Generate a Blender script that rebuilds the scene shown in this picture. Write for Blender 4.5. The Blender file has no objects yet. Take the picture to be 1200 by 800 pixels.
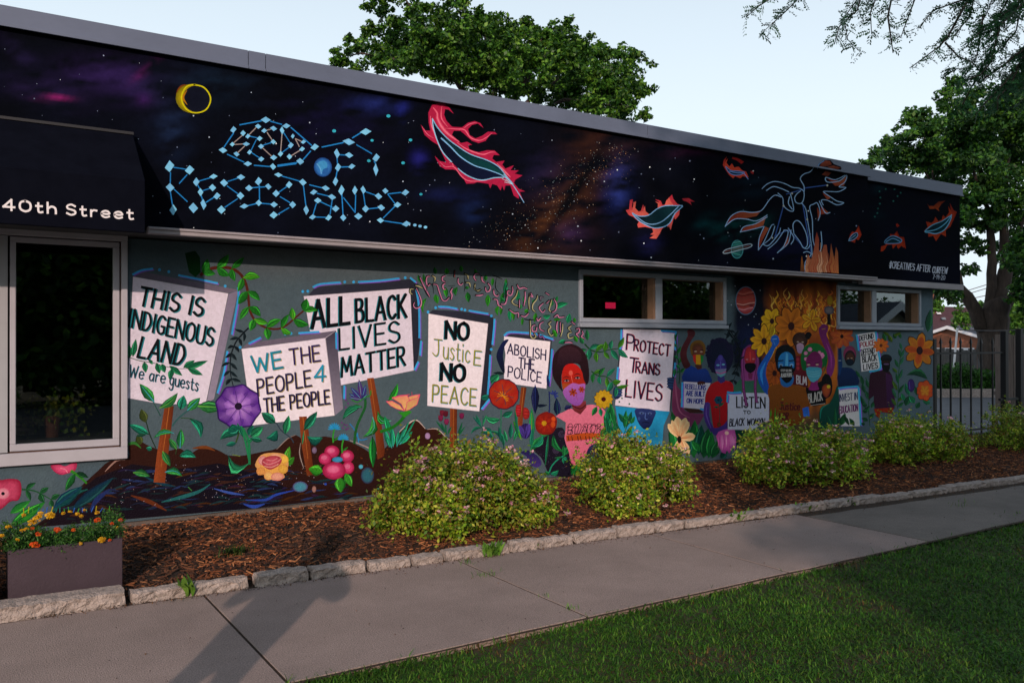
import bpy, bmesh, math, random
import numpy as np
from mathutils import Vector, Matrix
from mathutils.geometry import tessellate_polygon
random.seed(7); RNG = np.random.default_rng(7)
S = bpy.context.scene
C = S.collection

# ------------------------------------------------------------------ camera
# lens measured from the photograph's straight lines (focal length, slight barrel, yaw, pitch, roll)
FOC, BAR, YAW, PIT, ROL = 1.70939087, 0.0366977, 0.57309422, 0.00448922, -0.00156908
EYE = np.array([0, 0, 1.55])
def _axes():
    cy, sy, cp, sp = math.cos(YAW), math.sin(YAW), math.cos(PIT), math.sin(PIT)
    F = np.array([sy*cp, cy*cp, sp]); R = np.array([cy, -sy, 0]); U = np.cross(R, F)
    cr, sr = math.cos(ROL), math.sin(ROL)
    return R*cr+U*sr, -R*sr+U*cr, F
AR, AU, AF = _axes()
cam = bpy.data.cameras.new('camera'); camo = bpy.data.objects.new('camera', cam); C.objects.link(camo)
camo.matrix_world = Matrix(((AR[0], AU[0], -AF[0], EYE[0]), (AR[1], AU[1], -AF[1], EYE[1]), (AR[2], AU[2], -AF[2], EYE[2]), (0, 0, 0, 1)))
cam.sensor_width = 36; cam.lens = FOC*0.968*18; cam.clip_start = .05; cam.clip_end = 3000
S.camera = camo

# ------------------------------------------------------------------ light
SUN_AZ = np.array([.56, .83]) / math.hypot(.56, .83)     # the way the light travels over the ground
SUN_EL = math.radians(18.5)
w = bpy.data.worlds.new('World'); S.world = w; w.use_nodes = True
nt = w.node_tree; bgn = nt.nodes['Background']; bgn.inputs['Strength'].default_value = .13
sky = nt.nodes.new('ShaderNodeTexSky'); sky.sky_type = 'NISHITA'; sky.sun_disc = False
sky.sun_elevation = SUN_EL
sky.sun_rotation = math.atan2(-SUN_AZ[0], -SUN_AZ[1])
sky.air_density = 1.0; sky.dust_density = 4.0; sky.ozone_density = 1.0; sky.altitude = 200
# thin high overcast veil: the sky of the photo is almost white
tcw = nt.nodes.new('ShaderNodeTexCoord'); spw = nt.nodes.new('ShaderNodeSeparateXYZ'); mrw = nt.nodes.new('ShaderNodeMapRange')
nt.links.new(tcw.outputs['Generated'], spw.inputs[0]); nt.links.new(spw.outputs['Z'], mrw.inputs[0])
mrw.inputs[1].default_value = .25; mrw.inputs[2].default_value = .85; mrw.inputs[3].default_value = .88; mrw.inputs[4].default_value = .10   # the veil thins overhead
mixn = nt.nodes.new('ShaderNodeMix'); mixn.data_type = 'RGBA'; mixn.inputs['Factor'].default_value = .8
mixn.inputs['B'].default_value = (7.0, 8.0, 8.7, 1)
nt.links.new(mrw.outputs[0], mixn.inputs['Factor']); nt.links.new(sky.outputs[0], mixn.inputs['A']); nt.links.new(mixn.outputs['Result'], bgn.inputs['Color'])
sl = bpy.data.lights.new('sun', 'SUN'); sl.energy = 3.0; sl.angle = math.radians(.6); sl.color = (1, .74, .60)
so = bpy.data.objects.new('sun', sl); C.objects.link(so)
d = Vector((SUN_AZ[0]*math.cos(SUN_EL), SUN_AZ[1]*math.cos(SUN_EL), -math.sin(SUN_EL)))
so.rotation_euler = d.to_track_quat('-Z', 'Y').to_euler()
S.view_settings.view_transform = 'Standard'; S.view_settings.look = 'None'; S.view_settings.exposure = 0
S.view_settings.gamma = 1
S.render.engine = 'CYCLES'; S.cycles.max_bounces = 6; S.cycles.transparent_max_bounces = 8

# ------------------------------------------------------------------ geometry helpers
def ray(px, py):
    x, y = (px-600)/600, (py-400)/600; k = 1+BAR*(x*x+y*y)
    return AR*(x*k/FOC) - AU*(y*k/FOC) + AF
def onz(px, py, z=0.):
    r = ray(px, py); return EYE + r*((z-EYE[2])/r[2])
def ony(px, py, Y):
    r = ray(px, py); return EYE + r*(Y/r[1])
def at(px, py, depth):
    return EYE + ray(px, py)*depth
def w2p(P):                                   # world -> photo coordinates (arrays)
    D = np.asarray(P, float)-EYE; z = D@AF
    ux, uy = FOC*(D@AR)/z, -FOC*(D@AU)/z
    x, y = ux.copy(), uy.copy()
    for _ in range(8):
        k = 1+BAR*(x*x+y*y); x, y = ux/k, uy/k
    return 600+600*x, 400+600*y
def lin(h):
    if isinstance(h, tuple): return h
    v = [int(h[i:i+2], 16)/255 for i in (0, 2, 4)]
    return tuple(c/12.92 if c <= .04045 else ((c+.055)/1.055)**2.4 for c in v)

def link(name, me, mat=None, parent=None, label=None, kind=None, cat=None, group=None):
    o = bpy.data.objects.new(name, me); C.objects.link(o)
    if mat is not None:
        me.materials.clear(); me.materials.append(mat)
    if parent: o.parent = parent
    if label: o['label'] = label
    if kind: o['kind'] = kind
    if cat: o['category'] = cat
    if group: o['group'] = group
    return o
def empty(name, loc, label, cat, group=None, rz=0):
    o = bpy.data.objects.new(name, None); C.objects.link(o); o.location = loc; o.rotation_euler.z = rz
    o.empty_display_size = .2
    o['label'] = label; o['category'] = cat
    if group: o['group'] = group
    return o
def mesh(v, f, cols=None, name='m', smooth=False):
    me = bpy.data.meshes.new(name); me.from_pydata([tuple(p) for p in v], [], f)
    if cols is not None:
        a = me.color_attributes.new('Col', 'FLOAT_COLOR', 'POINT')
        a.data.foreach_set('color', np.c_[np.asarray(cols, 'f'), np.ones(len(cols), 'f')].ravel())
    if smooth: me.polygons.foreach_set('use_smooth', [True]*len(me.polygons))
    me.update(); return me
def fastmesh(V, n, cols=None, name='m', smooth=False):
    """V: (faces*n, 3) vertices, one separate n-gon per face"""
    V = np.asarray(V, 'f').reshape(-1, 3); nf = len(V)//n
    me = bpy.data.meshes.new(name); me.vertices.add(len(V)); me.vertices.foreach_set('co', V.ravel())
    me.loops.add(len(V)); me.loops.foreach_set('vertex_index', np.arange(len(V), dtype='i'))
    me.polygons.add(nf); me.polygons.foreach_set('loop_start', np.arange(0, len(V), n, dtype='i'))
    me.polygons.foreach_set('loop_total', np.full(nf, n, 'i'))
    if cols is not None:
        a = me.color_attributes.new('Col', 'FLOAT_COLOR', 'POINT')
        c = np.repeat(np.asarray(cols, 'f'), n, 0) if len(cols) == nf else np.asarray(cols, 'f')
        a.data.foreach_set('color', np.c_[c, np.ones(len(V), 'f')].ravel())
    me.update(calc_edges=True); return me
class MB:
    """collects boxes, prisms and tubes for one mesh"""
    def __init__(s): s.v = []; s.f = []
    def add(s, v, f):
        b = len(s.v); s.v += [tuple(p) for p in v]; s.f += [tuple(i+b for i in q) for q in f]; return s
    def box(s, x0, x1, y0, y1, z0, z1):
        return s.add([(x0,y0,z0),(x1,y0,z0),(x1,y1,z0),(x0,y1,z0),(x0,y0,z1),(x1,y0,z1),(x1,y1,z1),(x0,y1,z1)],
            [(0,3,2,1),(4,5,6,7),(0,1,5,4),(1,2,6,5),(2,3,7,6),(3,0,4,7)])
    def prism(s, pts, vec):
        n = len(pts); p = [Vector(q) for q in pts]; v = Vector(vec)
        return s.add(p+[q+v for q in p], [tuple(range(n))[::-1], tuple(range(n, 2*n))]+[(i, (i+1) % n, n+(i+1) % n, n+i) for i in range(n)])
    def tube(s, path, rad, n=8, cap=True):
        P = [Vector(p) for p in path]; R = rad if hasattr(rad, '__len__') else [rad]*len(P)
        V = []; up = None
        for i, p in enumerate(P):
            t = (P[min(i+1, len(P)-1)]-P[max(i-1, 0)]).normalized()
            a = t.orthogonal().normalized() if up is None else (up-t*up.dot(t)).normalized()
            up = a; b = t.cross(a)
            V += [p+(a*math.cos(2*math.pi*k/n)+b*math.sin(2*math.pi*k/n))*R[i] for k in range(n)]
        F = [(i*n+k, i*n+(k+1) % n, (i+1)*n+(k+1) % n, (i+1)*n+k) for i in range(len(P)-1) for k in range(n)]
        if cap: F += [tuple(range(n))[::-1], tuple(range((len(P)-1)*n, len(P)*n))]
        return s.add(V, F)
    def build(s, name, mat, parent=None, bevel=0, smooth=False, **k):
        me = bpy.data.meshes.new(name); me.from_pydata(s.v, [], s.f)
        bm = bmesh.new(); bm.from_mesh(me)
        bmesh.ops.recalc_face_normals(bm, faces=bm.faces)
        if bevel: bmesh.ops.bevel(bm, geom=bm.edges[:], offset=bevel, segments=1, affect='EDGES')
        bm.to_mesh(me); bm.free()
        if smooth: me.polygons.foreach_set('use_smooth', [True]*len(me.polygons))
        return link(name, me, mat, parent, **k)

def vnoise(x, y, seed=0, oct=4):
    """smooth value noise 0..1 on arrays"""
    x = np.asarray(x, float); y = np.asarray(y, float); out = np.zeros_like(x); amp = 1; tot = 0
    for o in range(oct):
        r = np.random.default_rng(seed*31+o).random((64, 64))
        xi = np.floor(x).astype(int); yi = np.floor(y).astype(int); fx = x-xi; fy = y-yi
        fx = fx*fx*(3-2*fx); fy = fy*fy*(3-2*fy)
        g = lambda a, b: r[(yi+b) % 64, (xi+a) % 64]
        out += amp*((g(0,0)*(1-fx)+g(1,0)*fx)*(1-fy)+(g(0,1)*(1-fx)+g(1,1)*fx)*fy)
        tot += amp; amp *= .5; x = x*2+5.3; y = y*2+1.7
    return out/tot

# ------------------------------------------------------------------ materials
def mat(name, col, rough=.7, metal=0, noise=0, nscale=8, col2=None, bump=0, bscale=60, spec=.5, attr=False, stretch=None, detail=5, trans=0, stain=0):
    m = bpy.data.materials.new(name); m.use_nodes = True; t = m.node_tree; b = t.nodes['Principled BSDF']
    b.inputs['Roughness'].default_value = rough; b.inputs['Metallic'].default_value = metal
    b.inputs['Specular IOR Level'].default_value = spec
    tc = t.nodes.new('ShaderNodeTexCoord'); mp = t.nodes.new('ShaderNodeMapping'); t.links.new(tc.outputs['Object'], mp.inputs[0])
    if stretch: mp.inputs['Scale'].default_value = stretch
    base = None
    if attr:
        a = t.nodes.new('ShaderNodeAttribute'); a.attribute_name = 'Col'; base = a.outputs['Color']
    if noise or col2:
        n = t.nodes.new('ShaderNodeTexNoise'); n.inputs['Scale'].default_value = nscale; n.inputs['Detail'].default_value = detail
        n.inputs['Roughness'].default_value = .65
        t.links.new(mp.outputs[0], n.inputs[0])
        r = t.nodes.new('ShaderNodeMapRange'); r.inputs[1].default_value = .3; r.inputs[2].default_value = .7
        t.links.new(n.outputs[0], r.inputs[0])
    if col2:
        x = t.nodes.new('ShaderNodeMix'); x.data_type = 'RGBA'; x.inputs['A'].default_value = (*lin(col), 1); x.inputs['B'].default_value = (*lin(col2), 1)
        r.inputs[3].default_value = 0; r.inputs[4].default_value = 1
        t.links.new(r.outputs[0], x.inputs['Factor']); base = x.outputs['Result']
    elif noise:
        r.inputs[3].default_value = 1-noise; r.inputs[4].default_value = 1+noise
        x = t.nodes.new('ShaderNodeVectorMath'); x.operation = 'SCALE'
        if base: t.links.new(base, x.inputs[0])
        else: x.inputs[0].default_value = lin(col)
        t.links.new(r.outputs[0], x.inputs['Scale']); base = x.outputs[0]
    if stain:
        n3 = t.nodes.new('ShaderNodeTexNoise'); n3.inputs['Scale'].default_value = 1.3; n3.inputs['Detail'].default_value = 7; n3.inputs['Roughness'].default_value = .7
        t.links.new(mp.outputs[0], n3.inputs[0]); r3 = t.nodes.new('ShaderNodeMapRange'); r3.inputs[1].default_value = .35; r3.inputs[2].default_value = .65; r3.inputs[3].default_value = 1-stain; r3.inputs[4].default_value = 1+stain
        t.links.new(n3.outputs[0], r3.inputs[0]); x3 = t.nodes.new('ShaderNodeVectorMath'); x3.operation = 'SCALE'
        t.links.new(base, x3.inputs[0]); t.links.new(r3.outputs[0], x3.inputs['Scale']); base = x3.outputs[0]
    if base: t.links.new(base, b.inputs['Base Color'])
    else: b.inputs['Base Color'].default_value = (*lin(col), 1)
    if bump:
        n2 = t.nodes.new('ShaderNodeTexNoise'); n2.inputs['Scale'].default_value = bscale; n2.inputs['Detail'].default_value = 4
        t.links.new(mp.outputs[0], n2.inputs[0]); bp = t.nodes.new('ShaderNodeBump'); bp.inputs['Strength'].default_value = bump
        bp.inputs['Distance'].default_value = .02; t.links.new(n2.outputs[0], bp.inputs['Height']); t.links.new(bp.outputs[0], b.inputs['Normal'])
    if trans:
        tr = t.nodes.new('ShaderNodeBsdfTranslucent'); ms = t.nodes.new('ShaderNodeMixShader'); ms.inputs[0].default_value = trans
        if base: t.links.new(base, tr.inputs[0])
        else: tr.inputs[0].default_value = (*lin(col), 1)
        o = t.nodes['Material Output']; t.links.new(b.outputs[0], ms.inputs[1]); t.links.new(tr.outputs[0], ms.inputs[2]); t.links.new(ms.outputs[0], o.inputs[0])
    return m
M = {}
M['paint'] = mat('mural_paint', 'ffffff', .62, attr=True, noise=.10, nscale=32, bump=.3, bscale=70, spec=.08, detail=8)
M['gloss'] = mat('fascia_paint', 'ffffff', .85, attr=True, noise=.14, nscale=24, bump=.1, bscale=30, spec=.02, detail=8)
M['cap'] = mat('roof_edge_metal', (.115,.145,.22), .5, .0, noise=.1, nscale=3, stretch=(.5,1,1), spec=.4)
M['rail'] = mat('painted_rail', (.30,.28,.31), .55, noise=.12, nscale=5)
M['frame'] = mat('window_frame_paint', (.42,.42,.48), .45, noise=.06, nscale=6)
M['frame2'] = mat('window_sash_paint', (.40,.40,.46), .45, noise=.06, nscale=6)
M['frame3'] = mat('grey_blue_window_paint', (.27,.31,.38), .5, noise=.08, nscale=6)
M['wood'] = mat('tan_window_reveal', (.24,.14,.085), .6, noise=.15, nscale=8)
M['seal'] = mat('rusty_sealant', (.10,.045,.025), .8)
M['black'] = mat('black_iron', (.012,.012,.014), .5)
M['awning'] = mat('awning_fabric', (.004,.005,.010), .95, noise=.2, nscale=6, bump=.2, bscale=300, spec=.02)
M['white'] = mat('white_print', (.78,.76,.8), .7)
M['soffit'] = mat('soffit_board', (.05,.055,.06), .8, noise=.1)
M['inside'] = mat('interior_wall', (.05,.048,.045), .9, noise=.3, nscale=2)
M['concrete'] = mat('sidewalk_concrete', (.285,.225,.205), .9, noise=.42, nscale=120, bump=.5, bscale=130, detail=9, stain=.13)
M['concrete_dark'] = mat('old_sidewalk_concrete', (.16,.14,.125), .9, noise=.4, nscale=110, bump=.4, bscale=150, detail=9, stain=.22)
M['found'] = mat('foundation_concrete', (.12,.10,.09), .9, noise=.2, nscale=14, bump=.4, bscale=50)
M['soil'] = mat('dark_soil', (.030,.017,.010), .95, col2=(.012,.008,.006), nscale=9, bump=.8, bscale=40)
M['dirt'] = mat('joint_dirt', (.030,.017,.009), .95, noise=.4, nscale=30, bump=.5, bscale=60)
M['stone'] = mat('rough_limestone', (.35,.30,.275), .9, noise=.38, nscale=22, bump=1, bscale=70, detail=8)
M['chip'] = mat('bark_chip', 'ffffff', .85, attr=True, noise=.25, nscale=40)
M['leaf'] = mat('leaf', 'ffffff', .5, attr=True, trans=.25, spec=.35)
M['grass'] = mat('grass_blade', 'ffffff', .6, attr=True, trans=.2, spec=.25)
M['bark'] = mat('tree_bark', (.050,.036,.030), .95, noise=.5, nscale=9, stretch=(1,1,.25), bump=1, bscale=14)
M['twig'] = mat('shrub_stem', (.09,.06,.035), .9, noise=.3, nscale=30)
M['planter'] = mat('plum_planter', (.045,.030,.044), .55, noise=.12, nscale=5, bump=.1, bscale=80)
M['asphalt'] = mat('parking_asphalt', (.095,.10,.115), .85, noise=.18, nscale=3, bump=.3, bscale=90)
M['turf'] = mat('lawn_soil', (.028,.045,.012), .95, col2=(.06,.04,.02), nscale=5, bump=.6, bscale=60)
M['ground'] = mat('far_ground', (.045,.06,.025), .95, noise=.4, nscale=1.2)
M['fence'] = mat('weathered_board', (.14,.14,.145), .9, noise=.3, nscale=5, stretch=(4,4,.4), bump=.4, bscale=12)
M['trim'] = mat('white_trim', (.75,.76,.8), .6)
M['shingle'] = mat('maroon_shingles', (.060,.022,.030), .9, noise=.35, nscale=9, bump=.5, bscale=25)
M['shingle2'] = mat('slate_shingles', (.07,.08,.11), .9, noise=.3, nscale=9)
M['siding'] = mat('tan_siding', (.50,.46,.34), .8, noise=.05)
M['siding2'] = mat('pale_blue_siding', (.34,.42,.50), .8, noise=.05)
M['bluestone'] = mat('blue_grey_stone', (.18,.21,.24), .9, noise=.3, nscale=8, bump=.8, bscale=20)
M['terra'] = mat('terracotta', (.22,.06,.03), .7, noise=.1)
M['wire'] = mat('cable', (.10,.10,.11), .6)
def brickmat():
    m = bpy.data.materials.new('orange_brick'); m.use_nodes = True; t = m.node_tree; b = t.nodes['Principled BSDF']
    tc = t.nodes.new('ShaderNodeTexCoord'); sp = t.nodes.new('ShaderNodeSeparateXYZ'); cb = t.nodes.new('ShaderNodeCombineXYZ')
    ad = t.nodes.new('ShaderNodeMath'); t.links.new(tc.outputs['Object'], sp.inputs[0]); t.links.new(sp.outputs[0], ad.inputs[0]); t.links.new(sp.outputs[1], ad.inputs[1])
    t.links.new(ad.outputs[0], cb.inputs[0]); t.links.new(sp.outputs[2], cb.inputs[1])
    k = t.nodes.new('ShaderNodeTexBrick'); k.inputs['Scale'].default_value = 5; k.inputs['Color1'].default_value = (.33,.10,.045,1); k.inputs['Color2'].default_value = (.22,.07,.035,1)
    k.inputs['Mortar'].default_value = (.2,.15,.12,1); t.links.new(cb.outputs[0], k.inputs[0]); t.links.new(k.outputs[0], b.inputs['Base Color']); b.inputs['Roughness'].default_value = .9
    return m
M['brick'] = brickmat()
def glassmat(name='window_glass', tint=(.55,.6,.6)):
    m = bpy.data.materials.new(name); m.use_nodes = True; t = m.node_tree; t.nodes.remove(t.nodes['Principled BSDF'])
    lw = t.nodes.new('ShaderNodeLayerWeight'); pw = t.nodes.new('ShaderNodeMath'); pw.operation = 'POWER'; pw.inputs[1].default_value = 3.2; t.links.new(lw.outputs['Facing'], pw.inputs[0])
    fr = t.nodes.new('ShaderNodeMapRange'); fr.inputs[3].default_value = .07; fr.inputs[4].default_value = 1.0; t.links.new(pw.outputs[0], fr.inputs[0])
    g = t.nodes.new('ShaderNodeBsdfGlossy'); g.inputs['Roughness'].default_value = .0; g.inputs[0].default_value = (.9,.95,.95,1)
    tr = t.nodes.new('ShaderNodeBsdfTransparent'); tr.inputs[0].default_value = (*tint, 1)
    x = t.nodes.new('ShaderNodeMixShader'); t.links.new(fr.outputs[0], x.inputs[0]); t.links.new(tr.outputs[0], x.inputs[1]); t.links.new(g.outputs[0], x.inputs[2])
    t.links.new(x.outputs[0], t.nodes['Material Output'].inputs[0]); return m
M['glass'] = glassmat()
def emis(name, col, s):
    m = bpy.data.materials.new(name); m.use_nodes = True; b = m.node_tree.nodes['Principled BSDF']
    b.inputs['Emission Color'].default_value = (*col, 1); b.inputs['Emission Strength'].default_value = s; b.inputs['Base Color'].default_value = (*col, 1); return m
M['redlamp'] = emis('lit_red_sign', (1, .02, .09), 1.4)

# ------------------------------------------------------------------ planes of the building
YW, YF, YF2 = 7.23, 6.88, 7.10            # wall face, fascia face, recessed fascia face
ZM, ZG = .17, .09                          # bottom of the painted wall, mulch level at the wall
XR, XL = ony(1096.5, 400, 7.23)[0], -3.2
def WX(px, py, Y=YW): p = ony(px, py, Y); return p[0], p[2]

bld = empty('commercial_building', (0, YW, 0), 'one-storey commercial building covered in a painted protest mural with black awning', 'building')
BP = dict(parent=bld)
def bl(o):                                 # keep world coordinates under the building's empty
    o.matrix_parent_inverse = Matrix.Translation((0, -YW, 0)); return o
def bb(mb, name, m, **k): return bl(mb.build(name, m, bld, **k))

# window openings (X0, X1, Z0, Z1) on the wall
def opening(l, t, r, b): return (WX(l, t)[0], WX(r, t)[0], WX(l, b)[1], WX(l, t)[1])
w1r = WX(143.4, 400)[0]
_, z1t = WX(143, 275.6); _, z1b = WX(143, 537.6)
W1 = (-1.6, w1r, z1b, z1t)
W2 = (WX(680.3, 350)[0], WX(856, 350)[0], (WX(681, 382.8)[1]+WX(856, 385)[1])/2, (WX(680, 313.5)[1]+WX(855, 323.3)[1])/2)
W3 = (WX(986.7, 360)[0], WX(1082, 360)[0], WX(1030, 386.2)[1], (WX(987, 333.6)[1]+WX(1082, 339)[1])/2)
WINS = [W1, W2, W3]
ZS = ony(480, 292+2, YF)[2]                # underside of the fascia rail
ZCT, ZCB = ony(330, 64.3, YF)[2], ony(330, 83.4, YF)[2]
ZRT = ony(530, 287.5, YF)[2]

# ------------------------------------------------------------------ paint layers of the mural
LAY = {}
BR = random.Random(99)
class _L(dict):
    def __missing__(s, k): s[k] = np.zeros((480, 680), int); return s[k]
LAY = _L()
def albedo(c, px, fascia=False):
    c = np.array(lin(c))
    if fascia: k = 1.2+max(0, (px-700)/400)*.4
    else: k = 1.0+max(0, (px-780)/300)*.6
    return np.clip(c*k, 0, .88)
class Paint:
    def __init__(s, Y, fascia=False, crop=None):
        s.Y = Y; s.fa = fascia; s.v = []; s.f = []; s.c = []; s.T(0, 0, 1)
    def T(s, x0, y0, k): s.t = (x0, y0, k); return s
    def px(s, p): return (s.t[0]+p[0]/s.t[2], s.t[1]+p[1]/s.t[2])
    def _add(s, P, F, cols):               # P in crop coordinates
        b = len(s.v)
        Q = [s.px(p) for p in P]
        # paint coats: each stroke lies a hair above whatever it crosses
        qa = np.array(Q); lo = np.floor(qa.min(0)/2).astype(int)+20; hi = np.floor(qa.max(0)/2).astype(int)+21
        g = LAY[s.Y][lo[1]:hi[1], lo[0]:hi[0]]; n = int(g.max())+1 if g.size else 1; g[...] = n
        y = s.Y-.0006-n*.00003
        for q in Q:
            w_ = ony(q[0], q[1], s.Y); s.v.append((w_[0], y, w_[2]))
        if isinstance(cols, (str, tuple)): cols = [cols]*len(P)
        jt = BR.uniform(.88, 1.1); s.c += [np.clip(albedo(c, q[0], s.fa)*jt*BR.uniform(.95, 1.05), 0, .88) for c, q in zip(cols, Q)]
        for f in F:
            a, b_, c_ = [np.array(Q[i]) for i in f[:3]]
            cr = (b_-a)[0]*(c_-a)[1]-(b_-a)[1]*(c_-a)[0]
            s.f.append(tuple(i+b for i in (f if cr < 0 else f[::-1])))
    def poly(s, P, col, col2=None, d=(0, 1)):
        """filled outline; col2 = second paint colour blended along direction d"""
        tri = tessellate_polygon([[Vector((p[0], p[1], 0)) for p in P]])
        if col2:
            t = np.array([p[0]*d[0]+p[1]*d[1] for p in P], float); t = (t-t.min())/max(1e-6, np.ptp(t))
            a, b = np.array(lin(col)), np.array(lin(col2)); cols = [tuple(a*(1-u)+b*u) for u in t]
        else: cols = col
        s._add(P, [tuple(x) for x in tri], cols); return s
    def fan(s, P, cin, cout, c=None, mid=.6):
        """outline with a centre of another colour (brushed gradient)"""
        c = c or (sum(p[0] for p in P)/len(P), sum(p[1] for p in P)/len(P)); n = len(P)
        M_ = [(c[0]+(p[0]-c[0])*mid, c[1]+(p[1]-c[1])*mid) for p in P]
        a, b = np.array(lin(cin)), np.array(lin(cout)); mc = tuple(a*.75+b*.25)
        F = [(0, 1+i, 1+(i+1) % n) for i in range(n)]+[(1+i, n+1+i, n+1+(i+1) % n, 1+(i+1) % n) for i in range(n)]
        s._add([c]+M_+list(P), F, [tuple(a)]+[mc]*n+[tuple(b)]*n); return s
    def ell(s, cx, cy, rx, ry, cin, cout=None, n=20, rot=0, mid=.7):
        cr, sr = math.cos(rot), math.sin(rot)
        P = [(cx+rx*math.cos(a)*cr-ry*math.sin(a)*sr, cy+rx*math.cos(a)*sr+ry*math.sin(a)*cr) for a in [2*math.pi*i/n for i in range(n)]]
        return s.fan(P, cin, cout or cin, (cx, cy), mid)
    def smooth(s, P, k=4, closed=False):
        n = len(P); out = []
        rng = range(n if closed else n-1)
        for i in rng:
            p0, p1, p2, p3 = (P[(i-1) % n] if closed or i > 0 else P[0]), P[i], P[(i+1) % n], (P[(i+2) % n] if closed or i+2 < n else P[-1])
            for j in range(k):
                t = j/k
                out.append(tuple(.5*(2*p1[m]+(p2[m]-p0[m])*t+(2*p0[m]-5*p1[m]+4*p2[m]-p3[m])*t*t+(3*p1[m]-p0[m]-3*p2[m]+p3[m])*t**3) for m in (0, 1)))
        if not closed: out.append(P[-1])
        return out
    def blob(s, P, cin, cout=None, k=3): 
        Q = s.smooth(P, k, True)
        return s.fan(Q, cin, cout, None) if cout else s.poly(Q, cin)
    def line(s, P, w, col, sm=False, taper=0, cap=True, ends=None):
        """painted stroke; splits at sharp corners. taper: end width factor"""
        if sm and len(P) > 2: P = s.smooth(P, 4)
        P = [np.array(p, float) for p in P]
        P = [p for i, p in enumerate(P) if i == 0 or np.hypot(*(p-P[i-1])) > 1e-6]
        if len(P) < 2: return s
        seg = [[P[0]]]
        for i in range(1, len(P)-1):
            seg[-1].append(P[i]); a, b = P[i]-P[i-1], P[i+1]-P[i]
            if a@b/(np.hypot(*a)*np.hypot(*b)) < .45: seg.append([P[i]])
        seg[-1].append(P[-1])
        L = sum(np.hypot(*(P[i+1]-P[i])) for i in range(len(P)-1)); run = 0
        for g in seg:
            V = []; n = len(g)
            for i, p in enumerate(g):
                a = g[i]-g[i-1] if i else g[1]-g[0]; b = g[i+1]-g[i] if i < n-1 else a
                a = a/np.hypot(*a); b = b/np.hypot(*b); t = a+b; t = t/np.hypot(*t); nrm = np.array([-t[1], t[0]])
                if i: run += np.hypot(*(g[i]-g[i-1]))
                u = run/max(L, 1e-6)
                ww = w*(1-(1-taper)*u) if taper else w
                if ends: ww = w*(ends+(1-ends)*math.sin(math.pi*min(max(u, .02), .98)))
                q = p
                if cap and i == 0: q = p-a*ww*.42
                if cap and i == n-1: q = p+b*ww*.42
                mi = min(1.4, 1/max(.3, abs(nrm@np.array([-a[1], a[0]]))))
                V += [tuple(q+nrm*ww/2*mi), tuple(q-nrm*ww/2*mi)]
            s._add(V, [(2*i, 2*i+1, 2*i+3, 2*i+2) for i in range(n-1)], col)
        return s
    def leaf(s, a, b, w, c1, c2, rib=None, curve=0):
        """two-toned leaf from stem a to tip b"""
        a, b = np.array(a, float), np.array(b, float); t = b-a; L = np.hypot(*t); n = np.array([-t[1], t[0]])/max(L, 1e-6)
        us = [0, .18, .4, .65, .85, 1]; pr = [0, .62, 1, .8, .4, 0]
        mid = [a+t*u+n*curve*L*math.sin(math.pi*u) for u in us]
        V = [tuple(m) for m in mid]+[tuple(mid[i]+n*w/2*pr[i]) for i in range(1, 5)]+[tuple(mid[i]-n*w/2*pr[i]) for i in range(1, 5)]
        F = [(0, 1, 6), (1, 2, 7, 6), (2, 3, 8, 7), (3, 4, 9, 8), (4, 5, 9), (0, 1, 10), (1, 2, 11, 10), (2, 3, 12, 11), (3, 4, 13, 12), (4, 5, 13)]
        A, B = np.array(lin(c1)), np.array(lin(c2)); m = tuple(A*.5+B*.5)
        s._add(V, F, [m]*6+[tuple(A)]*4+[tuple(B)]*4)
        if w/s.t[2] > 4:                       # brushed lights and darks on bigger leaves
            h = tuple(min(.9, x*1.9+.012) for x in lin(c1)); sg = BR.choice((1, -1))
            s.line([tuple(mid[i]+n*sg*w/2*pr[i]*.62) for i in range(1, 5)], w*.13, h, ends=.3, cap=False)
            s.line([tuple(mid[i]-n*sg*w/2*pr[i]*.85) for i in range(1, 5)], w*.08, tuple(x*.5 for x in lin(c2)), ends=.3, cap=False)
            for i in (1, 2, 3): s.line([tuple(mid[i]), tuple(mid[i+1]+n*w/2*pr[i+1]*.7)], w*.05, tuple(x*.6 for x in lin(c2)), taper=.3, cap=False)
        if rib: s.line([tuple(q) for q in mid[:5]], max(.12*w, .3), rib, taper=.3, cap=False)
        return s
    def petal(s, c, ang, L, w, cin, cout, base=.12, tipw=.75):
        a = math.radians(ang); u = np.array([math.cos(a), math.sin(a)]); n = np.array([-u[1], u[0]]); c = np.array(c, float)
        pr = [(0, base), (.3, .75), (.6, 1), (.85, tipw), (1, .15)]
        V = [tuple(c+u*L*t) for t, _ in pr]+[tuple(c+u*L*t+n*w/2*k) for t, k in pr]+[tuple(c+u*L*t-n*w/2*k) for t, k in pr]
        F = []
        for i in range(4): F += [(i, i+1, 6+i, 5+i), (i, i+1, 11+i, 10+i)]
        A, B = np.array(lin(cin)), np.array(lin(cout))
        cols = [tuple(A*(1-t*.7)+B*t*.7) for t, _ in pr]+[tuple(B)]*10
        s._add(V, F, cols); return s
    def flower(s, cx, cy, r, n, cin, cout, core, cr=.2, w=None, ry=1, rot=0, out=None, base=.12, tipw=.75):
        w = w or 2*math.pi*r/n*.95
        for i in range(n):
            a = 360*i/n+rot
            if out: s.petal((cx, cy), a, r*1.06*(1 if ry == 1 else math.hypot(math.cos(math.radians(a)), ry*math.sin(math.radians(a)))), w*1.14, out, out, base, tipw)
        for i in range(n):
            a = 360*i/n+rot; k = 1 if ry == 1 else math.hypot(math.cos(math.radians(a)), ry*math.sin(math.radians(a)))
            s.petal((cx, cy), a, r*k, w, cin, cout, base, tipw)
        if core: s.ell(cx, cy, r*cr, r*cr*ry, core, core, 10)
        return s
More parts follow.
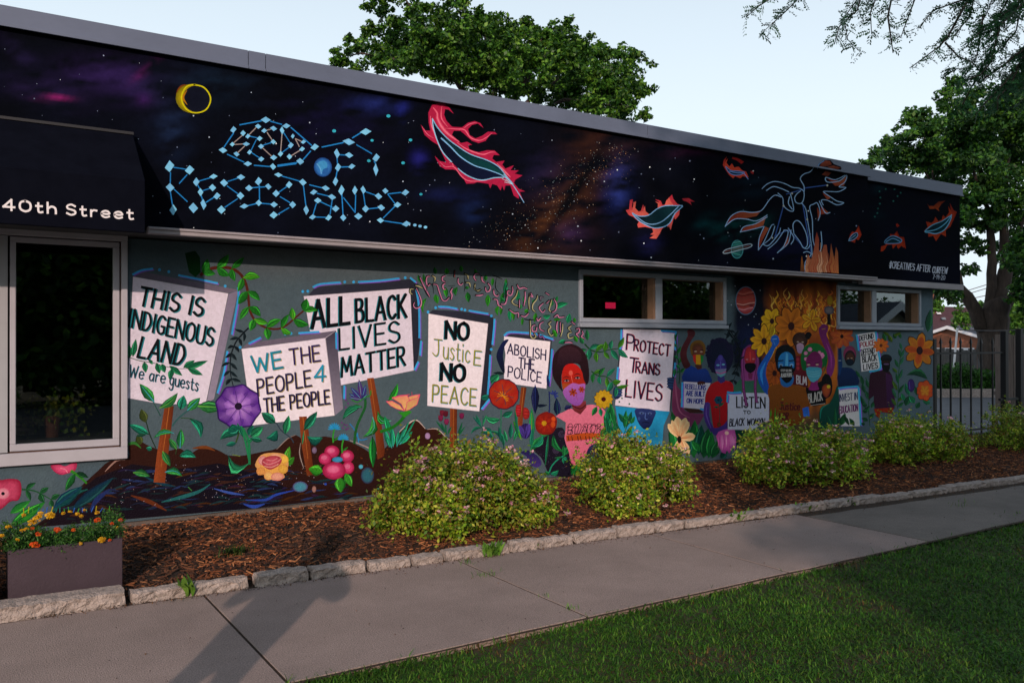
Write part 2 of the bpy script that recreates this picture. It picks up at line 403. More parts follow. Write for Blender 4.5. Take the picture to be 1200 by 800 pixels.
    def vine(s, P, w, stem, leaves, c, L, lw, k=2, seed=1, both=True, ang=50, start=.08, end=1):
        r = random.Random(seed); Q = s.smooth([tuple(p) for p in P], 8)
        s.line(Q, w, stem, taper=.5, cap=False)
        D = [0]
        for i in range(1, len(Q)): D.append(D[-1]+math.hypot(Q[i][0]-Q[i-1][0], Q[i][1]-Q[i-1][1]))
        for j in range(leaves):
            d = D[-1]*(start+(end-start)*j/max(1, leaves-1)); i = max(1, min(len(Q)-1, next((q for q in range(len(D)) if D[q] >= d-1e-9), len(D)-1)))
            p = Q[i]; th = math.atan2(Q[i][1]-Q[i-1][1], Q[i][0]-Q[i-1][0])
            for sg in ((1, -1) if both else ((1,) if j % 2 else (-1,))):
                a = th+sg*math.radians(ang+r.uniform(-14, 14)); l = L*r.uniform(.75, 1.15)
                cc = r.choice(c)
                s.leaf(p, (p[0]+l*math.cos(a), p[1]+l*math.sin(a)), lw*r.uniform(.8, 1.15), cc[0], cc[1], cc[2] if len(cc) > 2 else None, r.uniform(-.12, .12))
        return s
    def text(s, t, a, b, h, w, col, sh=None, so=(-1.2, .8), gap=.22, shw=None):
        adv = sum(GL[ch][0]+gap for ch in t)-gap
        ux, uy = (b[0]-a[0])/adv, (b[1]-a[1])/adv
        for pas in ((sh, so[0], so[1], shw or w), (col, 0, 0, w)):
            if not pas[0]: continue
            x = 0
            for ch in t:
                for sm, st in GL[ch][1]:
                    s.line([(a[0]+(x+p[0])*ux+p[1]*h[0]+pas[1], a[1]+(x+p[0])*uy+p[1]*h[1]+pas[2]) for p in st], pas[3], pas[0], sm=sm)
                x += GL[ch][0]+gap
        return s
    def build(s, name, parent=None, label=None, mat_='paint', kind=None):
        o = link(name, mesh(s.v, s.f, s.c), M['gloss' if s.fa else 'paint'], parent, label, kind)
        if parent is not None: o.matrix_parent_inverse = Matrix.Translation((0, -YW, 0)) if parent is bld else Matrix.Identity(4)
        return o
# hand-painted stroke letters: width, strokes ('~' = rounded)
_G = {
'A': (.7, '0,0 .35,1 .7,0|.13,.33 .57,.33'), 'B': (.55, '0,0 0,1|~0,1 .38,.97 .46,.76 .33,.57 0,.53|~0,.53 .43,.48 .54,.25 .42,.03 0,0'),
'C': (.55, '~.55,.84 .35,1 .1,.87 0,.5 .1,.13 .35,0 .55,.16'), 'D': (.58, '0,0 0,1|~0,1 .35,.93 .57,.5 .35,.07 0,0'),
'E': (.5, '.5,1 0,1 0,0 .5,0|0,.52 .42,.52'), 'F': (.5, '.5,1 0,1 0,0|0,.52 .4,.52'), 'G': (.6, '~.56,.85 .33,1 .1,.87 0,.5 .1,.13 .35,0 .58,.12|.58,.1 .58,.43 .34,.43'),
'H': (.6, '0,0 0,1|.6,0 .6,1|0,.5 .6,.5'), 'I': (.1, '.05,0 .05,1'), 'J': (.5, '~.38,1 .38,.25 .22,0 0,.15|.1,1 .62,1'), 'K': (.58, '0,0 0,1|.55,1 .03,.45|.14,.55 .58,0'),
'L': (.48, '0,1 0,0 .48,0'), 'M': (.8, '0,0 .1,1 .4,.25 .7,1 .8,0'), 'N': (.62, '0,0 0,1 .62,0 .62,1'), 'O': (.66, '~.33,1 .08,.85 0,.5 .08,.15 .33,0 .58,.15 .66,.5 .58,.85 .33,1'),
'P': (.52, '0,0 0,1|~0,1 .4,.97 .5,.73 .38,.5 0,.46'), 'R': (.56, '0,0 0,1|~0,1 .4,.97 .5,.75 .38,.54 0,.5|.2,.5 .56,0'), 'S': (.52, '~.5,.85 .27,1 .04,.85 .06,.6 .46,.42 .5,.15 .25,0 0,.14'),
'T': (.62, '0,1 .62,1|.31,1 .31,0'), 'U': (.58, '~0,1 0,.3 .12,.03 .29,0 .46,.03 .58,.3 .58,1'), 'V': (.62, '0,1 .31,0 .62,1'), 'W': (.9, '0,1 .22,0 .45,.8 .68,0 .9,1'),
'X': (.58, '0,0 .58,1|0,1 .58,0'), 'Y': (.6, '0,1 .3,.5 .6,1|.3,.5 .3,0'), ' ': (.25, ''), '#': (.6, '.15,0 .25,1|.4,0 .5,1|0,.35 .6,.35|0,.68 .6,.68'), '-': (.3, '.02,.5 .28,.5'),
'0': (.62, '~.31,1 .07,.85 0,.5 .07,.15 .31,0 .55,.15 .62,.5 .55,.85 .31,1'), '1': (.25, '0,.8 .2,1 .2,0'), '2': (.5, '~0,.8 .2,1 .45,.85 .4,.55 0,.02|0,0 .52,0'), '4': (.62, '.45,0 .45,1 0,.3 .62,.3'),
'7': (.5, '0,1 .5,1 .15,0'), '9': (.5, '~.46,.7 .2,.48 .03,.7 .2,1 .46,.75|.47,.75 .4,0'), '3': (.5, '~0,.9 .3,1 .42,.75 .2,.53|~.2,.53 .48,.3 .3,0 0,.1'),
'a': (.5, '~.45,.5 .2,.62 0,.35 .12,.02 .35,.08 .45,.3|.46,.6 .46,0'), 'e': (.5, '~.02,.33 .47,.35 .4,.58 .2,.62 .02,.45 .05,.12 .25,0 .47,.1'), 'g': (.5, '~.44,.5 .2,.62 0,.35 .15,.05 .38,.12 .45,.35|~.46,.6 .44,-.2 .2,-.38 0,-.25'),
'h': (.48, '0,0 0,1|~0,.4 .2,.63 .4,.55 .46,.3 .46,0'), 'i': (.1, '.05,0 .05,.6|.05,.82 .05,.9'), 'c': (.42, '~.42,.5 .22,.62 .03,.45 .03,.15 .22,0 .42,.1'), 'r': (.34, '0,0 0,.6|~0,.38 .15,.6 .34,.58'),
's': (.38, '~.36,.52 .18,.62 .03,.48 .34,.2 .2,0 0,.08'), 't': (.36, '~.13,.88 .13,.15 .22,0 .36,.04|0,.6 .34,.6'), 'u': (.46, '~0,.6 0,.15 .2,0 .4,.1 .45,.3|.46,.6 .46,0'), '.': (.1, '.05,0 .05,.06'), "'": (.1, '.05,1 .02,.8'),
}
GL = {}
for k_, (w_, st_) in _G.items():
    L_ = []
    for q in st_.split('|'):
        if q: L_.append((q[0] == '~', [tuple(float(z) for z in p.split(',')) for p in q.lstrip('~').split()]))
    GL[k_] = (w_, L_)

# ------------------------------------------------------------------ walls with their ground coats of paint
def gridlines(a, b, step, extra):
    g = sorted(set([a, b]+[e for e in extra if a < e < b])); out = []
    for i in range(len(g)-1):
        n = max(1, int(math.ceil((g[i+1]-g[i])/step))); out += [g[i]+(g[i+1]-g[i])*j/n for j in range(n)]
    return np.array(out+[b])
def painted_grid(name, Y, x0, x1, z0, z1, step, colf, holes=(), fascia=False, label=None, skew=None):
    gx = gridlines(x0, x1, step, [h[i] for h in holes for i in (0, 1)]); gz = gridlines(z0, z1, step, [h[i] for h in holes for i in (2, 3)])
    XX, ZZ = np.meshgrid(gx, gz); P = np.c_[XX.ravel(), np.full(XX.size, Y), ZZ.ravel()]
    Pc = P.copy(); Pc[:, 0] = np.maximum(Pc[:, 0], .05)
    px, py = w2p(Pc); cols = colf(px, py)
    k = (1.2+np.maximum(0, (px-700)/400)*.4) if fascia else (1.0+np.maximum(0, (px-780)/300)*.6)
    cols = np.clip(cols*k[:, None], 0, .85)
    nx = len(gx); F = []
    for j in range(len(gz)-1):
        zc = (gz[j]+gz[j+1])/2
        for i in range(nx-1):
            xc = (gx[i]+gx[i+1])/2
            if any(h[0] < xc < h[1] and h[2] < zc < h[3] for h in holes): continue
            F.append((j*nx+i, j*nx+i+1, (j+1)*nx+i+1, (j+1)*nx+i))
    return bl(link(name, mesh(P, F, cols), M['gloss' if fascia else 'paint'], bld, label))
def mixc(a, b, t): return a*(1-t[:, None])+np.array(b)[None]*t[:, None]
def G(px, py, cx, cy, rx, ry, rot=0):
    c, s_ = math.cos(rot), math.sin(rot); dx, dy = px-cx, py-cy
    return np.exp(-(((dx*c+dy*s_)/rx)**2+((-dx*s_+dy*c)/ry)**2))
def wallcol(px, py):
    n = vnoise(px/40, py/40, 3); c = np.tile(np.array(lin('465864')), (len(px), 1)); c = mixc(c, lin('4e6068'), n*.8)
    c *= (.93+.14*vnoise(px/9, py/14, 5))[:, None]
    # patch of brownish grey near the soffit
    c = mixc(c, lin('55575a'), np.clip((335-py)/40, 0, 1)*.6*np.clip((px-230)/40, 0, 1)*np.clip((700-px)/60, 0, 1))
    # painted space between the second window and the flames
    wob = 14*(vnoise(py/14, px/30, 8)-.5)
    sp = np.clip((px-862-wob)/7, 0, 1)*np.clip((918-px)/10, 0, 1)*np.clip((452-py-.35*np.abs(px-893)+10*wob/14)/18, 0, 1)
    c = mixc(c, lin('090c1a'), sp*(px < 930)); c = mixc(c, lin('14204a'), sp*G(px, py, 885, 400, 18, 25)*.7)
    # fire ground
    f = np.clip((px-900-wob*.6)/9, 0, 1)*np.clip((988.5-px)/1.5, 0, 1)
    fn = vnoise(px/9, py/40, 11)
    fire = mixc(np.tile(np.array(lin('5a2410')), (len(px), 1)), lin('b8641c'), np.clip(fn*1.9-.5, 0, 1)); fire = mixc(fire, lin('24100c'), np.clip((350-py)/22, 0, 1)*.7)
    fire = mixc(fire, lin('1c3a30'), np.clip((py-468)/30, 0, 1)*.8)
    c = c*(1-f[:, None])+fire*f[:, None]
    return c
painted_grid('wall', YW, XL, XR, ZM, ZS+.02, .045, wallcol, WINS)
FX1 = ony(1023, 300, YF)[0]; FX2 = ony(1127, 300, YF2)[0]
def fascol(px, py):
    n = vnoise(px/60, py/45, 21); n2 = vnoise(px/16, py/12, 22); st = vnoise(px/30+py/20, py/9, 23)
    c = np.tile(np.array(lin('06080f')), (len(px), 1)); c = mixc(c, lin('0c1020'), np.clip(n*1.6-.6, 0, 1)*.7)
    def neb(col, g, k=1.): 
        nonlocal c; c = mixc(c, lin(col), np.clip(g*k*.38*np.clip(st*2.6-.8, 0, 1.1), 0, .9))
    neb('33225c', G(px, py, 120, 85, 60, 16, -.05)*1.1); neb('33225c', G(px, py, 150, 100, 40, 18, .3)); neb('2c2050', G(px, py, 60, 110, 45, 14, .2))
    neb('2a2250', G(px, py, 25, 62, 34, 8, .7)); neb('8a1f68', G(px, py, 68, 116, 15, 2.5), 1.8); neb('6a1c66', G(px, py, 170, 80, 16, 4, -.7), 1.6)
    neb('4a2070', G(px, py, 165, 115, 8, 5)); neb('14263c', G(px, py, 240, 95, 55, 25)); neb('20335a', G(px, py, 200, 150, 18, 30))
    neb('2a3a90', G(px, py, 435, 115, 28, 10), 1); neb('26309a', G(px, py, 468, 120, 7, 16)); neb('2b2b96', G(px, py, 488, 182, 9, 12), 1.2); neb('1e2868', G(px, py, 525, 225, 32, 8)); neb('1b2f66', G(px, py, 552, 243, 14, 14))
    neb('1c1848', G(px, py, 380, 140, 60, 40), .7); neb('20204c', G(px, py, 640, 200, 30, 26), .9)
    band = G(px, py, 680, 215, 125, 34, -1.02); neb('4c2c1c', band, 1.1); neb('6a4220', G(px, py, 650, 245, 60, 16, -.9), .8)
    c = mixc(c, lin('06080d'), np.clip(G(px, py, 672, 225, 95, 7, -1.0)*1.2*(.6+.6*n2), 0, .95))
    neb('2a3f96', G(px, py, 727, 214, 15, 28, .15), 1.5); neb('3a2a60', G(px, py, 672, 268, 18, 12)); neb('1d1f5a', G(px, py, 765, 285, 14, 14))
    neb('3c1636', G(px, py, 815, 172, 36, 9), 1); neb('0a5a5e', G(px, py, 848, 270, 10, 8), 1.5); neb('0a6a68', G(px, py, 880, 262, 20, 13, -.3), 1.6); neb('0c4a50', G(px, py, 832, 256, 12, 7, -.5), 1.3)
    neb('0e2432', G(px, py, 890, 215, 30, 14), 1); neb('1a1c48', G(px, py, 930, 290, 50, 18), .8); neb('0c3038', G(px, py, 1035, 230, 8, 22), 1)
    c *= (.8+.4*n2)[:, None]; return c
fas = painted_grid('fascia_panel', YF, XL, FX1, ZRT, ZCB, .035, fascol, fascia=True, label='black painted galaxy panel above the windows')
ZC2T, ZC2B = ony(1080, 208, YF2)[2], ony(1080, 220.4, YF2)[2]; ZR2 = ony(1050, 327.5, YF2)[2]
fas2 = painted_grid('fascia_panel', YF2, FX1-.2, FX2, ZR2, ZC2B, .035, fascol, fascia=True, label='short recessed black panel at the far corner')

# roof edge, rails, soffit, body of the building
capx = [XL, -1.2]+[ony(x, 70, YF)[0] for x in (286, 306)]+[ony(760, 150, YF)[0], FX1]
for a, b in zip(capx[:-1], capx[1:]):
    m = MB().box(a+.003, b-.003, YF-.035, YF+.5, ZCB, ZCT); m.box(a+.003, b-.003, YF-.052, YF-.033, ZCB-.014, ZCB+.006)
    bb(m, 'roof_edge', M['cap'])
m = MB().box(FX1+.003, FX2+.02, YF2-.035, YF2+.5, ZC2B, ZC2T).box(FX1+.003, FX2+.02, YF2-.052, YF2-.033, ZC2B-.012, ZC2B+.006); bb(m, 'roof_edge', M['cap'])
AWX = ony(165, 270, 6.33)[0]
rx0 = ony(167, 270, YF)[0]
zr = ony(700, 305.5, YF)[2]
m = MB().box(rx0, FX1+.12, YF-.05, YF+.02, zr, ZRT).box(rx0+.001, FX1+.119, YF-.062, YF-.052, ZRT-.022, ZRT-.002); bb(m, 'fascia_rail', M['rail'], bevel=.004)
m = MB().box(FX1+.125, FX2+.01, YF2-.05, YF2+.02, ZR2-.085, ZR2); bb(m, 'fascia_rail', M['rail'], bevel=.004)
m = MB().box(XL, FX1, YF+.021, YW-.002, zr+.01, zr+.03).box(FX1+.001, FX2, YF2+.021, YW-.002, ZR2-.07, ZR2-.05); bb(m, 'soffit', M['soffit'])
m = MB().box(XL, FX2, YF+.505, YW+9, ZCT-.25, ZCT-.15); bb(m, 'roof', M['shingle2'])
m = MB().box(XR, XR+.02, YW+.001, YW+9, ZM, ZCT-.26).box(FX2-.02, FX2, YF2+.03, YW+9, zr, ZCT-.26).box(XL-.02, XL, YW+.001, YW+9, ZM, ZCT-.26).box(XL, XR, YW+8.98, YW+9, ZM, ZCT-.26)
bb(m, 'side_wall', mat('side_wall_paint', (.10,.12,.14), .7, noise=.1))
m = MB().box(XL, XR, YW+.02, YW+.3, -.1, ZM-.002); bb(m, 'foundation', M['found'])
# interior: floor, back wall and dark partitions behind the panes
m = MB().box(XL, XR-.01, YW+.3, YW+8.9, .12, .16).box(XL, XR-.01, YW+3.2, YW+3.25, .16, zr).box(XL, XR-.01, YW+.2, YW+8.9, zr+.2, zr+.25).box(3.3, 3.35, YW+.12, YW+3.2, .16, zr)
bb(m, 'interior', M['inside'])

# ------------------------------------------------------------------ windows
def win_bars(name, xs, zs, xe, ze, y0, y1, m, parent=None, bev=.004, label=None):
    """rectangular ring between outer (xs..xe, zs..ze) given as tuples outer/inner"""
    (xo0, xi0), (xi1, xo1), (zo0, zi0), (zi1, zo1) = xs, xe, zs, ze
    b = MB().box(xo0, xo1, y0, y1, zo0, zi0).box(xo0, xo1, y0, y1, zi1, zo1).box(xo0, xi0, y0+.0007, y1, zi0, zi1).box(xi1, xo1, y0+.0007, y1, zi0, zi1)
    o = b.build(name, m, parent, bevel=bev, label=label); return o
def wx(p): return WX(p, 400)[0]
def wz(y, x): return WX(x, y)[1]
# left window: outer trim, sash, pane
x0, x1, z0, z1 = W1
inner_r = wx(136.5); sill_in = wz(525, 120); top_in = wz(281.5, 120)
fr = bl(win_bars('window_frame', (x0, x0+.12), (z0, sill_in), (inner_r, x1), (top_in, z1), YW-.045, YW+.06, M['frame'], bld, label='wide white frame of the large window below the awning'))
sl0 = wx(12.6); s_in = wx(19.3); s_r = wx(134.8); s_ri = wx(127.7)
win_bars('sash', (sl0, s_in), (sill_in+.012, wz(518, 60)), (s_ri, s_r), (wz(286, 60), top_in-.008), YW-.02, YW+.04, M['frame2'], fr)
b = MB().box(x0+.12, sl0-.014, YW-.022, YW+.03, sill_in+.008, top_in-.006); b.build('side_panel', mat('pale_panel', (.34,.36,.40), .5, noise=.05), fr)
b = MB().box(x0+.12, x1-.03, YW+.0, YW+.05, sill_in-.002, sill_in+.010).box(s_r+.001, inner_r, YW+.0, YW+.05, sill_in, top_in); b.build('sealant', M['seal'], fr)
b = MB().box(s_in-.004, s_ri+.004, YW+.014, YW+.019, wz(519, 60), wz(285, 60)); b.build('pane', M['glass'], fr)
def small_window(W, mx, mw, lab, revealcol, f=.045):
    x0, x1, z0, z1 = W; mz = z0+.055
    fr = bl(win_bars('window_frame', (x0, x0+f), (mz, mz+.045), (x1-f, x1), (z1-.05, z1), YW-.03, YW+.05, M['frame3'], bld, label=lab))
    b = MB().box(x0-.01, x1+.01, YW-.055, YW+.02, z0, mz-.012).box(x0, x1, YW-.02, YW+.02, mz-.012, mz); b.build('sill', M['frame3'], fr, bevel=.004)
    b = MB().box(mx-mw/2, mx+mw/2, YW-.026, YW+.05, mz+.045, z1-.05); b.build('mullion', M['frame3'], fr, bevel=.003)
    for a, e in ((x0+f, mx-mw/2), (mx+mw/2, x1-f)):
        b = MB().box(a, e-.03, YW+.085, YW+.09, mz+.05, z1-.055); b.build('pane', M['glass'], fr)
        b = MB().box(e-.03, e, YW-.012, YW+.12, mz+.046, z1-.051).box(a, a+.004, YW+.051, YW+.12, mz+.046, z1-.051).box(a+.004, e-.031, YW+.051, YW+.12, mz+.044, mz+.05).box(a+.004, e-.031, YW+.051, YW+.12, z1-.055, z1-.049); b.build('reveal', revealcol, fr)
    return fr
small_window(W2, wx(776), .10, 'long low window with dark panes beside the PROTECT sign', M['wood'])
small_window(W3, wx(1029), .10, 'long low window reflecting a gabled house near the far corner', M['wood'])
# red lit sign seen inside the second window
Y_ = 9.2
p0, p1 = ony(714.5, 360, Y_), ony(722.5, 353, Y_)
rs = MB().box(p0[0], p1[0]+.04, Y_, Y_+.03, p0[2]+.0, p1[2]).build('lit_sign', M['redlamp'])
rs['label'] = 'small red lit sign glowing inside the dark window'; rs['category'] = 'sign'

# ------------------------------------------------------------------ awning with street name
ya, yt = 6.33, YF-.055
zb = ony(150, 270.5, ya)[2]; zt = ony(150, 156.5, yt)[2]; zv = ony(150, 208, ya+.0)[2]
aw = empty('awning', (-1, YF, zb), 'black fabric awning reading 40th Street above the large window', 'awning')
def aww(o): o.matrix_parent_inverse = Matrix.Translation((1, -YF, -zb)); return o
b = MB(); prof = [(yt, zt), (ya, zv), (ya, zb), (ya+.03, zb), (yt, zb+.06)]
b.prism([(XL+.3, y, z) for y, z in prof], (AWX-XL-.3, 0, 0)); aww(b.build('canopy', M['awning'], aw, bevel=.004))
b = MB().box(XL+.3, AWX+.001, yt-.012, yt+.01, zt-.0, zt+.02); aww(b.build('top_rail', mat('awning_rail', (.012,.014,.02), .6), aw))
P = Paint(ya-.001)
P.text('40th', (7, 246.5), (65, 250), (0, -12), 2.4, 'e0dde6', gap=.3); P.text('Street', (77, 251), (151.5, 255.5), (0, -12), 2.2, 'e0dde6', gap=.3)
t_ = link('lettering', mesh(P.v, P.f), M['white'], aw, 'white words 40th Street'); aww(t_)

# ------------------------------------------------------------------ fascia mural
def FP(c=(0, 0, 1), Y=YF): return Paint(Y, True).T(*c)
# stars
P = FP()
r = random.Random(3)
for _ in range(150):
    x = r.uniform(0, 1018); y0 = 37+x*.165; y1 = 258+x*.06; y = r.uniform(y0+8, y1)
    if x < 165: y = r.uniform(y0+5, y0+110)
    s_ = r.choice([.35, .45, .5, .6, .9]); P.ell(x, y, s_, s_, r.choice(['9fb0c4', '7d8aa8', 'c2cddb', '56637c']), n=6)
for _ in range(620):                    # milky way
    u = r.uniform(0, 1); x = 745-150*u+r.gauss(0, 10+30*u); y = 150+135*u+r.gauss(0, 9)
    s_ = r.choice([.22, .25, .3, .5]); 
    if 37+x*.165+6 < y < 258+x*.055: P.ell(x, y, s_, s_, r.choice(['a09080', '6c6a70', '8898a4', '9c7450', '4f6468', '6a4a38']), n=5)
P.build('painted_stars', fas)
# eclipse
P = FP((150, 80, 4)); P.ell(292, 133, 80, 72, '131624', '0a0d1a'); P.ell(256, 128, 44, 62, '8a4a10', '5a2c0e', rot=-.1)
P.ell(290, 132, 80, 69, 'a8980c', '6a6410'); P.ell(305, 133, 62, 62, '0c0f1c', '10131f'); P.line([(262, 95), (244, 128), (262, 160)], 10, '9c6a12', True, ends=.2)
P.line([(296, 67), (340, 78), (368, 115), (368, 150), (345, 185), (300, 198), (262, 185), (240, 150), (240, 112), (262, 76), (300, 66)], 6, 'b4b010', True)
P.build('painted_eclipse', fas, 'yellow ring of an eclipsed sun')
# constellation lettering
P = FP((150, 80, 4)); cyan, blue, tan = '6cb2e0', '1f74b8', '8c8484'
def con(L, w=5, c=blue): 
    for a in L: P.line([a[:2], a[2:]], w, c)
o3 = lambda L: [(a+720, b+80, c+720, d_+80) for a, b, c, d_ in L]
con([(474,290,430,355),(445,390,520,425),(570,440,640,445),(680,443,765,430),(505,250,605,230),(650,232,700,245),(745,260,840,342)]+o3([(115,290,80,330),(50,345,-40,358),(170,270,270,248),(315,225,355,200),(335,258,405,298),(418,335,425,350)]), 5.5)
con([(515,300,475,335),(480,343,520,340),(525,350,492,382),(580,262,548,295),(632,285,655,320),(610,358,650,395),(625,275,650,268),(702,285,694,372)]+o3([(75,280,25,312),(45,232,72,244),(45,235,62,268)]), 4.5, tan)
con([(550,303,585,310),(580,320,555,370),(560,382,595,405),(610,345,650,332),(710,285,738,330),(735,352,700,378)], 4.5)
con([(195,455,250,463),(180,480,178,535),(255,490,220,530),(178,570,187,635),(195,558,255,615),(310,518,362,502),(304,536,312,552),(328,563,360,552),(320,585,327,610),(342,618,382,592),(445,518,490,502),(442,540,490,575),(488,600,430,640),
     (560,546,620,541),(592,535,592,605),(535,632,575,622),(600,620,645,623),(720,540,685,565),(690,588,735,615),(730,640,680,670),(700,490,780,512)]
    +o3([(110,450,165,463),(80,455,90,545),(145,490,200,503),(216,520,205,590),(160,530,215,555),(140,540,125,590),(138,603,185,604),(262,495,267,590),(270,510,325,580),(328,495,325,575),(375,480,425,498),(365,490,373,545),(390,562,435,557),(485,490,545,483),(482,492,515,535),(515,550,460,605),(465,620,550,632),
          (245,305,285,307),(240,315,243,352),(258,364,295,362),(241,378,234,418)]), 5)
dm = [(474,273,15,16),(424,371,20,14),(539,433,20,12),(657,445,15,16),(785,418,18,15),(626,225,24,15),(722,252,20,12),(590,256,15,12),(541,303,12,12),(596,313,14,12),(548,378,12,12),(602,410,15,12),(519,289,13,14),(468,342,12,11),(533,340,18,10),(487,388,14,12),
      (662,265,17,12),(618,276,14,11),(660,328,13,12),(602,350,14,12),(661,402,17,13),(702,274,11,19),(742,343,14,15),(693,384,13,14),(176,450,22,28),(268,466,22,22),(177,550,20,21),(190,655,17,26),(283,645,22,25),(298,522,15,21),(378,495,20,12),(317,570,13,20),(373,548,17,17),(330,628,14,26),(393,587,17,17),
      (427,525,19,18),(506,497,20,14),(503,585,18,18),(413,652,20,20),(588,515,17,20),(543,548,18,15),(634,540,15,15),(588,618,15,15),(520,634,22,12),(660,625,18,14),(732,530,16,17),(670,572,17,17),(748,625,16,17),(658,675,20,17),(682,484,20,11)]
dm += [(a+720, b+80, c, d_) for a, b, c, d_ in [(32,220,9,12),(82,246,13,10),(20,263,1,1),(75,280,14,12),(15,317,13,14),(135,270,20,16),(65,340,18,15),(297,244,30,16),(378,195,28,16),(427,318,18,20),(425,375,12,30),(240,300,14,24),(298,307,20,14),(245,365,15,20),(310,360,18,13),(232,432,13,22),
      (77,438,18,17),(185,465,20,13),(92,570,13,24),(128,484,18,13),(215,507,20,14),(232,562,18,16),(147,524,18,14),(122,603,17,13),(198,605,16,15),(260,474,15,26),(268,605,15,17),(340,598,20,16),(324,474,13,22),(364,472,13,20),(437,502,18,16),(375,562,17,18),(450,556,18,15),(470,476,15,14),(566,483,19,15),(528,542,19,14),(446,617,18,13),(570,633,22,14)]]
for x, y, a, b in dm:
    if a < 3: continue
    k = r.uniform(-.35, .35); P.poly([(x-a, y+b*k), (x+a*.1*k, y-b), (x+a, y-b*k*.6), (x-a*.1*k, y+b)], cyan)
for x, y, a in [(611,639,9),(636,644,9),(662,649,9),(487,120,10),(592,233,9),(556,342,9),(641,491,8),(228,193,10),(408,236,8),(392,333,9)]: P.ell(x+720, y+80, a, a*.8, '2f9fb8' if y < 500 else cyan, n=7)
P.build('painted_lettering', fas, 'constellation lettering SEEDS OF RESISTANCE')
P = FP((330, 100, 4)); P.ell(173, 365, 43, 46, '2f6fb4', '16356e'); P.blob([(150, 345), (180, 335), (195, 355), (180, 385), (160, 380)], '3c8ac0'); P.blob([(175, 375), (200, 370), (190, 400), (172, 398)], '24589a'); P.line([(145, 350), (160, 370), (165, 395)], 5, '5a9cd0', True)
P.build('painted_globe', fas, 'small blue globe in the lettering')

def outlined(P, Q, fill, fill2, col, w=4, taper=0): 
    P.fan(Q, fill, fill2, None, .55); P.line(list(Q)+[Q[0]], w, col)
# large burning feather
P = FP((470, 90, 5)); fl = [(170,135),(205,123),(245,128),(275,150),(300,185),(268,160),(248,158),(242,190),(255,225),(290,262),(350,265),(385,238),(425,228),(460,240),(478,268),(445,242),(410,250),(385,275),(395,310),(430,330),(470,315),(505,290),(545,292),(560,305),(520,305),(490,345),(450,358),(410,345),(375,315),(340,285),(300,285),(288,310),(310,340),(345,358),(380,350),(410,368),(385,372),(395,400),(450,412),(500,400),(545,402),(575,430),(540,428),(530,450),(555,470),(605,462),(590,485),(610,510),(660,490),(640,520),(690,520),(665,540),(712,550),(670,575),(660,595),(690,630),(728,645),(695,648),(722,712),(690,660),(690,690),(660,670),(640,610),(610,610),(602,640),(590,610),(580,640),(560,610),(530,600),(518,628),(508,600),(440,590),(420,598),(375,600),(358,570),(330,525),(295,515),(250,515),(215,495),(185,435),(215,465),(255,475),(235,430),(205,370),(165,345),(125,310),(103,250),(130,285),(160,285),(150,240),(148,180)]
P.poly([(x+(x-380)*.012, y+(y-380)*.012) for x, y in fl], '3c0c20'); P.poly(fl, '9c1c40')
for Q, w in (([(178,150),(200,180),(205,220),(250,290),(330,350)], 22), ([(160,200),(165,250),(185,300),(215,380)], 15), ([(250,270),(320,275),(365,280),(400,325),(450,342),(490,328),(530,298)], 9), ([(360,270),(395,245),(440,234)], 7), ([(320,355),(380,395),(470,425),(520,412),(550,412)], 11), ([(560,480),(600,520),(640,560)], 16), ([(215,470),(250,500),(300,500),(350,560),(400,585),(500,580)], 8), ([(110,262),(140,305),(180,330)], 6), ([(288,440),(292,480),(300,505)], 7), ([(230,140),(225,170),(228,215),(262,262)], 9)):
    P.line(Q, w, 'c23a5c', True, ends=.3); P.line(Q, w*.4, 'd87088', True, ends=.2)
body = [(172,215),(205,270),(260,330),(320,375),(400,425),(500,460),(570,500),(620,560),(600,562),(540,565),(480,578),(430,572),(370,545),(325,510),(285,470),(235,415),(205,350),(180,270)]
P.poly(P.smooth(body, 3, True), '0a0d1c', '0e1630', (1, .5)); P.poly(P.smooth([(230,320),(290,365),(400,435),(500,470),(565,510),(600,550),(500,515),(420,488),(340,440),(280,380)], 3, True), '0a2630', '0c3a3c', (1, 0))
P.line([(172,215),(205,270),(260,330),(320,375),(400,425),(500,460),(570,500),(620,560),(655,600)], 6, '6fa8cc', True); P.line([(172,215),(178,270),(203,350),(235,415),(285,470)], 6, '7fb6d8', True)
P.line([(325,510),(370,545),(430,572),(480,578),(540,565),(600,562)], 6, '7fb6d8', True); P.line([(225,330),(280,380),(340,440),(420,490),(500,515),(590,550),(650,600),(722,712)], 8, '6ea4d0', True, taper=.5)
for a in ((600,545),(612,575),(590,570),(625,590),(606,590)): P.line([a, (655, 605)], 3, 'a8c8e0', taper=.3)
for k in range(6): P.ell(r.uniform(200, 420), r.uniform(300, 520), 2.5, 2.5, '8890a8', n=5)
P.build('painted_feather', fas, 'large burning feather with blue outline')
def feather(P, fl, body, spine, c='a02436', c2='c85a50', blue='6c9cc8', ins='0a1620', w=5, lab=None, par=None):
    P.poly(fl, c, c2, (0, 1)); P.poly([((x-sum(q[0] for q in fl)/len(fl))*.85+sum(q[0] for q in fl)/len(fl), (y-sum(q[1] for q in fl)/len(fl))*.85+sum(q[1] for q in fl)/len(fl)) for x, y in fl], c2)
    Q = P.smooth(body, 3, True); P.poly(Q, ins, '0c2c34', (1, 0)); P.line(Q+[Q[0]], w, blue); P.line(spine, w, blue, True)
    P.build('painted_feather', par or fas, lab)
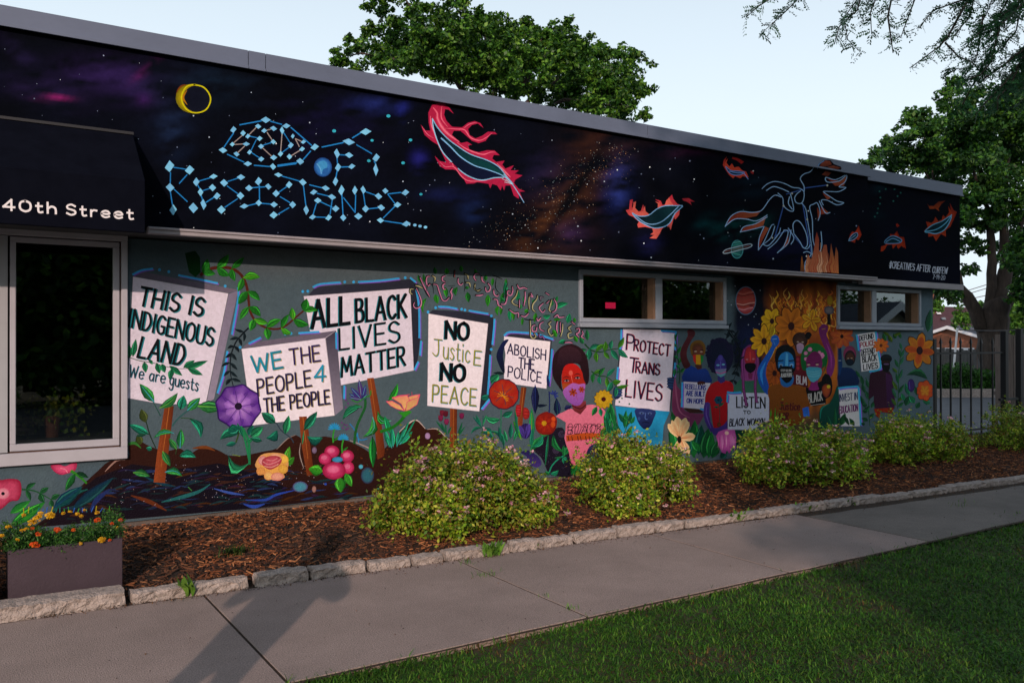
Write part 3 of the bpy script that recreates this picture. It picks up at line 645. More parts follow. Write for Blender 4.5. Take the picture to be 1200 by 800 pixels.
P = FP((700, 150, 5)); feather(P, [(185,460),(205,455),(210,400),(228,395),(222,440),(250,470),(275,465),(290,425),(295,465),(325,488),(380,450),(382,410),(360,395),(395,405),(405,430),(430,425),(440,390),(462,368),(470,395),(495,425),(525,435),(510,450),(505,490),(480,520),(475,500),(455,580),(440,545),(405,570),(390,600),(370,632),(328,628),(355,610),(345,570),(300,560),(260,565),(255,545),(265,530),(230,500),(205,490)],
    [(225,478),(260,495),(320,492),(370,455),(420,435),(490,435),(525,438),(480,480),(455,530),(420,558),(360,568),(310,550),(260,520)], [(240,490),(300,535),(350,545),(400,530),(450,490),(500,440)], w=6, lab='burning feather in the middle of the panel')
P = FP((700, 150, 5)); P.poly([(520,392),(560,390),(598,412),(570,410),(580,432),(552,412),(530,405)], '8a2430'); P.build('painted_flame', fas)
P = FP((700, 150, 5)); feather(P, [(768,165),(785,145),(775,175),(800,205),(815,185),(830,210),(855,205),(880,230),(900,235),(915,270),(880,262),(865,275),(835,262),(825,275),(800,255),(780,225),(762,195)], [(780,205),(810,228),(850,232),(890,240),(860,255),(820,252),(795,235)], [(800,232),(850,243),(885,245),(912,280)], c='8c2420', c2='b03c28', blue='5c7cb4', w=5, lab='small burning feather near the roof edge')
P = FP((700, 150, 5)); P.poly([(820,148),(850,155),(888,178),(870,190),(845,170),(815,158)], '7a1c1c'); P.poly([(925,232),(945,235),(942,252),(928,245)], '7a1c1c'); P.build('painted_flame', fas)
P = FP((1000, 180, 4.706)); feather(P, [(0,470),(8,440),(20,420),(35,425),(50,400),(55,385),(62,410),(72,440),(55,470),(40,462),(36,485),(15,475)], [(2,470),(20,440),(45,428),(50,445),(30,465),(10,472)], [(5,468),(40,440)], c='5c1812', c2='8c2c18', blue='5a84a8', w=4, lab='tiny burning feather below the bird')
# ringed planet
P = FP((840, 150, 4.444)); P.ell(134, 620, 33, 50, '6ab0b0', '3c8890'); P.ell(134, 620, 29, 46, '24605c', '15404a'); P.line([(112, 600), (155, 590)], 6, '2f7a70'); P.line([(112, 640), (150, 650)], 6, '3c8078'); P.line([(118, 585), (150, 580)], 4, '50988c')
P.line([(58,636),(75,622),(110,612),(160,600),(200,592),(212,600),(195,612),(155,622),(110,634),(70,642),(58,636)], 4.5, '8fa0ae', True); P.line([(70,632),(130,618),(198,602)], 4, '6a4440')
P.build('painted_planet', fas, 'teal ringed planet')
# phoenix: outlines, fire and constellation lines
P = FP((840, 150, 4.444))
for Q in ([(70,498),(100,445),(150,420),(210,425),(260,415),(235,445),(180,455),(120,460)], [(150,528),(170,505),(230,485),(285,445),(270,495),(200,518)], [(245,620),(250,560),(280,500),(300,510),(272,560)], [(345,640),(380,600),(398,540),(405,590)], [(600,250),(660,265),(698,240),(685,290),(640,290)], [(565,440),(570,395),(610,432)], [(575,325),(620,352),(600,362)], [(555,470),(548,400),(565,430)]):
    P.poly(Q, '7a2a1e', '8c4a30', (1, 0))
P.poly([(540,190),(570,158),(610,152),(630,175),(672,190),(665,215),(620,215),(640,240),(590,210)], '141016'); 
for Q in ([(560,165),(600,155),(615,180),(590,190)], [(600,182),(640,190),(670,200),(640,212),(610,205)], [(570,230),(590,212),(620,222),(600,240)]): P.poly(Q, '6c3428', '4a2018')
for Q in ([(480,300),(600,285)], [(375,390),(330,560)], [(330,550),(400,520),(480,610)], [(475,385),(520,640)], [(390,330),(480,305)]): P.line(Q, 5, '33508c')
bl_ = '80a2c6'
for Q in ([(262,300),(290,275),(330,263),(380,275),(420,295),(455,300),(480,320),(478,360),(465,380),(440,375),(432,350),(445,328),(462,315)], [(285,310),(320,290),(360,300),(400,318)], [(480,330),(480,290),(460,250),(480,225),(510,215),(530,190)], [(345,325),(370,350),(375,390),(400,415),(425,420),(425,390),(410,330)],
    [(70,498),(100,445),(150,420),(210,425),(260,415),(300,360),(330,335),(360,345)], [(70,498),(120,460),(180,460),(235,470),(290,440)], [(150,528),(170,500),(230,485),(290,450)], [(150,528),(200,518),(270,500)], [(245,625),(250,560),(275,500)], [(245,625),(275,580),(310,500),(325,490)], [(270,595),(310,560),(330,500)], [(270,595),(300,600),(350,540),(360,510)], [(295,620),(340,580),(380,520)],
    [(345,640),(380,600),(400,530),(378,520)], [(350,635),(400,590),(415,520)], [(415,595),(430,560),(400,510)], [(430,540),(425,490),(445,470),(470,490),(495,545),(500,600),(480,615),(460,580),(430,540)], [(470,380),(490,410),(500,470),(515,560),(525,650),(520,740)], [(555,470),(565,430),(550,380),(530,385),(510,400),(525,470),(530,580),(560,635),(575,600),(570,530)], [(560,370),(590,430),(615,430)],
    [(580,390),(570,365),(600,365),(650,390),(685,380),(650,370),(620,350),(580,320),(620,320),(660,320),(695,300),(660,295),(690,270),(698,235),(660,265),(600,270),(592,245),(640,258),(690,235)], [(480,640),(500,635),(520,650),(490,690),(488,740)], [(405,345),(400,380),(420,410)], [(480,615),(500,620),(515,600)]): P.line(Q, 4.2, bl_, True)
for a in ((498,465),(530,650),(375,392),(418,327),(600,287),(318,560)): P.ell(a[0], a[1], 5, 6, '9a9a90', n=6)
P.build('painted_bird', fas, 'blue outlined phoenix rising from flames')
P = FP((840, 150, 4.444), YF-.0352)
P.poly([(548,197),(558,172),(575,157),(612,153),(632,176),(668,190),(672,199),(664,214),(640,206),(600,203),(570,200)], '161218')
for Q in ([(560,190),(566,170),(590,157),(612,160),(622,178),(600,186)], [(600,190),(628,183),(668,196),(650,204),(620,204)]): P.poly(Q, '7c3c2c', '54261c')
P.line([(548,197),(556,176),(580,158)], 4, '5078a8', True)
capp = sorted([o for o in bpy.data.objects if o.name.startswith('roof_edge')], key=lambda o: o.name)[4]; P.build('painted_feather', capp, 'brown wing tip painted over the metal roof edge')
P = FP((840, 150, 4.444))
P.poly([(465,740),(468,690),(472,655),(480,700),(488,740)], '9c5a24', '5a3420')
P.poly([(488,742),(492,690),(505,650),(520,680),(535,620),(540,570),(548,530),(560,570),(560,630),(575,640),(585,600),(600,600),(610,690),(618,745)], '7c3028', 'b06a48', (0, 1))
P.poly([(610,745),(618,650),(622,590),(632,640),(640,680),(648,610),(658,640),(663,752)], '6c3a28', 'b0683c', (0, 1))
for k in range(16):
    x = 495+k*10.5+r.uniform(-3, 3); y = 640+r.uniform(-60, 40) if 3 < k < 9 else 660+r.uniform(-30, 30); P.line([(x, 744), (x-6, 715), (x+5, 690), (x, y)], r.uniform(3, 7), r.choice(['b87850', 'a04a34', 'c89878', '8c3424', 'b06a3c']), True, taper=.2)
P.build('painted_flames', fas, 'orange flames under the phoenix')
# recessed panel
def F2(c): return Paint(YF2, True).T(*c)
P = F2((1000, 180, 4.706)); feather(P, [(175,535),(178,505),(200,500),(205,470),(225,455),(225,435),(245,440),(262,420),(275,452),(300,455),(310,520),(290,500),(270,520),(262,495),(240,520),(235,495),(205,500),(190,530)], [(195,485),(215,458),(245,448),(285,468),(280,485),(240,490)], [(205,480),(240,462),(280,480)], c='5c1410', c2='8c2c14', blue='50789c', w=5, lab='left small burning feather', par=fas2)
P = F2((1000, 180, 4.706)); P.poly([(255,385),(262,378),(275,392),(262,400)], '6c1c10'); P.poly([(420,270),(430,285),(455,285),(480,262),(515,258),(495,275),(480,300),(485,315),(465,300),(435,302)], '4c1a10', '7c3418'); P.build('painted_flame', fas2)
P = F2((1000, 180, 4.706)); feather(P, [(405,425),(425,400),(415,370),(440,380),(455,370),(465,345),(480,370),(500,360),(505,335),(520,350),(545,310),(540,270),(560,310),(578,320),(560,365),(545,400),(520,420),(522,455),(495,440),(470,480),(455,450),(430,455),(428,435)], [(410,425),(450,390),(500,370),(548,340),(535,385),(510,420),(470,438),(435,432)], [(415,425),(470,415),(520,380),(550,335)], c='5c1810', c2='842c16', blue='4c88a4', w=5, lab='right small burning feather with long flames', par=fas2)
P = F2((1000, 180, 4.706)); 
for x, y in ((165,200),(198,188),(245,190),(278,210),(262,228),(240,255),(170,235),(168,268),(158,295),(155,320),(142,340)): P.ell(x, y, 5, 5, '22504c', n=7)
P.text('#CREATIVES AFTER', (222, 625), (438, 650), (3, -36), 4.2, 'a0a6b4'); P.text('CURFEW', (452, 655), (530, 660), (3, -34), 4, 'a0a6b4'); P.text('7-19-20', (455, 688), (518, 694), (2, -24), 3.4, '8a909e')
P.build('painted_lettering', fas2, 'small white hand lettering with a date')

# ------------------------------------------------------------------ lower wall mural
def WP(c=(0, 0, 1)): return Paint(YW).T(*c)
def sub(P, name, par, label=None): return P.build(name, par, label)
green = [('1c6a34', '0c3c24', '0a2c1c'), ('2c8a34', '14502c', '0c3820'), ('1a7a54', '0c4030', '0a2c22')]
bright = [('2c8c24', '165a1c', '0c4418'), ('1e7a20', '105018', None), ('3c9a20', '1c6a1c', '5aa028')]
teal = [('1c7a5c', '0c4438', '0a3028'), ('147058', '0a3c3c', None), ('2c9a64', '10503c', '0a3830')]
darkl = [('101c24', '0a141c'), ('14242c', '0c181e')]
# soil with painted stones, stars and streaks
P = WP()
P.poly(P.smooth([(60,602),(72,588),(95,568),(112,552),(125,541),(146,538),(146,522),(158,518),(170,524),(188,530),(205,527),(215,534),(228,527),(240,526),(252,531),(262,536),(280,536),(300,532),(318,528),(328,518),(340,512),(352,520),(360,517),(375,514),(392,518),(404,520),(420,528),(434,536),(445,530),(455,520),(462,512),(470,505),(482,495),(490,498),(496,506),(505,504),(520,514),(535,522)], 3)+[(540,573),(440,583.5),(300,598.4),(140,610),(100,613),(40,617)], '33180f', '1c0f12', (0, 1))
P.poly([(55,612),(80,585),(110,560),(150,545),(200,552),(250,545),(300,560),(330,575),(320,594),(300,598),(140,609.6),(60,615)], '150e18', '0d0a18', (1, .3))
P.line([(120,553),(132,541),(142,540)], 2, 'a08078', True, ends=.3); P.line([(405,519),(425,527),(440,536)], 1.5, 'a89a98', True, ends=.4); P.line([(462,511),(475,499),(485,495),(495,505)], 1.5, 'b8a8a4', True, ends=.4); P.line([(346,522),(345,535),(350,552)], 1.2, 'a09490', True, ends=.4); P.line([(498,506),(510,506),(522,517),(533,522)], 1.3, 'b8a8a4', True, ends=.4); P.line([(318,529),(330,517),(340,512)], 1, '988c88', True, ends=.4)
r = random.Random(5)
cols = ['16323a', '1c2648', '3a221c', '201838', '161f36', '40240f', '2a1632', '10262c', '20305c', '2c1810', '14101c']
for k in range(260):
    x = r.uniform(70, 400); y0 = 552-(max(0, x-100)*.0)+r.uniform(0, 50); y1 = min(y0, 607-x*.05)
    if x < 140: y1 = max(y1, 665-x*.75 if x < 120 else y1)
    if y1 > 612-x*.06: y1 = 600-x*.06
    L = r.uniform(5, 26); a = r.uniform(-.5, .25); P.line([(x, y1), (x+L*.5, y1+a*L*.4-r.uniform(-1, 2)), (x+L, y1+a*L*.7)], r.uniform(.8, 3), r.choice(cols), True, ends=.15)
for Q, w, c in (([(185,590),(210,584),(228,578),(240,570)], 4.5, '1f6064'), ([(282,589),(305,589),(318,583),(340,578)], 3, '24409c'), ([(280,594),(292,597),(304,594)], 4, '2a48a8'), ([(245,575),(262,580),(280,583)], 3, '3450a0'), ([(150,582),(172,590),(190,600)], 5, '5a2a14'), ([(125,575),(112,585),(104,598)], 6, '1c2a5c'), ([(60,600),(85,580),(100,574)], 5, '14504c'), ([(215,573),(219,577)], 4, '3c7a3c'), ([(165,560),(182,568),(200,572)], 4, '10384a'), ([(220,527),(235,526),(245,530)], 4, '6c3a18'), ([(140,524),(152,520),(160,526)], 3.5, '2c6a2c'), ([(266,535),(275,537)], 3, '6c8420')):
    P.line(Q, w, c, True, ends=.2)
for k in range(120):
    x = r.uniform(120, 380); y = r.uniform(545, 596-max(0, x-140)*.06); P.ell(x, y, .5, .45, r.choice(['a8a0b0', '707894', '8c7c74']), n=5)
for k in range(90):
    x = r.uniform(300, 530); y = r.uniform(528, 560); P.ell(x, y, r.uniform(.6, 1.6), .5, r.choice(['4c2010', '6a3418', '24100c', '3a1a10']), n=5)
for x, y, a, b, c1, c2 in ((346,574,9,6.5,'3c8aa0','4c3c6c'),(362.5,577,2.6,4,'a88078','6c4c4c'),(362.5,530.5,3,4,'7c6a88','4a3c58'),(426,561,8,10,'2c6a7c','2c2444'),(418,550.5,2.7,2.7,'50b0c8','2a7090'),(439,597-20,1,1,'2c8a70','2c8a70'),(376,571,1.5,1.5,'2c50b8','2c50b8'),(498,514,3.2,4,'a888b4','70587c')): P.ell(x, y, a, b, c1, c2)
wall_ = [o for o in bpy.data.objects if o.name == 'wall'][0]
P.build('painted_soil', bld, 'dark painted soil mound with blue and teal streaks').matrix_parent_inverse = Matrix.Translation((0, -YW, 0))
def bpart(P, name, label=None): return P.build(name, bld, label)
# --- left poppies and leaves below the large window
P = WP((0, 400, 4)); P.leaf((60,860),(215,750),55,'2c8a24','14602c','0c4420'); P.blob([(-30,650),(20,645),(60,640),(100,650),(108,700),(95,740),(60,745),(20,780),(-30,785)], 'c0486c', '8c1438'); P.ell(28, 708, 30, 28, 'd890a4', 'c04c70'); P.ell(28, 708, 8, 8, '0c0810'); 
bpart(P, 'painted_poppy', 'large crimson poppy at the lower left edge')
P = WP((0, 400, 4)); P.blob([(235,580),(270,576),(300,585),(330,572),(352,572),(345,605),(310,620),(280,625),(250,608)], 'd0507c', '981c48'); P.line([(310,615),(300,600),(280,595)], 4, 'e08098', True); P.line([(330,610),(370,640),(395,665)], 14, '2c7a20', True, taper=.6); P.leaf((345,620),(302,700),34,'1c6a2c','0c4420'); P.leaf((350,615),(405,640),26,'0c4020','0c3020')
bpart(P, 'painted_poppy', 'small pink poppy under the window frame')
P = WP((0, 400, 4)); P.vine([(110,690),(170,700),(240,740)], 8, '1a4c2c', 3, [('1c5a30','0c3820')], 50, 26, seed=2); P.leaf((60,800),(150,742),40,'2c8c2c','126030'); P.leaf((250,780),(380,680),60,'0c4a44','0a2c4c','103858'); P.leaf((330,790),(520,640),50,'0c3c40','0c2844'); 
for k in range(20): P.line([(120+k*20, 800), (124+k*20+r.uniform(-8, 8), 780+r.uniform(-8, 8))], 4, r.choice(['2c5ab0', 'a8a020', '3c8a30', '1a6a70']))
bpart(P, 'painted_leaves')
# --- placards
def placard(label, face, side=None, top=None, back=None, edges=(), stake=None, crop=(0, 0, 1), fcol='e2dcf6', fcol2=None, scol='726c84', tcol='5e586c'):
    P = WP(crop)
    if back: P.poly(back, '2e3040', '262a38', (1, 0))
    if side: P.poly(side, scol, '8a849a', (0, 1))
    if top: P.poly(top, tcol, '6c667a', (1, 0))
    P.poly(face, fcol, fcol2 or fcol, (1, 1))
    for i in range(len(face)):            # uneven brushed edge
        P.line([face[i], face[(i+1) % len(face)]], .35*crop[2], '9a92a2')
    w = 2.3*crop[2]
    for e in edges:
        if len(e) == 1: P.ell(e[0][0], e[0][1], w*.75, w*.8, '38a0e0', n=8)
        else: P.line([(x+.6*w, y+.55*w) for x, y in e], w*.75, '8450c8', True); P.line(e, w, '34a0e0', True)
    o = bpart(P, 'painted_placard', label)
    if stake:
        Q = WP(crop); Q.poly(stake, '8c4422', '5a2812', (1, 0)); c = stake
        L = [c[0], c[-1]] ; 
        Q.line([((c[0][0]+c[1][0])/2, (c[0][1]+c[1][1])/2+2), ((c[-1][0]+c[len(c)//2][0])/2, (c[-1][1]+c[len(c)//2][1])/2-4)], .8*crop[2], 'a4602c', taper=.6, cap=False)
        sub(Q, 'painted_stake', o)
    return o
def words(par, crop, lines):
    P = WP(crop)
    for l in lines: P.text(*l[:6], **(l[6] if len(l) > 6 else {}))
    sub(P, 'painted_lettering', par)
c1 = (130, 290, 4.2125)
o = placard('painted placard reading THIS IS INDIGENOUS LAND We are guests', [(87,140),(550,222),(440,775),(240,778),(60,745)], [(552,224),(600,205),(480,752),(443,776)], [(88,138),(132,115),(600,204),(551,220)],
    None, [[(88,128),(130,108),(180,100)], [(215,105)], [(260,114)], [(310,132),(400,150),(495,170)], [(535,185)], [(598,195),(598,250),(568,425)], [(545,515),(528,620),(498,720)]], [(240+0,785),(284,787),(262,1000),(245,1170),(190,1165),(205,1020)], c1)
words(o, c1, [('THIS IS', (112,280), (418,336), (18,-88), 13, '0c1418', dict(sh='1c7888', so=(6,4))), ('INDIGENOUS', (62,388), (468,486), (14,-88), 11, '0c1418', dict(sh='1c7888', so=(6,4))), ('LAND', (108,540), (322,582), (24,-98), 13, '0c1418', dict(sh='1c7888', so=(6,4))),
    ('We are', (66,638), (238,672), (8,-58), 5.5, '1c2c3c', dict(sh='2c7c94', so=(3,3))), ('guests', (262,680), (400,712), (6,-62), 5.5, '1c2c3c', dict(sh='2c7c94', so=(3,3)))])
P = WP(c1); P.vine([(62,540),(120,560),(180,570),(250,590),(330,600),(400,580)], 4, '1c4a34', 0, teal, 40, 20)
for a in [(70,545,68,480),(85,540,100,450),(140,565,148,620),(200,570,215,625),(225,575,240,620),(262,585,325,635),(275,600,262,655),(330,595,385,558),(345,598,450,560),(350,600,425,632),(165,570,180,560)]: P.leaf(a[:2], a[2:], 30, '1c7a50', '0c4834', '0a3828')
sub(P, 'painted_vine', o)
c2 = (260, 290, 5)
o2 = placard('painted placard reading ALL BLACK LIVES MATTER', [(47,178),(685,130),(706,625),(270,713),(120,725),(85,395)], None, None, [(70,180),(85,160),(120,122),(690,74),(735,105),(745,430),(725,600),(700,625)],
    [[(42,150)], [(72,148)], [(105,122),(150,105),(262,95)], [(292,92)], [(345,92)], [(375,92),(500,84),(615,70)], [(655,66)], [(688,68),(715,90)], [(722,140),(738,250),(740,425)], [(750,450),(745,530)], [(732,575),(712,618)]], [(425,672),(465,668),(500,850),(533,1100),(528,1140),(490,1160),(470,960),(442,780)], (340, 310, 5), 'e2dcf6')
kb = dict(sh='1c8090', so=(-6, 3))
words(o2, (340, 310, 5), [('ALL', (98,368), (318,340), (0,-160), 22, '0a0e14', kb), ('BLACK', (362,333), (662,302), (-2,-135), 17, '0a0e14', kb), ('LIVES', (262,500), (622,452), (-3,-125), 13, '0a0e14', kb), ('MATTER', (275,662), (655,592), (-3,-112), 14, '0a0e14', kb)])
o = placard('painted placard reading WE THE PEOPLE 4 THE PEOPLE', [(80,595),(575,530),(632,995),(145,1052)], [(577,530),(640,485),(682,955),(634,994)], [(82,592),(115,560),(640,484),(576,528)], None,
    [[(72,585)], [(125,562),(190,528)], [(338,505)], [(372,502)], [(420,500),(535,492)], [(640,500),(642,590)], [(690,820),(688,890)]], [(420,1001),(466,999),(486,1160),(512,1345),(470,1356),(436,1170)], c2, 'e2dcf4', 'e6e0f8', '3c3a4c', '6c6478')
kt = dict(sh='9a8c5c', so=(5, 4))
words(o, c2, [('WE', (150,735), (322,705), (-14,-95), 14, '1a86a4', kt), ('THE', (368,690), (545,665), (-8,-92), 11, '2c2058', kt), ('PEOPLE', (178,871), (492,815), (-8,-92), 11, '1e1a4a', kt), ('4', (512,792), (575,786), (2,-92), 12, '1a8cb4', kt), ('THE PEOPLE', (216,974), (602,922), (-6,-80), 11, '1c1848', kt)])
c4 = (490, 350, 5)
o = placard('painted placard reading NO JUSTICE NO PEACE', [(45,82),(405,142),(352,672),(38,638)], None, None, [(47,80),(70,60),(230,66),(425,92),(446,125),(425,300),(405,590),(354,671),(380,300),(406,141)],
    [[(42,72)], [(88,46)], [(108,40),(160,42),(215,52)], [(245,55)], [(265,60)], [(292,64),(350,74),(402,82)], [(425,95)], [(444,118),(440,180),(432,265)], [(424,298)], [(418,335),(412,450),(403,572)], [(410,602),(368,655)]], [(175,655),(218,658),(216,905),(173,905)], c4, 'e2dcf6')
kj = dict(sh='1c8090', so=(-5, 3)); kg = dict(sh='2a8cb0', so=(3, 4))
words(o, c4, [('NO', (150,228), (285,240), (4,-98), 20, '0a0e14', kj), ('J', (70,335), (115,340), (0,-100), 7, '8c8c1c', kg), ('ustic', (134,352), (292,378), (4,-115), 7, '8c8c1c', kg), ('E', (318,390), (358,395), (6,-85), 8, '8c8c1c', kg), ('NO', (122,480), (262,490), (4,-95), 21, '0a0e14', kj), ('PEACE', (68,612), (330,638), (4,-100), 9, '8c8c28', kg)])
o = placard('painted placard reading ABOLISH THE POLICE', [(502,218),(782,250),(758,535),(500,500),(503,400),(510,330),(500,260)], None, None, [(504,216),(530,196),(790,236),(782,420),(760,534),(772,300)],
    [[(505,212),(532,194),(610,196),(700,206),(795,236)], [(792,300),(785,400),(772,512)]], [(605,525),(638,528),(622,640),(612,765),(582,762),(592,650)], c4)
words(o, c4, [('ABOLISH', (522,322), (752,362), (3,-60), 8, '201c48'), ('THE', (590,410), (682,422), (3,-62), 9, '201c48'), ('POLICE', (525,462), (725,500), (4,-62), 8, '201c48')])
P = WP(c4); P.poly(P.smooth([(530,240),(500,245),(470,290),(455,340),(470,390),(490,430),(505,440),(505,400),(495,340),(505,280)], 3, True), '141c48', '0c1428'); P.leaf((505,445),(435,440),22,'0c2428','0c1c24'); P.leaf((690,512),(690,690),50,'141c48','0c1030','20306c'); P.leaf((690,640),(765,635),20,'0c1c34','0c1428'); sub(P, 'painted_leaf', o)
P = WP(c4); P.blob([(572,650),(580,632),(600,635),(605,660),(602,695),(585,705),(570,690)], 'c02c34', '7c141c'); P.blob([(622,650),(645,655),(656,680),(650,712),(625,720),(615,690)], 'a82c28', '701418')
for y in (650,665,680,694): P.line([(572,y),(602,y+4)], 3, '4c0c14')
for y in (675,695): P.line([(625,y),(652,y+4)], 3, '4c0c14')
sub(P, 'painted_hand', o, 'red hand gripping the stake')
c6 = (700, 370, 5.333)
o = placard('painted placard reading PROTECT TRANS LIVES', [(182,75),(516,90),(478,612),(130,570)], None, None, [(170,75),(182,73),(518,88),(530,92),(520,300),(482,612),(470,612),(128,572),(150,300)], [[(172,85),(168,180),(160,225)], [(150,330),(142,420)], [(430,92),(480,94),(520,98)], [(522,110),(515,210)], [(515,300),(508,380)]], None, c6, 'e2dcf6')
kr = dict(sh='a82434', so=(4, -2))
words(o, c6, [('P', (202,212), (248,220), (6,-98), 10, '241a3c', kr), ('ROTECT', (250,218), (478,256), (6,-70), 9, '241a3c', kr), ('T', (218,355), (268,362), (10,-90), 10, '241a3c', kr), ('RANS', (262,360), (412,378), (4,-70), 9, '241a3c', kr), ('LIVES', (196,515), (425,545), (8,-105), 10, '241a3c', kr)])
P = WP(c6)
for a in ((175,525),(158,548),(222,562),(203,497)): P.ell(a[0], a[1], 6, 7, '3c6a5c', n=6)
sub(P, 'painted_spots', o)
for cx, cy, sg in ((148,485,1),(492,430,-1)):
    P = WP(c6); P.blob([(cx-22*sg,cy-30),(cx+20*sg,cy-38),(cx+26*sg,cy-10),(cx+18*sg,cy+30),(cx-12*sg,cy+48),(cx-30*sg,cy+20)], '28406c', '141c40')
    for k in range(4): P.line([(cx-14*sg,cy-26+k*17),(cx+26*sg,cy-32+k*18)], 9, '2c4878'); P.line([(cx-12*sg,cy-19+k*17),(cx+22*sg,cy-24+k*18)], 2.5, '0c1228')
    sub(P, 'painted_hand', o, 'dark blue hand holding the placard edge')
# --- vines, leaves and flowers, left half
P = WP((200, 280, 6.67)); P.poly([(70,100),(150,80),(185,130),(190,250),(150,290),(100,250)], '0a2c14', '0c3c18')
P.vine([(185,275),(260,225),(350,210),(430,220),(500,265),(545,350),(560,450),(575,560),(620,640),(700,690),(790,700),(860,670),(930,610),(995,555)], 26, '4c2018', 11, bright, 125, 62, seed=4, ang=48, start=.02)
bpart(P, 'painted_vine', 'brown curling vine with bright green leaves between two placards')
P = WP((130, 290, 4.2125)); P.vine([(650,395),(620,425),(585,470),(562,540),(560,620),(575,690)], 8, '101820', 8, darkl, 46, 17, seed=2, ang=50); bpart(P, 'painted_vine', 'dark vine rising from the purple flower')
def leafy(name, crop, L, stems=(), label=None, cs=teal, rib=None):
    P = WP(crop)
    for Q, w_, c_ in stems: P.line(Q, w_, c_, True)
    for i, a in enumerate(L):
        cc = cs[i % len(cs)]; P.leaf(a[:2], a[2:4], a[4], cc[0], cc[1], rib or (cc[2] if len(cc) > 2 else None), a[5] if len(a) > 5 else 0)
    return bpart(P, name, label)
c = (130, 440, 5)
leafy('painted_sprig', c, [(225,160,140,50,60),(255,195,360,105,50,.1),(375,205,395,120,60),(415,210,490,135,55),(475,185,630,195,75),(430,260,495,375,50,-.2),(375,435,380,320,50),(355,440,310,375,40),(195,350,80,290,50),(340,345,222,375,34,.2),(275,450,320,540,44),(370,480,468,490,50,-.2),(290,575,390,600,45,-.2),(108,575,205,600,45,-.1),(215,440,180,430,30)],
    [([(215,150),(260,240)], 5, '1c4a40'), ([(330,300),(365,255),(430,205),(500,185)], 8, '2c5a5c'), ([(380,255),(430,258),(470,270)], 5, '2c4c30'), ([(235,430),(200,350),(175,260)], 6, '1c3020'), ([(350,470),(355,440)], 4, '1c3a20')], 'leafy sprig around the first stake', [('2c8a3c','0c4c34','3c9ab0'), ('2a7a3c','104428','58a040'), ('1c8a6c','0c4a40','0c2c24')])
P = WP(c); P.leaf((175,280),(150,200),52,'3c4a20','2a3818'); P.leaf((150,410),(130,350),46,'3a481c','2a3818'); P.leaf((180,350),(120,360),20,'1c4a38','0c3028'); bpart(P, 'painted_leaf')
P = WP((130, 440, 5)); P.flower(712, 190, 130, 8, '9a6cc4', '4c2088', None, w=98, rot=12, out='2c1458', base=.3, tipw=.9)
for k in range(8): P.petal((712,190), 45*k+12, 84, 60, 'b88cd8', '8050b4', base=.3, tipw=.7)
for k in range(8): P.line([(712,190), (712+95*math.cos(k*.785+.6), 190+95*math.sin(k*.785+.6))], 3, '3c1c6c')
P.ell(712, 187, 22, 22, '241434', '0c0c18', 10); bpart(P, 'painted_flower', 'large purple flower between two placards')
leafy('painted_sprig', c, [(715,350,605,385,55,.2),(700,405,640,420,30),(655,480,780,525,60,.5),(740,370,705,285,24),(770,360,800,300,40),(760,400,800,380,30)], [([(730,310),(755,400),(780,520)], 12, '1c7a4c'), ([(690,300),(715,340),(700,400)], 8, '2c4a20')], 'stem and drooping leaves below the purple flower')
c = (260, 430, 4.444)
leafy('painted_sprig', c, [(250,300,175,245,55),(260,340,200,380,50,-.3),(300,360,320,260,44),(400,340,470,240,50),(60,320,0,350,60),(120,370,185,320,50),(180,395,115,380,30),(500,380,415,370,50,-.3),(390,420,400,340,10)], [([(255,300),(280,340),(330,380),(345,405)], 6, '2c3c4c'), ([(80,330),(110,400),(115,515)], 12, '1c7a4c')], 'leaves around the second stake')
P = WP(c)
P.leaf((300,520),(325,425),40,'4c9a2c','1c6a20','8ab83c'); P.leaf((310,530),(350,480),34,'3c8a24','1c6020')
P.blob([(145,520),(175,470),(240,458),(300,468),(318,500),(316,540),(290,560),(300,590),(260,605),(230,600),(200,575),(160,575),(158,545)], 'd8a04c', 'c8945c')
for x,y,a,b,c1_,c2_ in ((175,555,24,22,'dc9c54','c08048'),(215,580,24,24,'e0b870','d08c50'),(262,585,34,22,'dca088','c87a70'),(292,545,26,26,'e0b04c','c88c3c'),(296,495,24,22,'e0b850','d09c3c'),(250,480,30,18,'dcb088','cc9068'),(185,500,24,26,'dca0a0','c06c68')): P.ell(x,y,a,b,c1_,c2_,12)
P.blob([(180,500),(210,478),(260,475),(285,495),(270,525),(225,548),(190,530)], 'b85060', '9c3040'); P.line([(185,505),(215,520),(262,505),(280,490)], 5, 'd88890', True); P.line([(195,530),(230,535),(265,520)], 5, 'dc9890', True); P.line([(205,495),(235,500),(260,488)], 4, 'd08088', True)
bpart(P, 'painted_rose', 'yellow and pink rose beside the second stake')
P = WP(c)
P.leaf((500,560),(425,545),60,'3c9a24','1c6a1c'); P.leaf((590,590),(597,672),60,'3c9a2c','1c6a20','2c7a20'); P.leaf((620,570),(655,640),44,'3c9a2c','1c6a20')
for x,y,a,b in ((548,455,40,34),(512,492,34,32),(630,480,36,34),(635,540,32,34),(560,555,62,48)): P.ell(x,y,a,b,'c83c74','941440',16,mid=.55); P.ell(x-4,y-6,a*.6,b*.5,'d86c98','c02c64',12)
P.ell(578, 497, 29, 15, '3c98c4', '2074a4', 12); bpart(P, 'painted_flower', 'round pink flower with blue centre')
P = WP((380, 440, 6.667))
for cx, cy, R_ in ((40,410,52),(112,492,46)):
    P = WP((380, 440, 6.667))
    for k in range(9): P.petal((cx, cy+25), 180+k*22.5, R_, 13, '1c7ab0', '2c98d0', base=.4)
    P.line([(cx,cy+30),(cx-10,cy+80),(cx-8,cy+130)], 12, '2c8a2c', True); P.leaf((cx-4,cy+120),(cx+38,cy+85),16,'2c8a2c','145c20'); bpart(P, 'painted_cornflower')
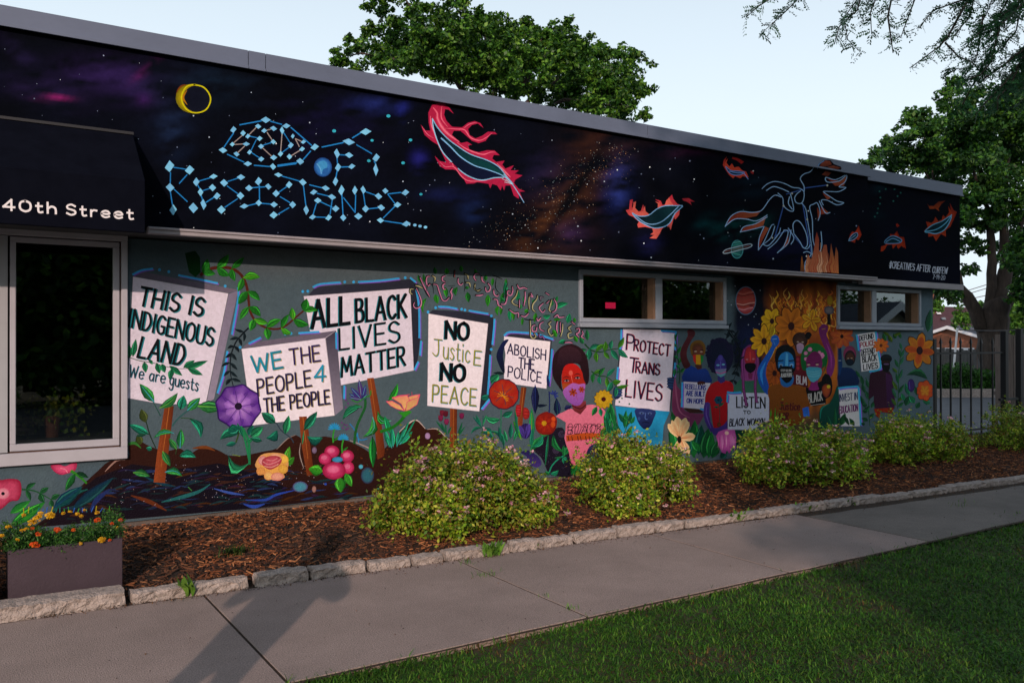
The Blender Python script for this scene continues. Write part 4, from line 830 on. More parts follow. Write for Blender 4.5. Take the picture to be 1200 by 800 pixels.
P = WP((380, 440, 6.667))
for x,y in ((100,385),(120,400),(140,405),(110,425),(135,440),(150,430),(130,260),(150,230),(135,205),(155,270)): P.ell(x,y,9,8,'6c3c7c','40245c',8)
P.line([(165,395),(200,440),(240,520),(300,515)], 9, '2474b0', True); P.line([(225,470),(235,545)], 9, '2c80b8'); bpart(P, 'painted_sprig', 'small purple buds and blue stems')
P = WP((380, 440, 6.667))
P.line([(200,545),(215,430),(250,340),(285,260),(285,190)], 20, '1c5c2c', True); P.line([(255,260),(215,245),(180,260)], 14, '24602c', True); P.leaf((250,255),(105,360),60,'1c7a58','0c2c18','2c9a6c',.15); P.leaf((345,340),(265,500),66,'2c8a34','0c4420','4cb0a0',-.3); P.leaf((345,495),(350,745),66,'1c8a34','0c4420','0a3020')
P.line([(345,380),(345,490)], 3, '4c7a5c')
for a, L_, c_ in ((205,110,'241a4c'),(228,130,'2c2054'),(262,160,'6c1c34'),(285,120,'28204c'),(190,100,'5c1c34'),(315,60,'241a4c')): P.petal((258,200), a, L_*1.0, 40, c_, '34307a', base=.4, tipw=.5); P.line([(258,200),(258+L_*.9*math.cos(math.radians(a)), 200+L_*.9*math.sin(math.radians(a)))], 3.5, '5c9cb8')
P.line([(180,200),(220,220),(250,205),(290,180),(325,165),(330,130)], 10, '2c7a2c', True); bpart(P, 'painted_lily', 'dark star-shaped lily with hanging leaves beside the third stake')
P = WP((380, 440, 6.667))
P.leaf((470,210),(545,70),50,'2ca02c','146020','0c3c18',.1); P.leaf((495,370),(385,290),62,'1c8a34','0a3c1c','58a890',-.35); P.leaf((490,480),(440,330),50,'1c9a5c','106040'); 
for a in ((480,580,440,430,40),(510,580,500,420,44),(540,580,555,450,36),(540,570,640,370,34),(560,560,665,455,50),(570,560,700,340,20),(500,590,460,500,36)): P.leaf(a[:2],a[2:4],a[4],'1c9a6c','0f5c48','3ca0a8')
P.line([(415,455),(500,425),(560,380),(600,330),(625,270)], 24, '1c6c20', True); P.poly([(545,300),(600,300),(625,230),(635,290),(660,300),(600,345)], '2c8a24')
for Q in ([(455,215),(500,212),(560,245),(598,290),(540,275),(490,250)], [(505,190),(560,175),(620,165),(640,200),(600,290),(575,235)], [(610,290),(620,220),(680,190),(722,165),(700,240),(640,280)], [(500,185),(560,168),(640,160)], [(630,180),(680,165),(722,160),(700,185),(640,205)]): P.poly([(x,y) for x,y in Q], 'd8b868', 'd88870', (0,-1)); P.line(Q+[Q[0]], 5, 'd84c74')
P.line([(660,165),(658,140)], 4, 'c83c6c'); bpart(P, 'painted_lily', 'pale yellow and pink lily right of the third stake')
# tulips and grass by the fourth stake
P = WP((400, 420, 5.715))
for a in ((700,530,615,430,12),(690,530,650,440,10),(700,525,725,470,10),(770,545,800,440,12),(770,540,820,470,8),(690,530,680,400,6)): P.leaf(a[:2],a[2:4],a[4]*1.6,'1c6a40','0c4434')
for x,y,c_ in ((660,380,'6c1c30'),(650,415,'7c2048'),(690,440,'802450'),(685,385,'5c1828'),(795,400,'6c1c48')): P.ell(x,y,17,22,c_,'3c1024',10); P.poly([(x-17,y-5),(x-14,y-24),(x-5,y-12),(x,y-26),(x+6,y-12),(x+15,y-24),(x+17,y-5)], c_)
bpart(P, 'painted_tulips', 'small maroon tulips at the fourth stake')
c = (490, 350, 5)
leafy('painted_sprig', c, [(365,770,330,690,20),(370,770,310,700,14),(370,760,395,690,14),(370,770,300,810,20,.2),(430,800,380,770,30),(480,720,385,700,40,-.2),(490,700,555,670,40,.1),(360,590,420,575,40,.1),(420,500,470,450,60),(500,900,400,790,30,.3),(540,840,545,740,30),(560,850,590,760,24),(440,850,350,800,30,.25),(480,850,470,760,20),(520,860,500,780,22)], [([(484,665),(482,850)], 6, '1c6a4c'), ([(375,700),(372,800)], 5, '14504c')], 'leaves and stem under the red flower', teal)
P = WP(c); P.flower(500, 568, 88, 6, 'a8401c', '9c1c18', None, w=98, rot=20, out='2c2038', base=.3, tipw=.95)
for k in range(6): P.line([(500,570), (500+62*math.cos(k*1.047+.35), 570+62*math.sin(k*1.047+.35))], 3.5, '40304c')
for k in range(9): P.line([(495,580), (495-34*math.cos(k*.5), 582-30*math.sin(k*.6))], 3, 'd08c1c')
bpart(P, 'painted_flower', 'large red flower right of the NO JUSTICE placard')
c = (570, 480, 8)
P = WP(c); P.poly(P.smooth([(440,400),(480,330),(560,280),(640,210),(700,190),(745,215),(775,350),(820,500),(820,650),(690,660),(600,640),(560,560),(520,480)], 3, True), '1c1828', '181424')
for x,y in ((720,255),(665,410)):
    for q in (30,20,9): P.line([(x+q*math.cos(a), y+q*math.sin(a)) for a in [k*.5 for k in range(12)]], 3.5, '4c4060', True)
for k in range(60): x,y = r.uniform(480,800), r.uniform(300,640); P.ell(x,y,3,3,'4c4464',n=5)
bpart(P, 'painted_boulder', 'dark painted boulder with stars and spirals')
P = WP(c); P.poly(P.smooth([(320,430),(400,410),(440,430),(500,480),(525,540),(480,575),(400,540),(380,470)], 3, True), '1c1c4c', '3c2c74'); P.poly(P.smooth([(820,550),(900,540),(915,590),(870,640),(810,640)], 3, True), '1c7a2c', '14602c'); bpart(P, 'painted_leaf', 'purple leaf shape beside the boulder')
leafy('painted_sprig', c, [(560,270,410,455,70,.1),(540,265,430,380,60,-.2),(640,260,740,430,60,.2),(585,280,560,540,14),(590,260,500,250,50),(610,635,690,600,50,.2),(600,650,560,610,36),(740,470,770,510,46),(740,460,840,360,60,-.1),(850,390,905,330,60,.2),(850,380,845,190,60,.3),(840,400,940,450,50,.25),(720,480,650,485,20),(730,480,740,540,26),(740,360,740,480,40)], [([(590,270),(585,400),(560,550)], 12, '1c5a3c'), ([(600,620),(625,560),(680,500),(740,460),(800,400)], 12, '1c8a6c')], 'broad leaves in front of the boulder', [('1c7a3c','105030','0c3c28'), ('1c8a5c','0c5040','1c8a7c')])
P = WP(c); P.leaf((330,310),(250,120),40,'2c8a24','14601c','7ab02c'); P.leaf((430,330),(430,0),60,'1c8a4c','106038','8cac1c'); P.leaf((420,400),(440,180),40,'1c7a60','0c4c40'); P.leaf((300,300),(265,0),30,'1c7a58','105038'); bpart(P, 'painted_grass')
P = WP(c); P.ell(370, 225, 56, 74, '34246c', '201650', 14); P.petal((370,300),-75,150,50,'2c1c64','5040a0'); P.petal((370,300),-115,140,44,'2c1c60','4c3c98')
for k in (-20,0,22): P.line([(370+k,150),(370+k*.6,220),(370,295)], 3.5, '141038', True)
bpart(P, 'painted_tulip', 'closed purple tulip bud'); 
P = WP(c); P.blob([(465,140),(490,75),(560,40),(600,45),(650,70),(675,120),(665,190),(630,245),(580,260),(520,255),(475,215)], '8c2414', '6a1410')
for k in range(8): P.petal((560,155), k*45+10, 92, 66, 'a82c14', '801814', base=.3, tipw=.9); P.line([(560,155),(560+80*math.cos(k*.785+.6),155+80*math.sin(k*.785+.6))], 4, '54100c')
P.ell(640,110,22,26,'c8501c','a83014'); P.ell(635,160,24,36,'c44c1c','9c2c14'); P.flower(550,150,26,7,'c8a01c','b07c14',None)
bpart(P, 'painted_flower', 'dark red flower with yellow centre left of the pink shirt')
# dark irises and blue leaves above
P = WP((560, 440, 5.716)); P.line([(485,120),(488,200),(485,260)], 9, '1c2860', True); P.leaf((485,90),(470,0),22,'1c2c6c','101c44')
for a in (-150,-110,-70,-30,20,60): P.petal((518,140), a, 34, 12, '1c245c', '2c3c8c')
P.leaf((545,290),(535,160),50,'14224c','0c1838','1c4a4c'); P.leaf((590,240),(640,215),40,'1c2454','141c44'); bpart(P, 'painted_iris', 'small dark blue iris left of the masked face')
# flower vine of letters
P = WP((475, 300, 10)); gl = [('2c8a24','0f5018',None), ('1a6a24','0a3c18',None)]
for a in ((320,430,350,545,70),(220,470,180,660,50,.2),(440,340,460,470,60),(590,340,570,450,60,.2),(710,400,725,530,70),(960,430,955,580,70),(110,200,150,300,40),(190,290,180,180,36),(330,190,310,100,50),(460,190,460,110,60),(640,160,630,80,50),(820,200,800,120,40),(1020,230,1010,330,40),(930,270,930,190,50),(710,370,700,330,50),(1100,560,1080,690,50,.2),(1180,240,1170,370,40),(1150,400,1110,540,50)): P.leaf(a[:2],a[2:4],a[4],*gl[a[0]//10 % 2],a[5] if len(a)>5 else 0)
pk, yl, bk = 'c07ca4', 'a8a880', '0c1014'
for Q, c_ in (([(140,230),(180,320),(245,440),(255,460)], pk), ([(255,215),(225,220),(215,270),(230,330),(260,310)], pk), ([(290,210),(320,230),(315,275)], yl), ([(300,310),(345,320),(365,380),(385,440),(410,500),(450,510),(490,470)], pk), ([(440,210),(410,225),(410,265),(440,280)], pk), ([(440,300),(415,320),(420,365),(445,370)], pk), ([(530,360),(510,400),(525,440),(515,490)], pk),
    ([(600,240),(600,290),(630,320),(655,300)], pk), ([(680,185),(715,205),(720,245)], yl), ([(700,290),(735,295),(745,340)], yl), ([(850,190),(810,185),(790,225),(815,265)], pk), ([(805,310),(800,360),(830,390),(865,375)], yl), ([(885,220),(890,265),(920,290)], pk), ([(960,300),(990,340),(975,390),(940,395),(930,350)], pk), ([(1030,380),(1035,430),(1070,455),(1085,440)], pk),
    ([(85,325),(125,335),(165,355)], yl), ([(60,370),(25,370),(20,410),(45,430)], yl), ([(70,530),(60,570),(90,600),(140,580),(155,520),(130,440),(95,360)], pk), ([(815,445),(860,445),(900,435)], pk), ([(1030,490),(1070,500),(1085,560),(1120,580),(1130,620)], pk), ([(560,150),(555,220)], '8a4a50'), ([(1120,550),(1170,545),(1190,470)], pk)):
    P.line([(x-5,y-4) for x,y in Q], 25, bk, True); P.line(Q, 13, c_, True, ends=.5)
for Q in ([(470,205),(540,205)], [(480,330),(560,325)], [(670,200),(680,330),(670,400)], [(1010,200),(1070,220),(1130,245)], [(1060,230),(1050,350),(1110,430)], [(120,200),(210,420),(260,470)], [(210,400),(240,300),(290,330),(300,420)], [(890,370),(830,400),(790,330)]): P.line(Q, 12, bk, True, ends=.4)
P.T(585, 325, 10)
for a in ((70,200,70,20,60),(60,270,10,220,50),(210,260,230,140,60),(310,300,290,200,50),(250,360,240,290,60),(440,400,420,520,50),(520,440,620,430,60,.2),(620,330,630,240,60),(670,350,830,290,70,-.1),(680,270,700,200,40),(820,530,850,410,70),(650,490,740,480,40),(280,460,270,560,36),(130,350,140,520,50,.1),(160,370,170,500,50),(690,700,640,600,60),(800,740,710,770,60),(940,760,900,680,50),(300,400,350,360,50),(420,240,400,300,40),(20,340,10,430,40),(910,520,900,460,40),(1010,760,960,700,40)): P.leaf(a[:2],a[2:4],a[4],*[('1a7a3c','0c4c28',None),('2c8a1c','125018',None),('1a8a5c','0c5034',None)][a[1]//10 % 3],a[5] if len(a)>5 else 0)
for Q, c_ in (([(155,90),(160,140),(140,190),(100,185),(100,140),(130,145)], pk), ([(95,200),(80,270),(60,300),(20,300)], pk), ([(220,130),(200,200),(150,265),(175,300),(220,320)], yl), ([(240,250),(240,340)], pk), ([(310,150),(310,230),(295,320)], pk), ([(365,180),(355,260),(360,360)], yl), ([(380,170),(400,210),(370,200)], pk), ([(460,200),(450,240),(405,300),(400,360),(430,390)], yl), ([(530,220),(495,215),(500,255)], '6c6478'), ([(530,290),(495,320),(480,350),(520,400),(550,370)], pk), ([(600,260),(570,290)], pk), ([(630,250),(615,310),(600,370),(635,395)], yl), ([(660,240),(690,300),(680,370),(640,400)], pk), ([(215,70),(240,110),(290,100),(330,115)], pk), ([(120,370),(180,410),(225,405),(225,460)], pk), ([(260,440),(310,450),(350,410)], pk), ([(560,165),(600,190)], pk), ([(450,470),(465,500),(500,465)], pk), ([(665,455),(700,430),(720,460),(780,455)], pk), ([(875,515),(910,545)], pk),
    ([(370,490),(375,600),(375,680),(405,715),(440,690),(420,655)], yl), ([(430,550),(395,570),(400,625),(440,625),(450,580)], pk), ([(530,515),(490,540),(490,600),(540,630)], pk), ([(625,510),(595,540),(620,575),(590,620),(620,680),(650,665)], yl), ([(700,510),(690,580),(700,645)], pk), ([(735,520),(735,640)], pk), ([(765,540),(760,620),(740,690)], yl), ([(870,560),(835,590),(860,620)], yl), ([(870,640),(830,660),(840,710),(890,700)], yl), ([(930,600),(965,595),(960,640),(930,660),(960,700)], pk), ([(1000,625),(1010,660),(990,690),(1025,715)], pk), ([(790,765),(840,760),(880,770)], pk), ([(475,660),(490,700),(520,690),(545,730)], '8c58a0')):
    P.line([(x-5,y-4) for x,y in Q], 25, bk, True); P.line(Q, 13, c_, True, ends=.5)
P.line([(300,480),(360,490),(420,485)], 12, bk, True); P.line([(90,60),(70,150),(75,260)], 12, bk, True)
bpart(P, 'painted_lettering', 'curling pink vine lettering ARE BEST PLANTED TOGETHER')
# vine and sunflower right of the masked face
P = WP((630, 370, 7.273)); vg = [('1c6c2c','0c3c24',None), ('1c7a58','0c4438',None), ('3c7a1c','1a4c18',None)]
P.vine([(420,240),(480,295),(560,310),(640,290),(715,280)], 13, '14401c', 5, vg, 105, 48, seed=3, ang=58, start=.15); P.vine([(480,480),(540,520),(600,525),(650,555),(700,620)], 11, '14401c', 5, vg, 100, 46, seed=9, ang=58, start=.05)
for a in ((445,210,440,110,40),(370,300,440,290,34),(410,240,380,180,40),(440,330,420,370,36)): P.leaf(a[:2],a[2:4],a[4],'1c6c3c','0c4028')
bpart(P, 'painted_vine', 'two green vines right of the afro')
# --- painted figures
def figure(label): return bpart_p(label)
c = (630, 370, 7.273)
P = WP((560, 440, 5.716)); P.poly(P.smooth([(530,290),(590,255),(640,235),(700,275),(745,210),(820,215),(870,250),(880,330),(880,480),(740,560),(690,610),(640,620),(620,530),(590,440),(600,330)], 2, True), 'd0708c', 'c8607c')
P.poly([(640,205),(738,180),(742,225),(700,275),(655,250)], '7c3038', '5a2024'); P.line([(645,215),(700,235),(735,210)], 8, '40141c', True)
P.poly([(600,420),(660,410),(730,400),(840,405),(835,435),(740,448),(660,455),(605,460)], 'b04c1c', 'a04018')
for x in (640,683,700,745,775,800,835): P.line([(x-30,365),(x-20,345),(x,340),(x+5,370),(x-10,410)], 4, '14101c', True)
P.text('BLACK', (612,412), (850,395), (4,-52), 5, '14101c')
for x in (615,640,680,700,735,760,800): P.line([(x,425),(x+6,455)], 5, '1c1018')
P.poly(P.smooth([(740,555),(760,500),(800,475),(835,478),(835,500),(800,520),(770,570)], 3, True), '2c245c', '141030')
o = bpart(P, 'painted_figure', 'painted person with large afro, purple face mask and pink shirt')
P = WP(c); P.poly(P.smooth([(140,520),(135,430),(150,340),(200,275),(260,245),(330,245),(400,290),(440,360),(455,440),(460,530),(445,590),(400,580),(380,430),(300,415),(225,480),(215,600),(230,660),(180,600)], 3, True), '2c1820', '1c1018'); P.poly(P.smooth([(200,300),(270,262),(340,275),(390,330),(380,400),(300,400),(220,450),(180,420)], 3, True), '38202a', '241420'); sub(P, 'painted_hair', o)
P = WP(c); P.poly(P.smooth([(225,480),(250,430),(300,412),(350,425),(395,480),(410,550),(425,600),(330,620),(240,650),(218,560)], 3, True), 'c41c1c', '9c2c14'); P.poly(P.smooth([(225,590),(300,590),(240,650)], 2, True), 'a0481c'); P.ell(298,495,20,26,'d86458','c02420'); P.line([(298,500),(308,550),(318,585)], 8, 'd0564c', True, ends=.3)
for x,y in ((262,563),(358,538)): 
    P.line([(x-32,y-22),(x-5,y-36),(x+28,y-26)], 8, '301014', True, ends=.3); P.ell(x,y,27,11,'b09098','6c2024',10); P.ell(x,y,10,10,'2c3038','101014',8); P.line([(x-30,y+2),(x,y-12),(x+28,y)], 5, '1c0c10', True)
sub(P, 'painted_face', o)
P = WP(c); P.poly(P.smooth([(228,655),(270,610),(320,582),(370,595),(425,588),(420,650),(415,720),(380,775),(330,780),(280,750),(245,705)], 2, True), '9c5cac', '8048a0')
P.flower(318,665,38,6,'b04c1c','7c2414','5c1418',.22,w=20,rot=15); P.flower(392,640,30,6,'b04c1c','7c2414','5c1418',.22,w=17); P.line([(345,690),(355,730)], 3, '7c2420'); sub(P, 'painted_mask', o)
P = WP(c); P.flower(585,725,82,13,'a8841c','b8941c',None,w=40,out='5c4814'); P.flower(585,725,48,11,'8c6c14','c8a424',None,w=22); P.ell(585,725,20,20,'4c1414','2c0c10'); 
bpart(P, 'painted_sunflower', 'yellow flower left of the PROTECT placard')
leafy('painted_sprig', (560, 440, 5.716), [(815,220,780,285,36),(835,230,845,290,30),(920,200,900,440,60,.1),(910,330,860,320,40),(900,380,840,440,50,.2),(905,380,910,440,40),(930,250,935,380,30),(880,250,890,330,40),(950,330,925,420,36)], [([(905,200),(915,440)], 10, '1c7a3c')], 'stems under the yellow flower', [('1c7a38','0c5028','0c3c20'), ('1c8a58','0c5040',None)])
# blue face behind the PROTECT placard
P = WP(c6); P.poly([(130,575),(480,610),(440,700),(430,830),(140,830),(150,700)], '1c8cc0', '2c9cd0', (0,1)); o = bpart(P, 'painted_figure', 'painted person in bright blue peering from below the PROTECT placard')
P = WP(c6); P.poly(P.smooth([(262,592),(385,602),(375,660),(355,705),(322,725),(290,700),(268,655)], 3, True), '24346c', '141c48'); P.ell(300,620,20,9,'4c6498','2c3c74'); P.ell(352,622,16,9,'4c6498','2c3c74'); P.line([(325,620),(322,655),(335,660)], 5, '4c68a8', True); P.line([(305,682),(325,677),(345,682)], 7, '101638', True); P.ell(300,622,5,5,'0c1028'); P.ell(352,624,5,5,'0c1028'); P.ell(283,655,10,14,'34508c','24346c'); sub(P, 'painted_face', o)
leafy('painted_sprig', c6, [(200,690,150,620,36),(190,720,200,600,34),(210,700,235,610,34),(230,690,255,640,26),(160,760,130,680,30),(200,780,240,700,36),(150,800,100,700,30),(130,700,95,600,34),(110,720,60,700,30),(120,650,100,560,30),(90,780,70,640,30),(215,660,180,640,26)], [([(175,800),(205,700),(235,620)], 6, '0c5038')], 'dark leaves below the PROTECT placard', [('14603c','0a3c30',None), ('1c7a3c','0c4828',None)])
leafy('painted_vine', c6, [(520,160,512,110,14),(525,200,510,170,14),(530,240,552,190,20),(535,270,510,250,20),(540,300,562,250,22),(545,330,520,310,22),(550,360,575,330,22),(540,360,530,350,20),(520,140,530,100,12),(515,330,510,390,20)], [([(520,120),(530,250),(545,350),(540,430)], 6, '0c3c20')], 'thin vine beside the PROTECT placard', [('1c6a2c','0c4020',None), ('1c7a40','0c4828',None)])
# raised fist in blue shirt
c8 = (790, 380, 5)
P = WP(c8); P.poly(P.smooth([(90,275),(130,245),(170,268),(215,262),(240,300),(245,360),(80,350)], 2, True), '1c3c90', '182c6c')
o = bpart(P, 'painted_figure', 'painted person in blue shirt raising a fist, with a striped face mask')
P = WP(c8); P.poly(P.smooth([(108,68),(105,35),(130,25),(152,42),(150,65),(132,90),(105,150),(105,200),(125,245),(90,262),(65,200),(70,140)], 3, True), '54242c', '3c181c')
for y in (40,52,62): P.line([(118,y),(148,y+4)], 2.5, '241014')
P.poly([(160,225),(190,225),(192,262),(170,270),(152,250)], '4c2824'); sub(P, 'painted_arm', o)
P = WP(c8); P.ell(168,152,44,52,'4c2a1c','6c4a20'); P.ell(170,172,34,50,'6c3c2c','542c24'); P.ell(155,160,8,5,'a88c7c'); P.ell(190,162,8,5,'a88c7c'); P.line([(145,150),(162,147)], 4, '241014'); P.line([(182,148),(200,152)], 4, '241014'); P.line([(135,170),(128,130),(150,103),(185,100),(208,130),(207,170)], 12, '6c4c1c', True); sub(P, 'painted_face', o)
P = WP(c8); P.poly([(140,182),(158,180),(158,238),(142,215)], 'b82824'); P.poly([(158,180),(184,180),(186,240),(158,238)], 'c8941c'); P.poly([(184,180),(202,185),(202,215),(186,240)], '1c7a38'); sub(P, 'painted_mask', o)
P = WP(c8); P.poly(P.smooth([(30,320),(45,370),(75,410),(80,500),(130,530),(200,535),(195,560),(170,600),(120,612),(60,590),(20,530),(15,450)], 3, True), '8c3c64', '6c3058'); P.line([(35,330),(40,420),(60,520),(120,560)], 10, 'a0587c', True, ends=.2); P.poly([(80,500),(200,505),(195,530),(120,530)], '3c2420'); P.ell(68,455,5,14,'b8881c'); bpart(P, 'painted_arm', 'mauve painted sleeve below the REBELLIONS placard')
o = placard('painted placard reading REBELLIONS ARE BUILT ON HOPE', [(83,342),(245,350),(215,420),(205,508),(78,498)], None, None, None, [[(76,350),(74,420),(72,490)], [(185,505),(200,508)]], None, c8, 'd0cce0')
words(o, c8, [('REBELLIONS', (92,384), (214,392), (2,-28), 4.5, '24308c'), ('ARE BUILT', (98,425), (208,430), (2,-28), 5, '24308c'), ('ON HOPE', (102,468), (200,474), (2,-26), 5.5, '24308c')])
P = WP(c8); P.blob([(165,345),(190,338),(212,345),(208,358),(200,352),(196,366),(190,354),(184,364),(178,354),(170,362)], '4c2420', '341816'); sub(P, 'painted_hand', o)
# purple figure in red shirt
P = WP(c8); P.vine([(330,10),(360,50),(400,120),(415,200),(400,280),(365,370)], 6, '14181c', 8, darkl, 46, 18, seed=6, ang=45); bpart(P, 'painted_vine', 'dark vine behind the large afro')
P = WP(c8); P.poly(P.smooth([(220,400),(250,355),(300,335),(360,340),(380,370),(375,410),(345,420),(345,480),(340,600),(330,650),(270,650),(250,540),(240,470),(210,465)], 2, True), 'b01820', '941018')
o = bpart(P, 'painted_figure', 'painted person with purple face and large round afro in a red shirt')
P = WP(c8); P.poly(P.smooth([(210,468),(240,472),(235,540),(262,620),(320,600),(345,570),(350,600),(330,640),(290,665),(250,650),(210,580),(202,520)], 2, True), '4c3084', '34246c'); P.line([(222,480),(218,540),(245,620)], 8, '6c50a8', True, ends=.2); P.poly([(285,310),(325,305),(330,340),(305,352),(288,338)], '3c347c'); sub(P, 'painted_arm', o)
P = WP(c8); P.ell(300,188,80,112,'141c34','1c1838',24,mid=.8); 
for k in range(50): a = r.uniform(0,6.28); q = r.uniform(.75,1.02); P.ell(300+80*q*math.cos(a),188+110*q*math.sin(a),9,9,'141a30','20183c',7)
sub(P, 'painted_hair', o)
P = WP(c8); P.ell(303,250,36,62,'3c3484','2c2464'); P.ell(288,242,10,5,'6cb0c8'); P.ell(320,238,10,5,'6cb0c8'); P.line([(303,215),(303,260)], 5, '5c58b0', True); P.poly([(272,268),(338,262),(332,300),(305,315),(282,300)], '7c70a0', '4ca0a8'); P.line([(278,285),(305,292),(334,282)], 7, 'b04c8c', True); P.ell(303,200,16,20,'5448a4','3c3484'); sub(P, 'painted_face', o)
P = WP(c8); P.line([(292,470),(298,540),(292,610)], 3.5, '0c3c38', True); P.flower(290,452,26,6,'14506c','0c3c50','0a2c40',.3,w=24); P.leaf((292,495),(262,492),14,'145c44','0c3c30'); P.leaf((292,490),(325,465),16,'145c44','0c3c30'); P.ell(293,600,12,14,'6c3018','3c2014'); sub(P, 'painted_rose', o)
# lily and pink tulip, dark leaves at the foot
leafy('painted_leaves', c8, [(150,800,60,560,70),(140,800,150,570,80),(170,780,190,600,70),(200,800,230,620,80),(230,800,250,640,60),(120,780,100,640,60),(250,800,290,690,60),(180,760,130,700,50),(300,800,340,760,40),(60,700,10,520,60),(30,760,0,600,50)], (), 'dark green leaves behind the lily', [('145c2c','0a3c24',None), ('1c7a34','0c4c28',None), ('0c5040','083430',None)])
P = WP(c8); P.poly(P.smooth([(340,640),(380,610),(440,620),(490,630),(520,660),(400,720),(360,700)], 3, True), '0c3c28', '0a3028'); bpart(P, 'painted_leaves')
P = WP((770, 440, 6.667))
for a, L_, w_ in ((-98,175,70),(-75,170,70),(-130,150,60),(-115,160,50),(-10,120,70),(60,140,60),(75,120,50),(110,120,50),(-62,150,46)): P.petal((215,510), a, L_, w_, 'c87a4c', 'dcc898', base=.2)
for a in (-98,-75,-130,-5,65): P.line([(215,510),(215+90*math.cos(math.radians(a)),510+90*math.sin(math.radians(a)))], 4, 'a8401c', taper=.3)
P.ell(208,520,16,30,'14100c','2c2018'); bpart(P, 'painted_lily', 'large cream lily with orange streaks')
P = WP((770, 440, 6.667)); P.poly([(500,490),(520,455),(560,440),(600,430),(645,430),(660,500),(655,570),(620,600),(605,630),(585,600),(575,632),(545,620),(520,560)], 'b850a0', 'a84494')
for k in range(16): x = 515+k*9; P.line([(x,480+r.uniform(-15,10)),(x+4,540),(x+r.uniform(-2,8),590+r.uniform(-20,20))], 6, r.choice(['d088c0','c060a8','9c3c88','d8a0c4']), True, ends=.2)
P.ell(585,465,18,16,'d8b8a8','c88ca8'); bpart(P, 'painted_tulip', 'large pink tulip')
# pink haired figure with LISTEN placard
P = WP(c8); P.poly(P.smooth([(400,350),(440,320),(510,320),(560,370),(560,415),(385,410)], 2, True), '2c5c4c', '386c54'); o = bpart(P, 'painted_figure', 'painted person with long pink braids and black face mask')
P = WP(c8); P.poly(P.smooth([(430,200),(440,150),(480,118),(515,145),(528,200),(525,300),(515,330),(430,330),(428,260)], 3, True), '6c2c64', '8c3c7c'); P.ell(478,190,35,60,'a82c34','901c2c'); P.poly(P.smooth([(448,235),(480,228),(512,235),(508,270),(480,290),(452,270)], 2, True), '0c0c14'); P.ell(460,208,10,7,'c06c74','8c2c3c'); P.ell(498,205,10,7,'c06c74','8c2c3c'); P.line([(478,165),(480,215)], 7, 'c83c3c', True); P.poly([(465,290),(495,290),(490,325),(470,325)], '6c2450'); sub(P, 'painted_face', o)
P = WP(c8)
for Q in ([(445,150),(432,220),(436,300),(440,390),(455,480)], [(515,150),(525,230),(512,310),(508,390),(515,440)]): P.line(Q, 17, '64245c', True); P.line(Q, 6, '8c4484', True)
sub(P, 'painted_braids', o)
for x,y in ((355,525),(580,520)): P = WP(c8); P.ell(x,y,15,28,'6c2c54','4c1c40'); [P.line([(x-12,y-14+k*10),(x+12,y-12+k*10)], 2, '2c1028') for k in range(4)]; sub(P, 'painted_hand', o)
o3_ = placard('painted placard reading LISTEN TO BLACK WOMXN', [(345,405),(590,410),(588,570),(490,630),(345,628)], None, None, None, [[(345,405),(380,408),(420,405)], [(344,420),(342,460)]], None, c8, 'b4b8cc')
words(o3_, c8, [('LISTEN', (398,495), (565,498), (0,-62), 8, '0c101c'), ('TO', (438,533), (478,533), (0,-18), 5, '0c101c'), ('BLACK', (355,608), (440,602), (4,-42), 6, '141828'), ('WOMXN', (458,602), (560,598), (4,-38), 6, '141828')])
P = WP(c8)
for Q in ([(440,390),(455,480)], [(508,390),(515,460)]): P.line(Q, 17, '64245c', True); P.line(Q, 6, '8c4484', True)
sub(P, 'painted_braid', o3_)
# planet in the painted space
P = WP((850, 320, 6.667)); P.ell(204,207,82,115,'5c7c9c','4c6c8c',28,mid=.9); P.ell(204,207,75,107,'a8443c','8c2c34',28,mid=.85)
for y,w_,c_ in ((150,9,'c06c60'),(165,6,'6c2420'),(190,8,'9c5044'),(235,9,'d09890'),(245,5,'6c2428'),(275,12,'c87c84'),(290,7,'a04458'),(128,6,'7c2c2c')): h = 75*math.sqrt(max(0,1-((y-207)/107)**2))*.93; P.line([(204-h,y-4),(204-h*.3,y+5),(204+h*.4,y-7),(204+h,y-12)], w_, c_, True)
P.ell(248,245,18,14,'6c1c24','8c3c3c'); bpart(P, 'painted_planet', 'red striped planet in the painted space')
P = WP((850, 320, 6.667))
for x,y in ((62,208),(165,340),(285,315),(265,430),(318,125),(270,335),(90,240),(310,395),(225,400),(120,90)): P.ell(x,y,4,5,'9ca8bc',n=6)
P.build('painted_stars', bld)
leafy('painted_vine', (850, 320, 6.667), [(100,510,75,460,16),(125,540,130,480,16),(140,580,170,530,16),(90,490,30,470,14),(150,630,190,590,14),(150,680,200,650,14),(140,640,100,610,16),(120,560,60,540,14),(70,440,60,390,20),(60,430,95,380,20),(110,500,150,440,20),(180,560,210,500,20)], [([(60,420),(120,510),(155,610),(140,720),(100,790)], 7, '0c1014')], None, darkl)
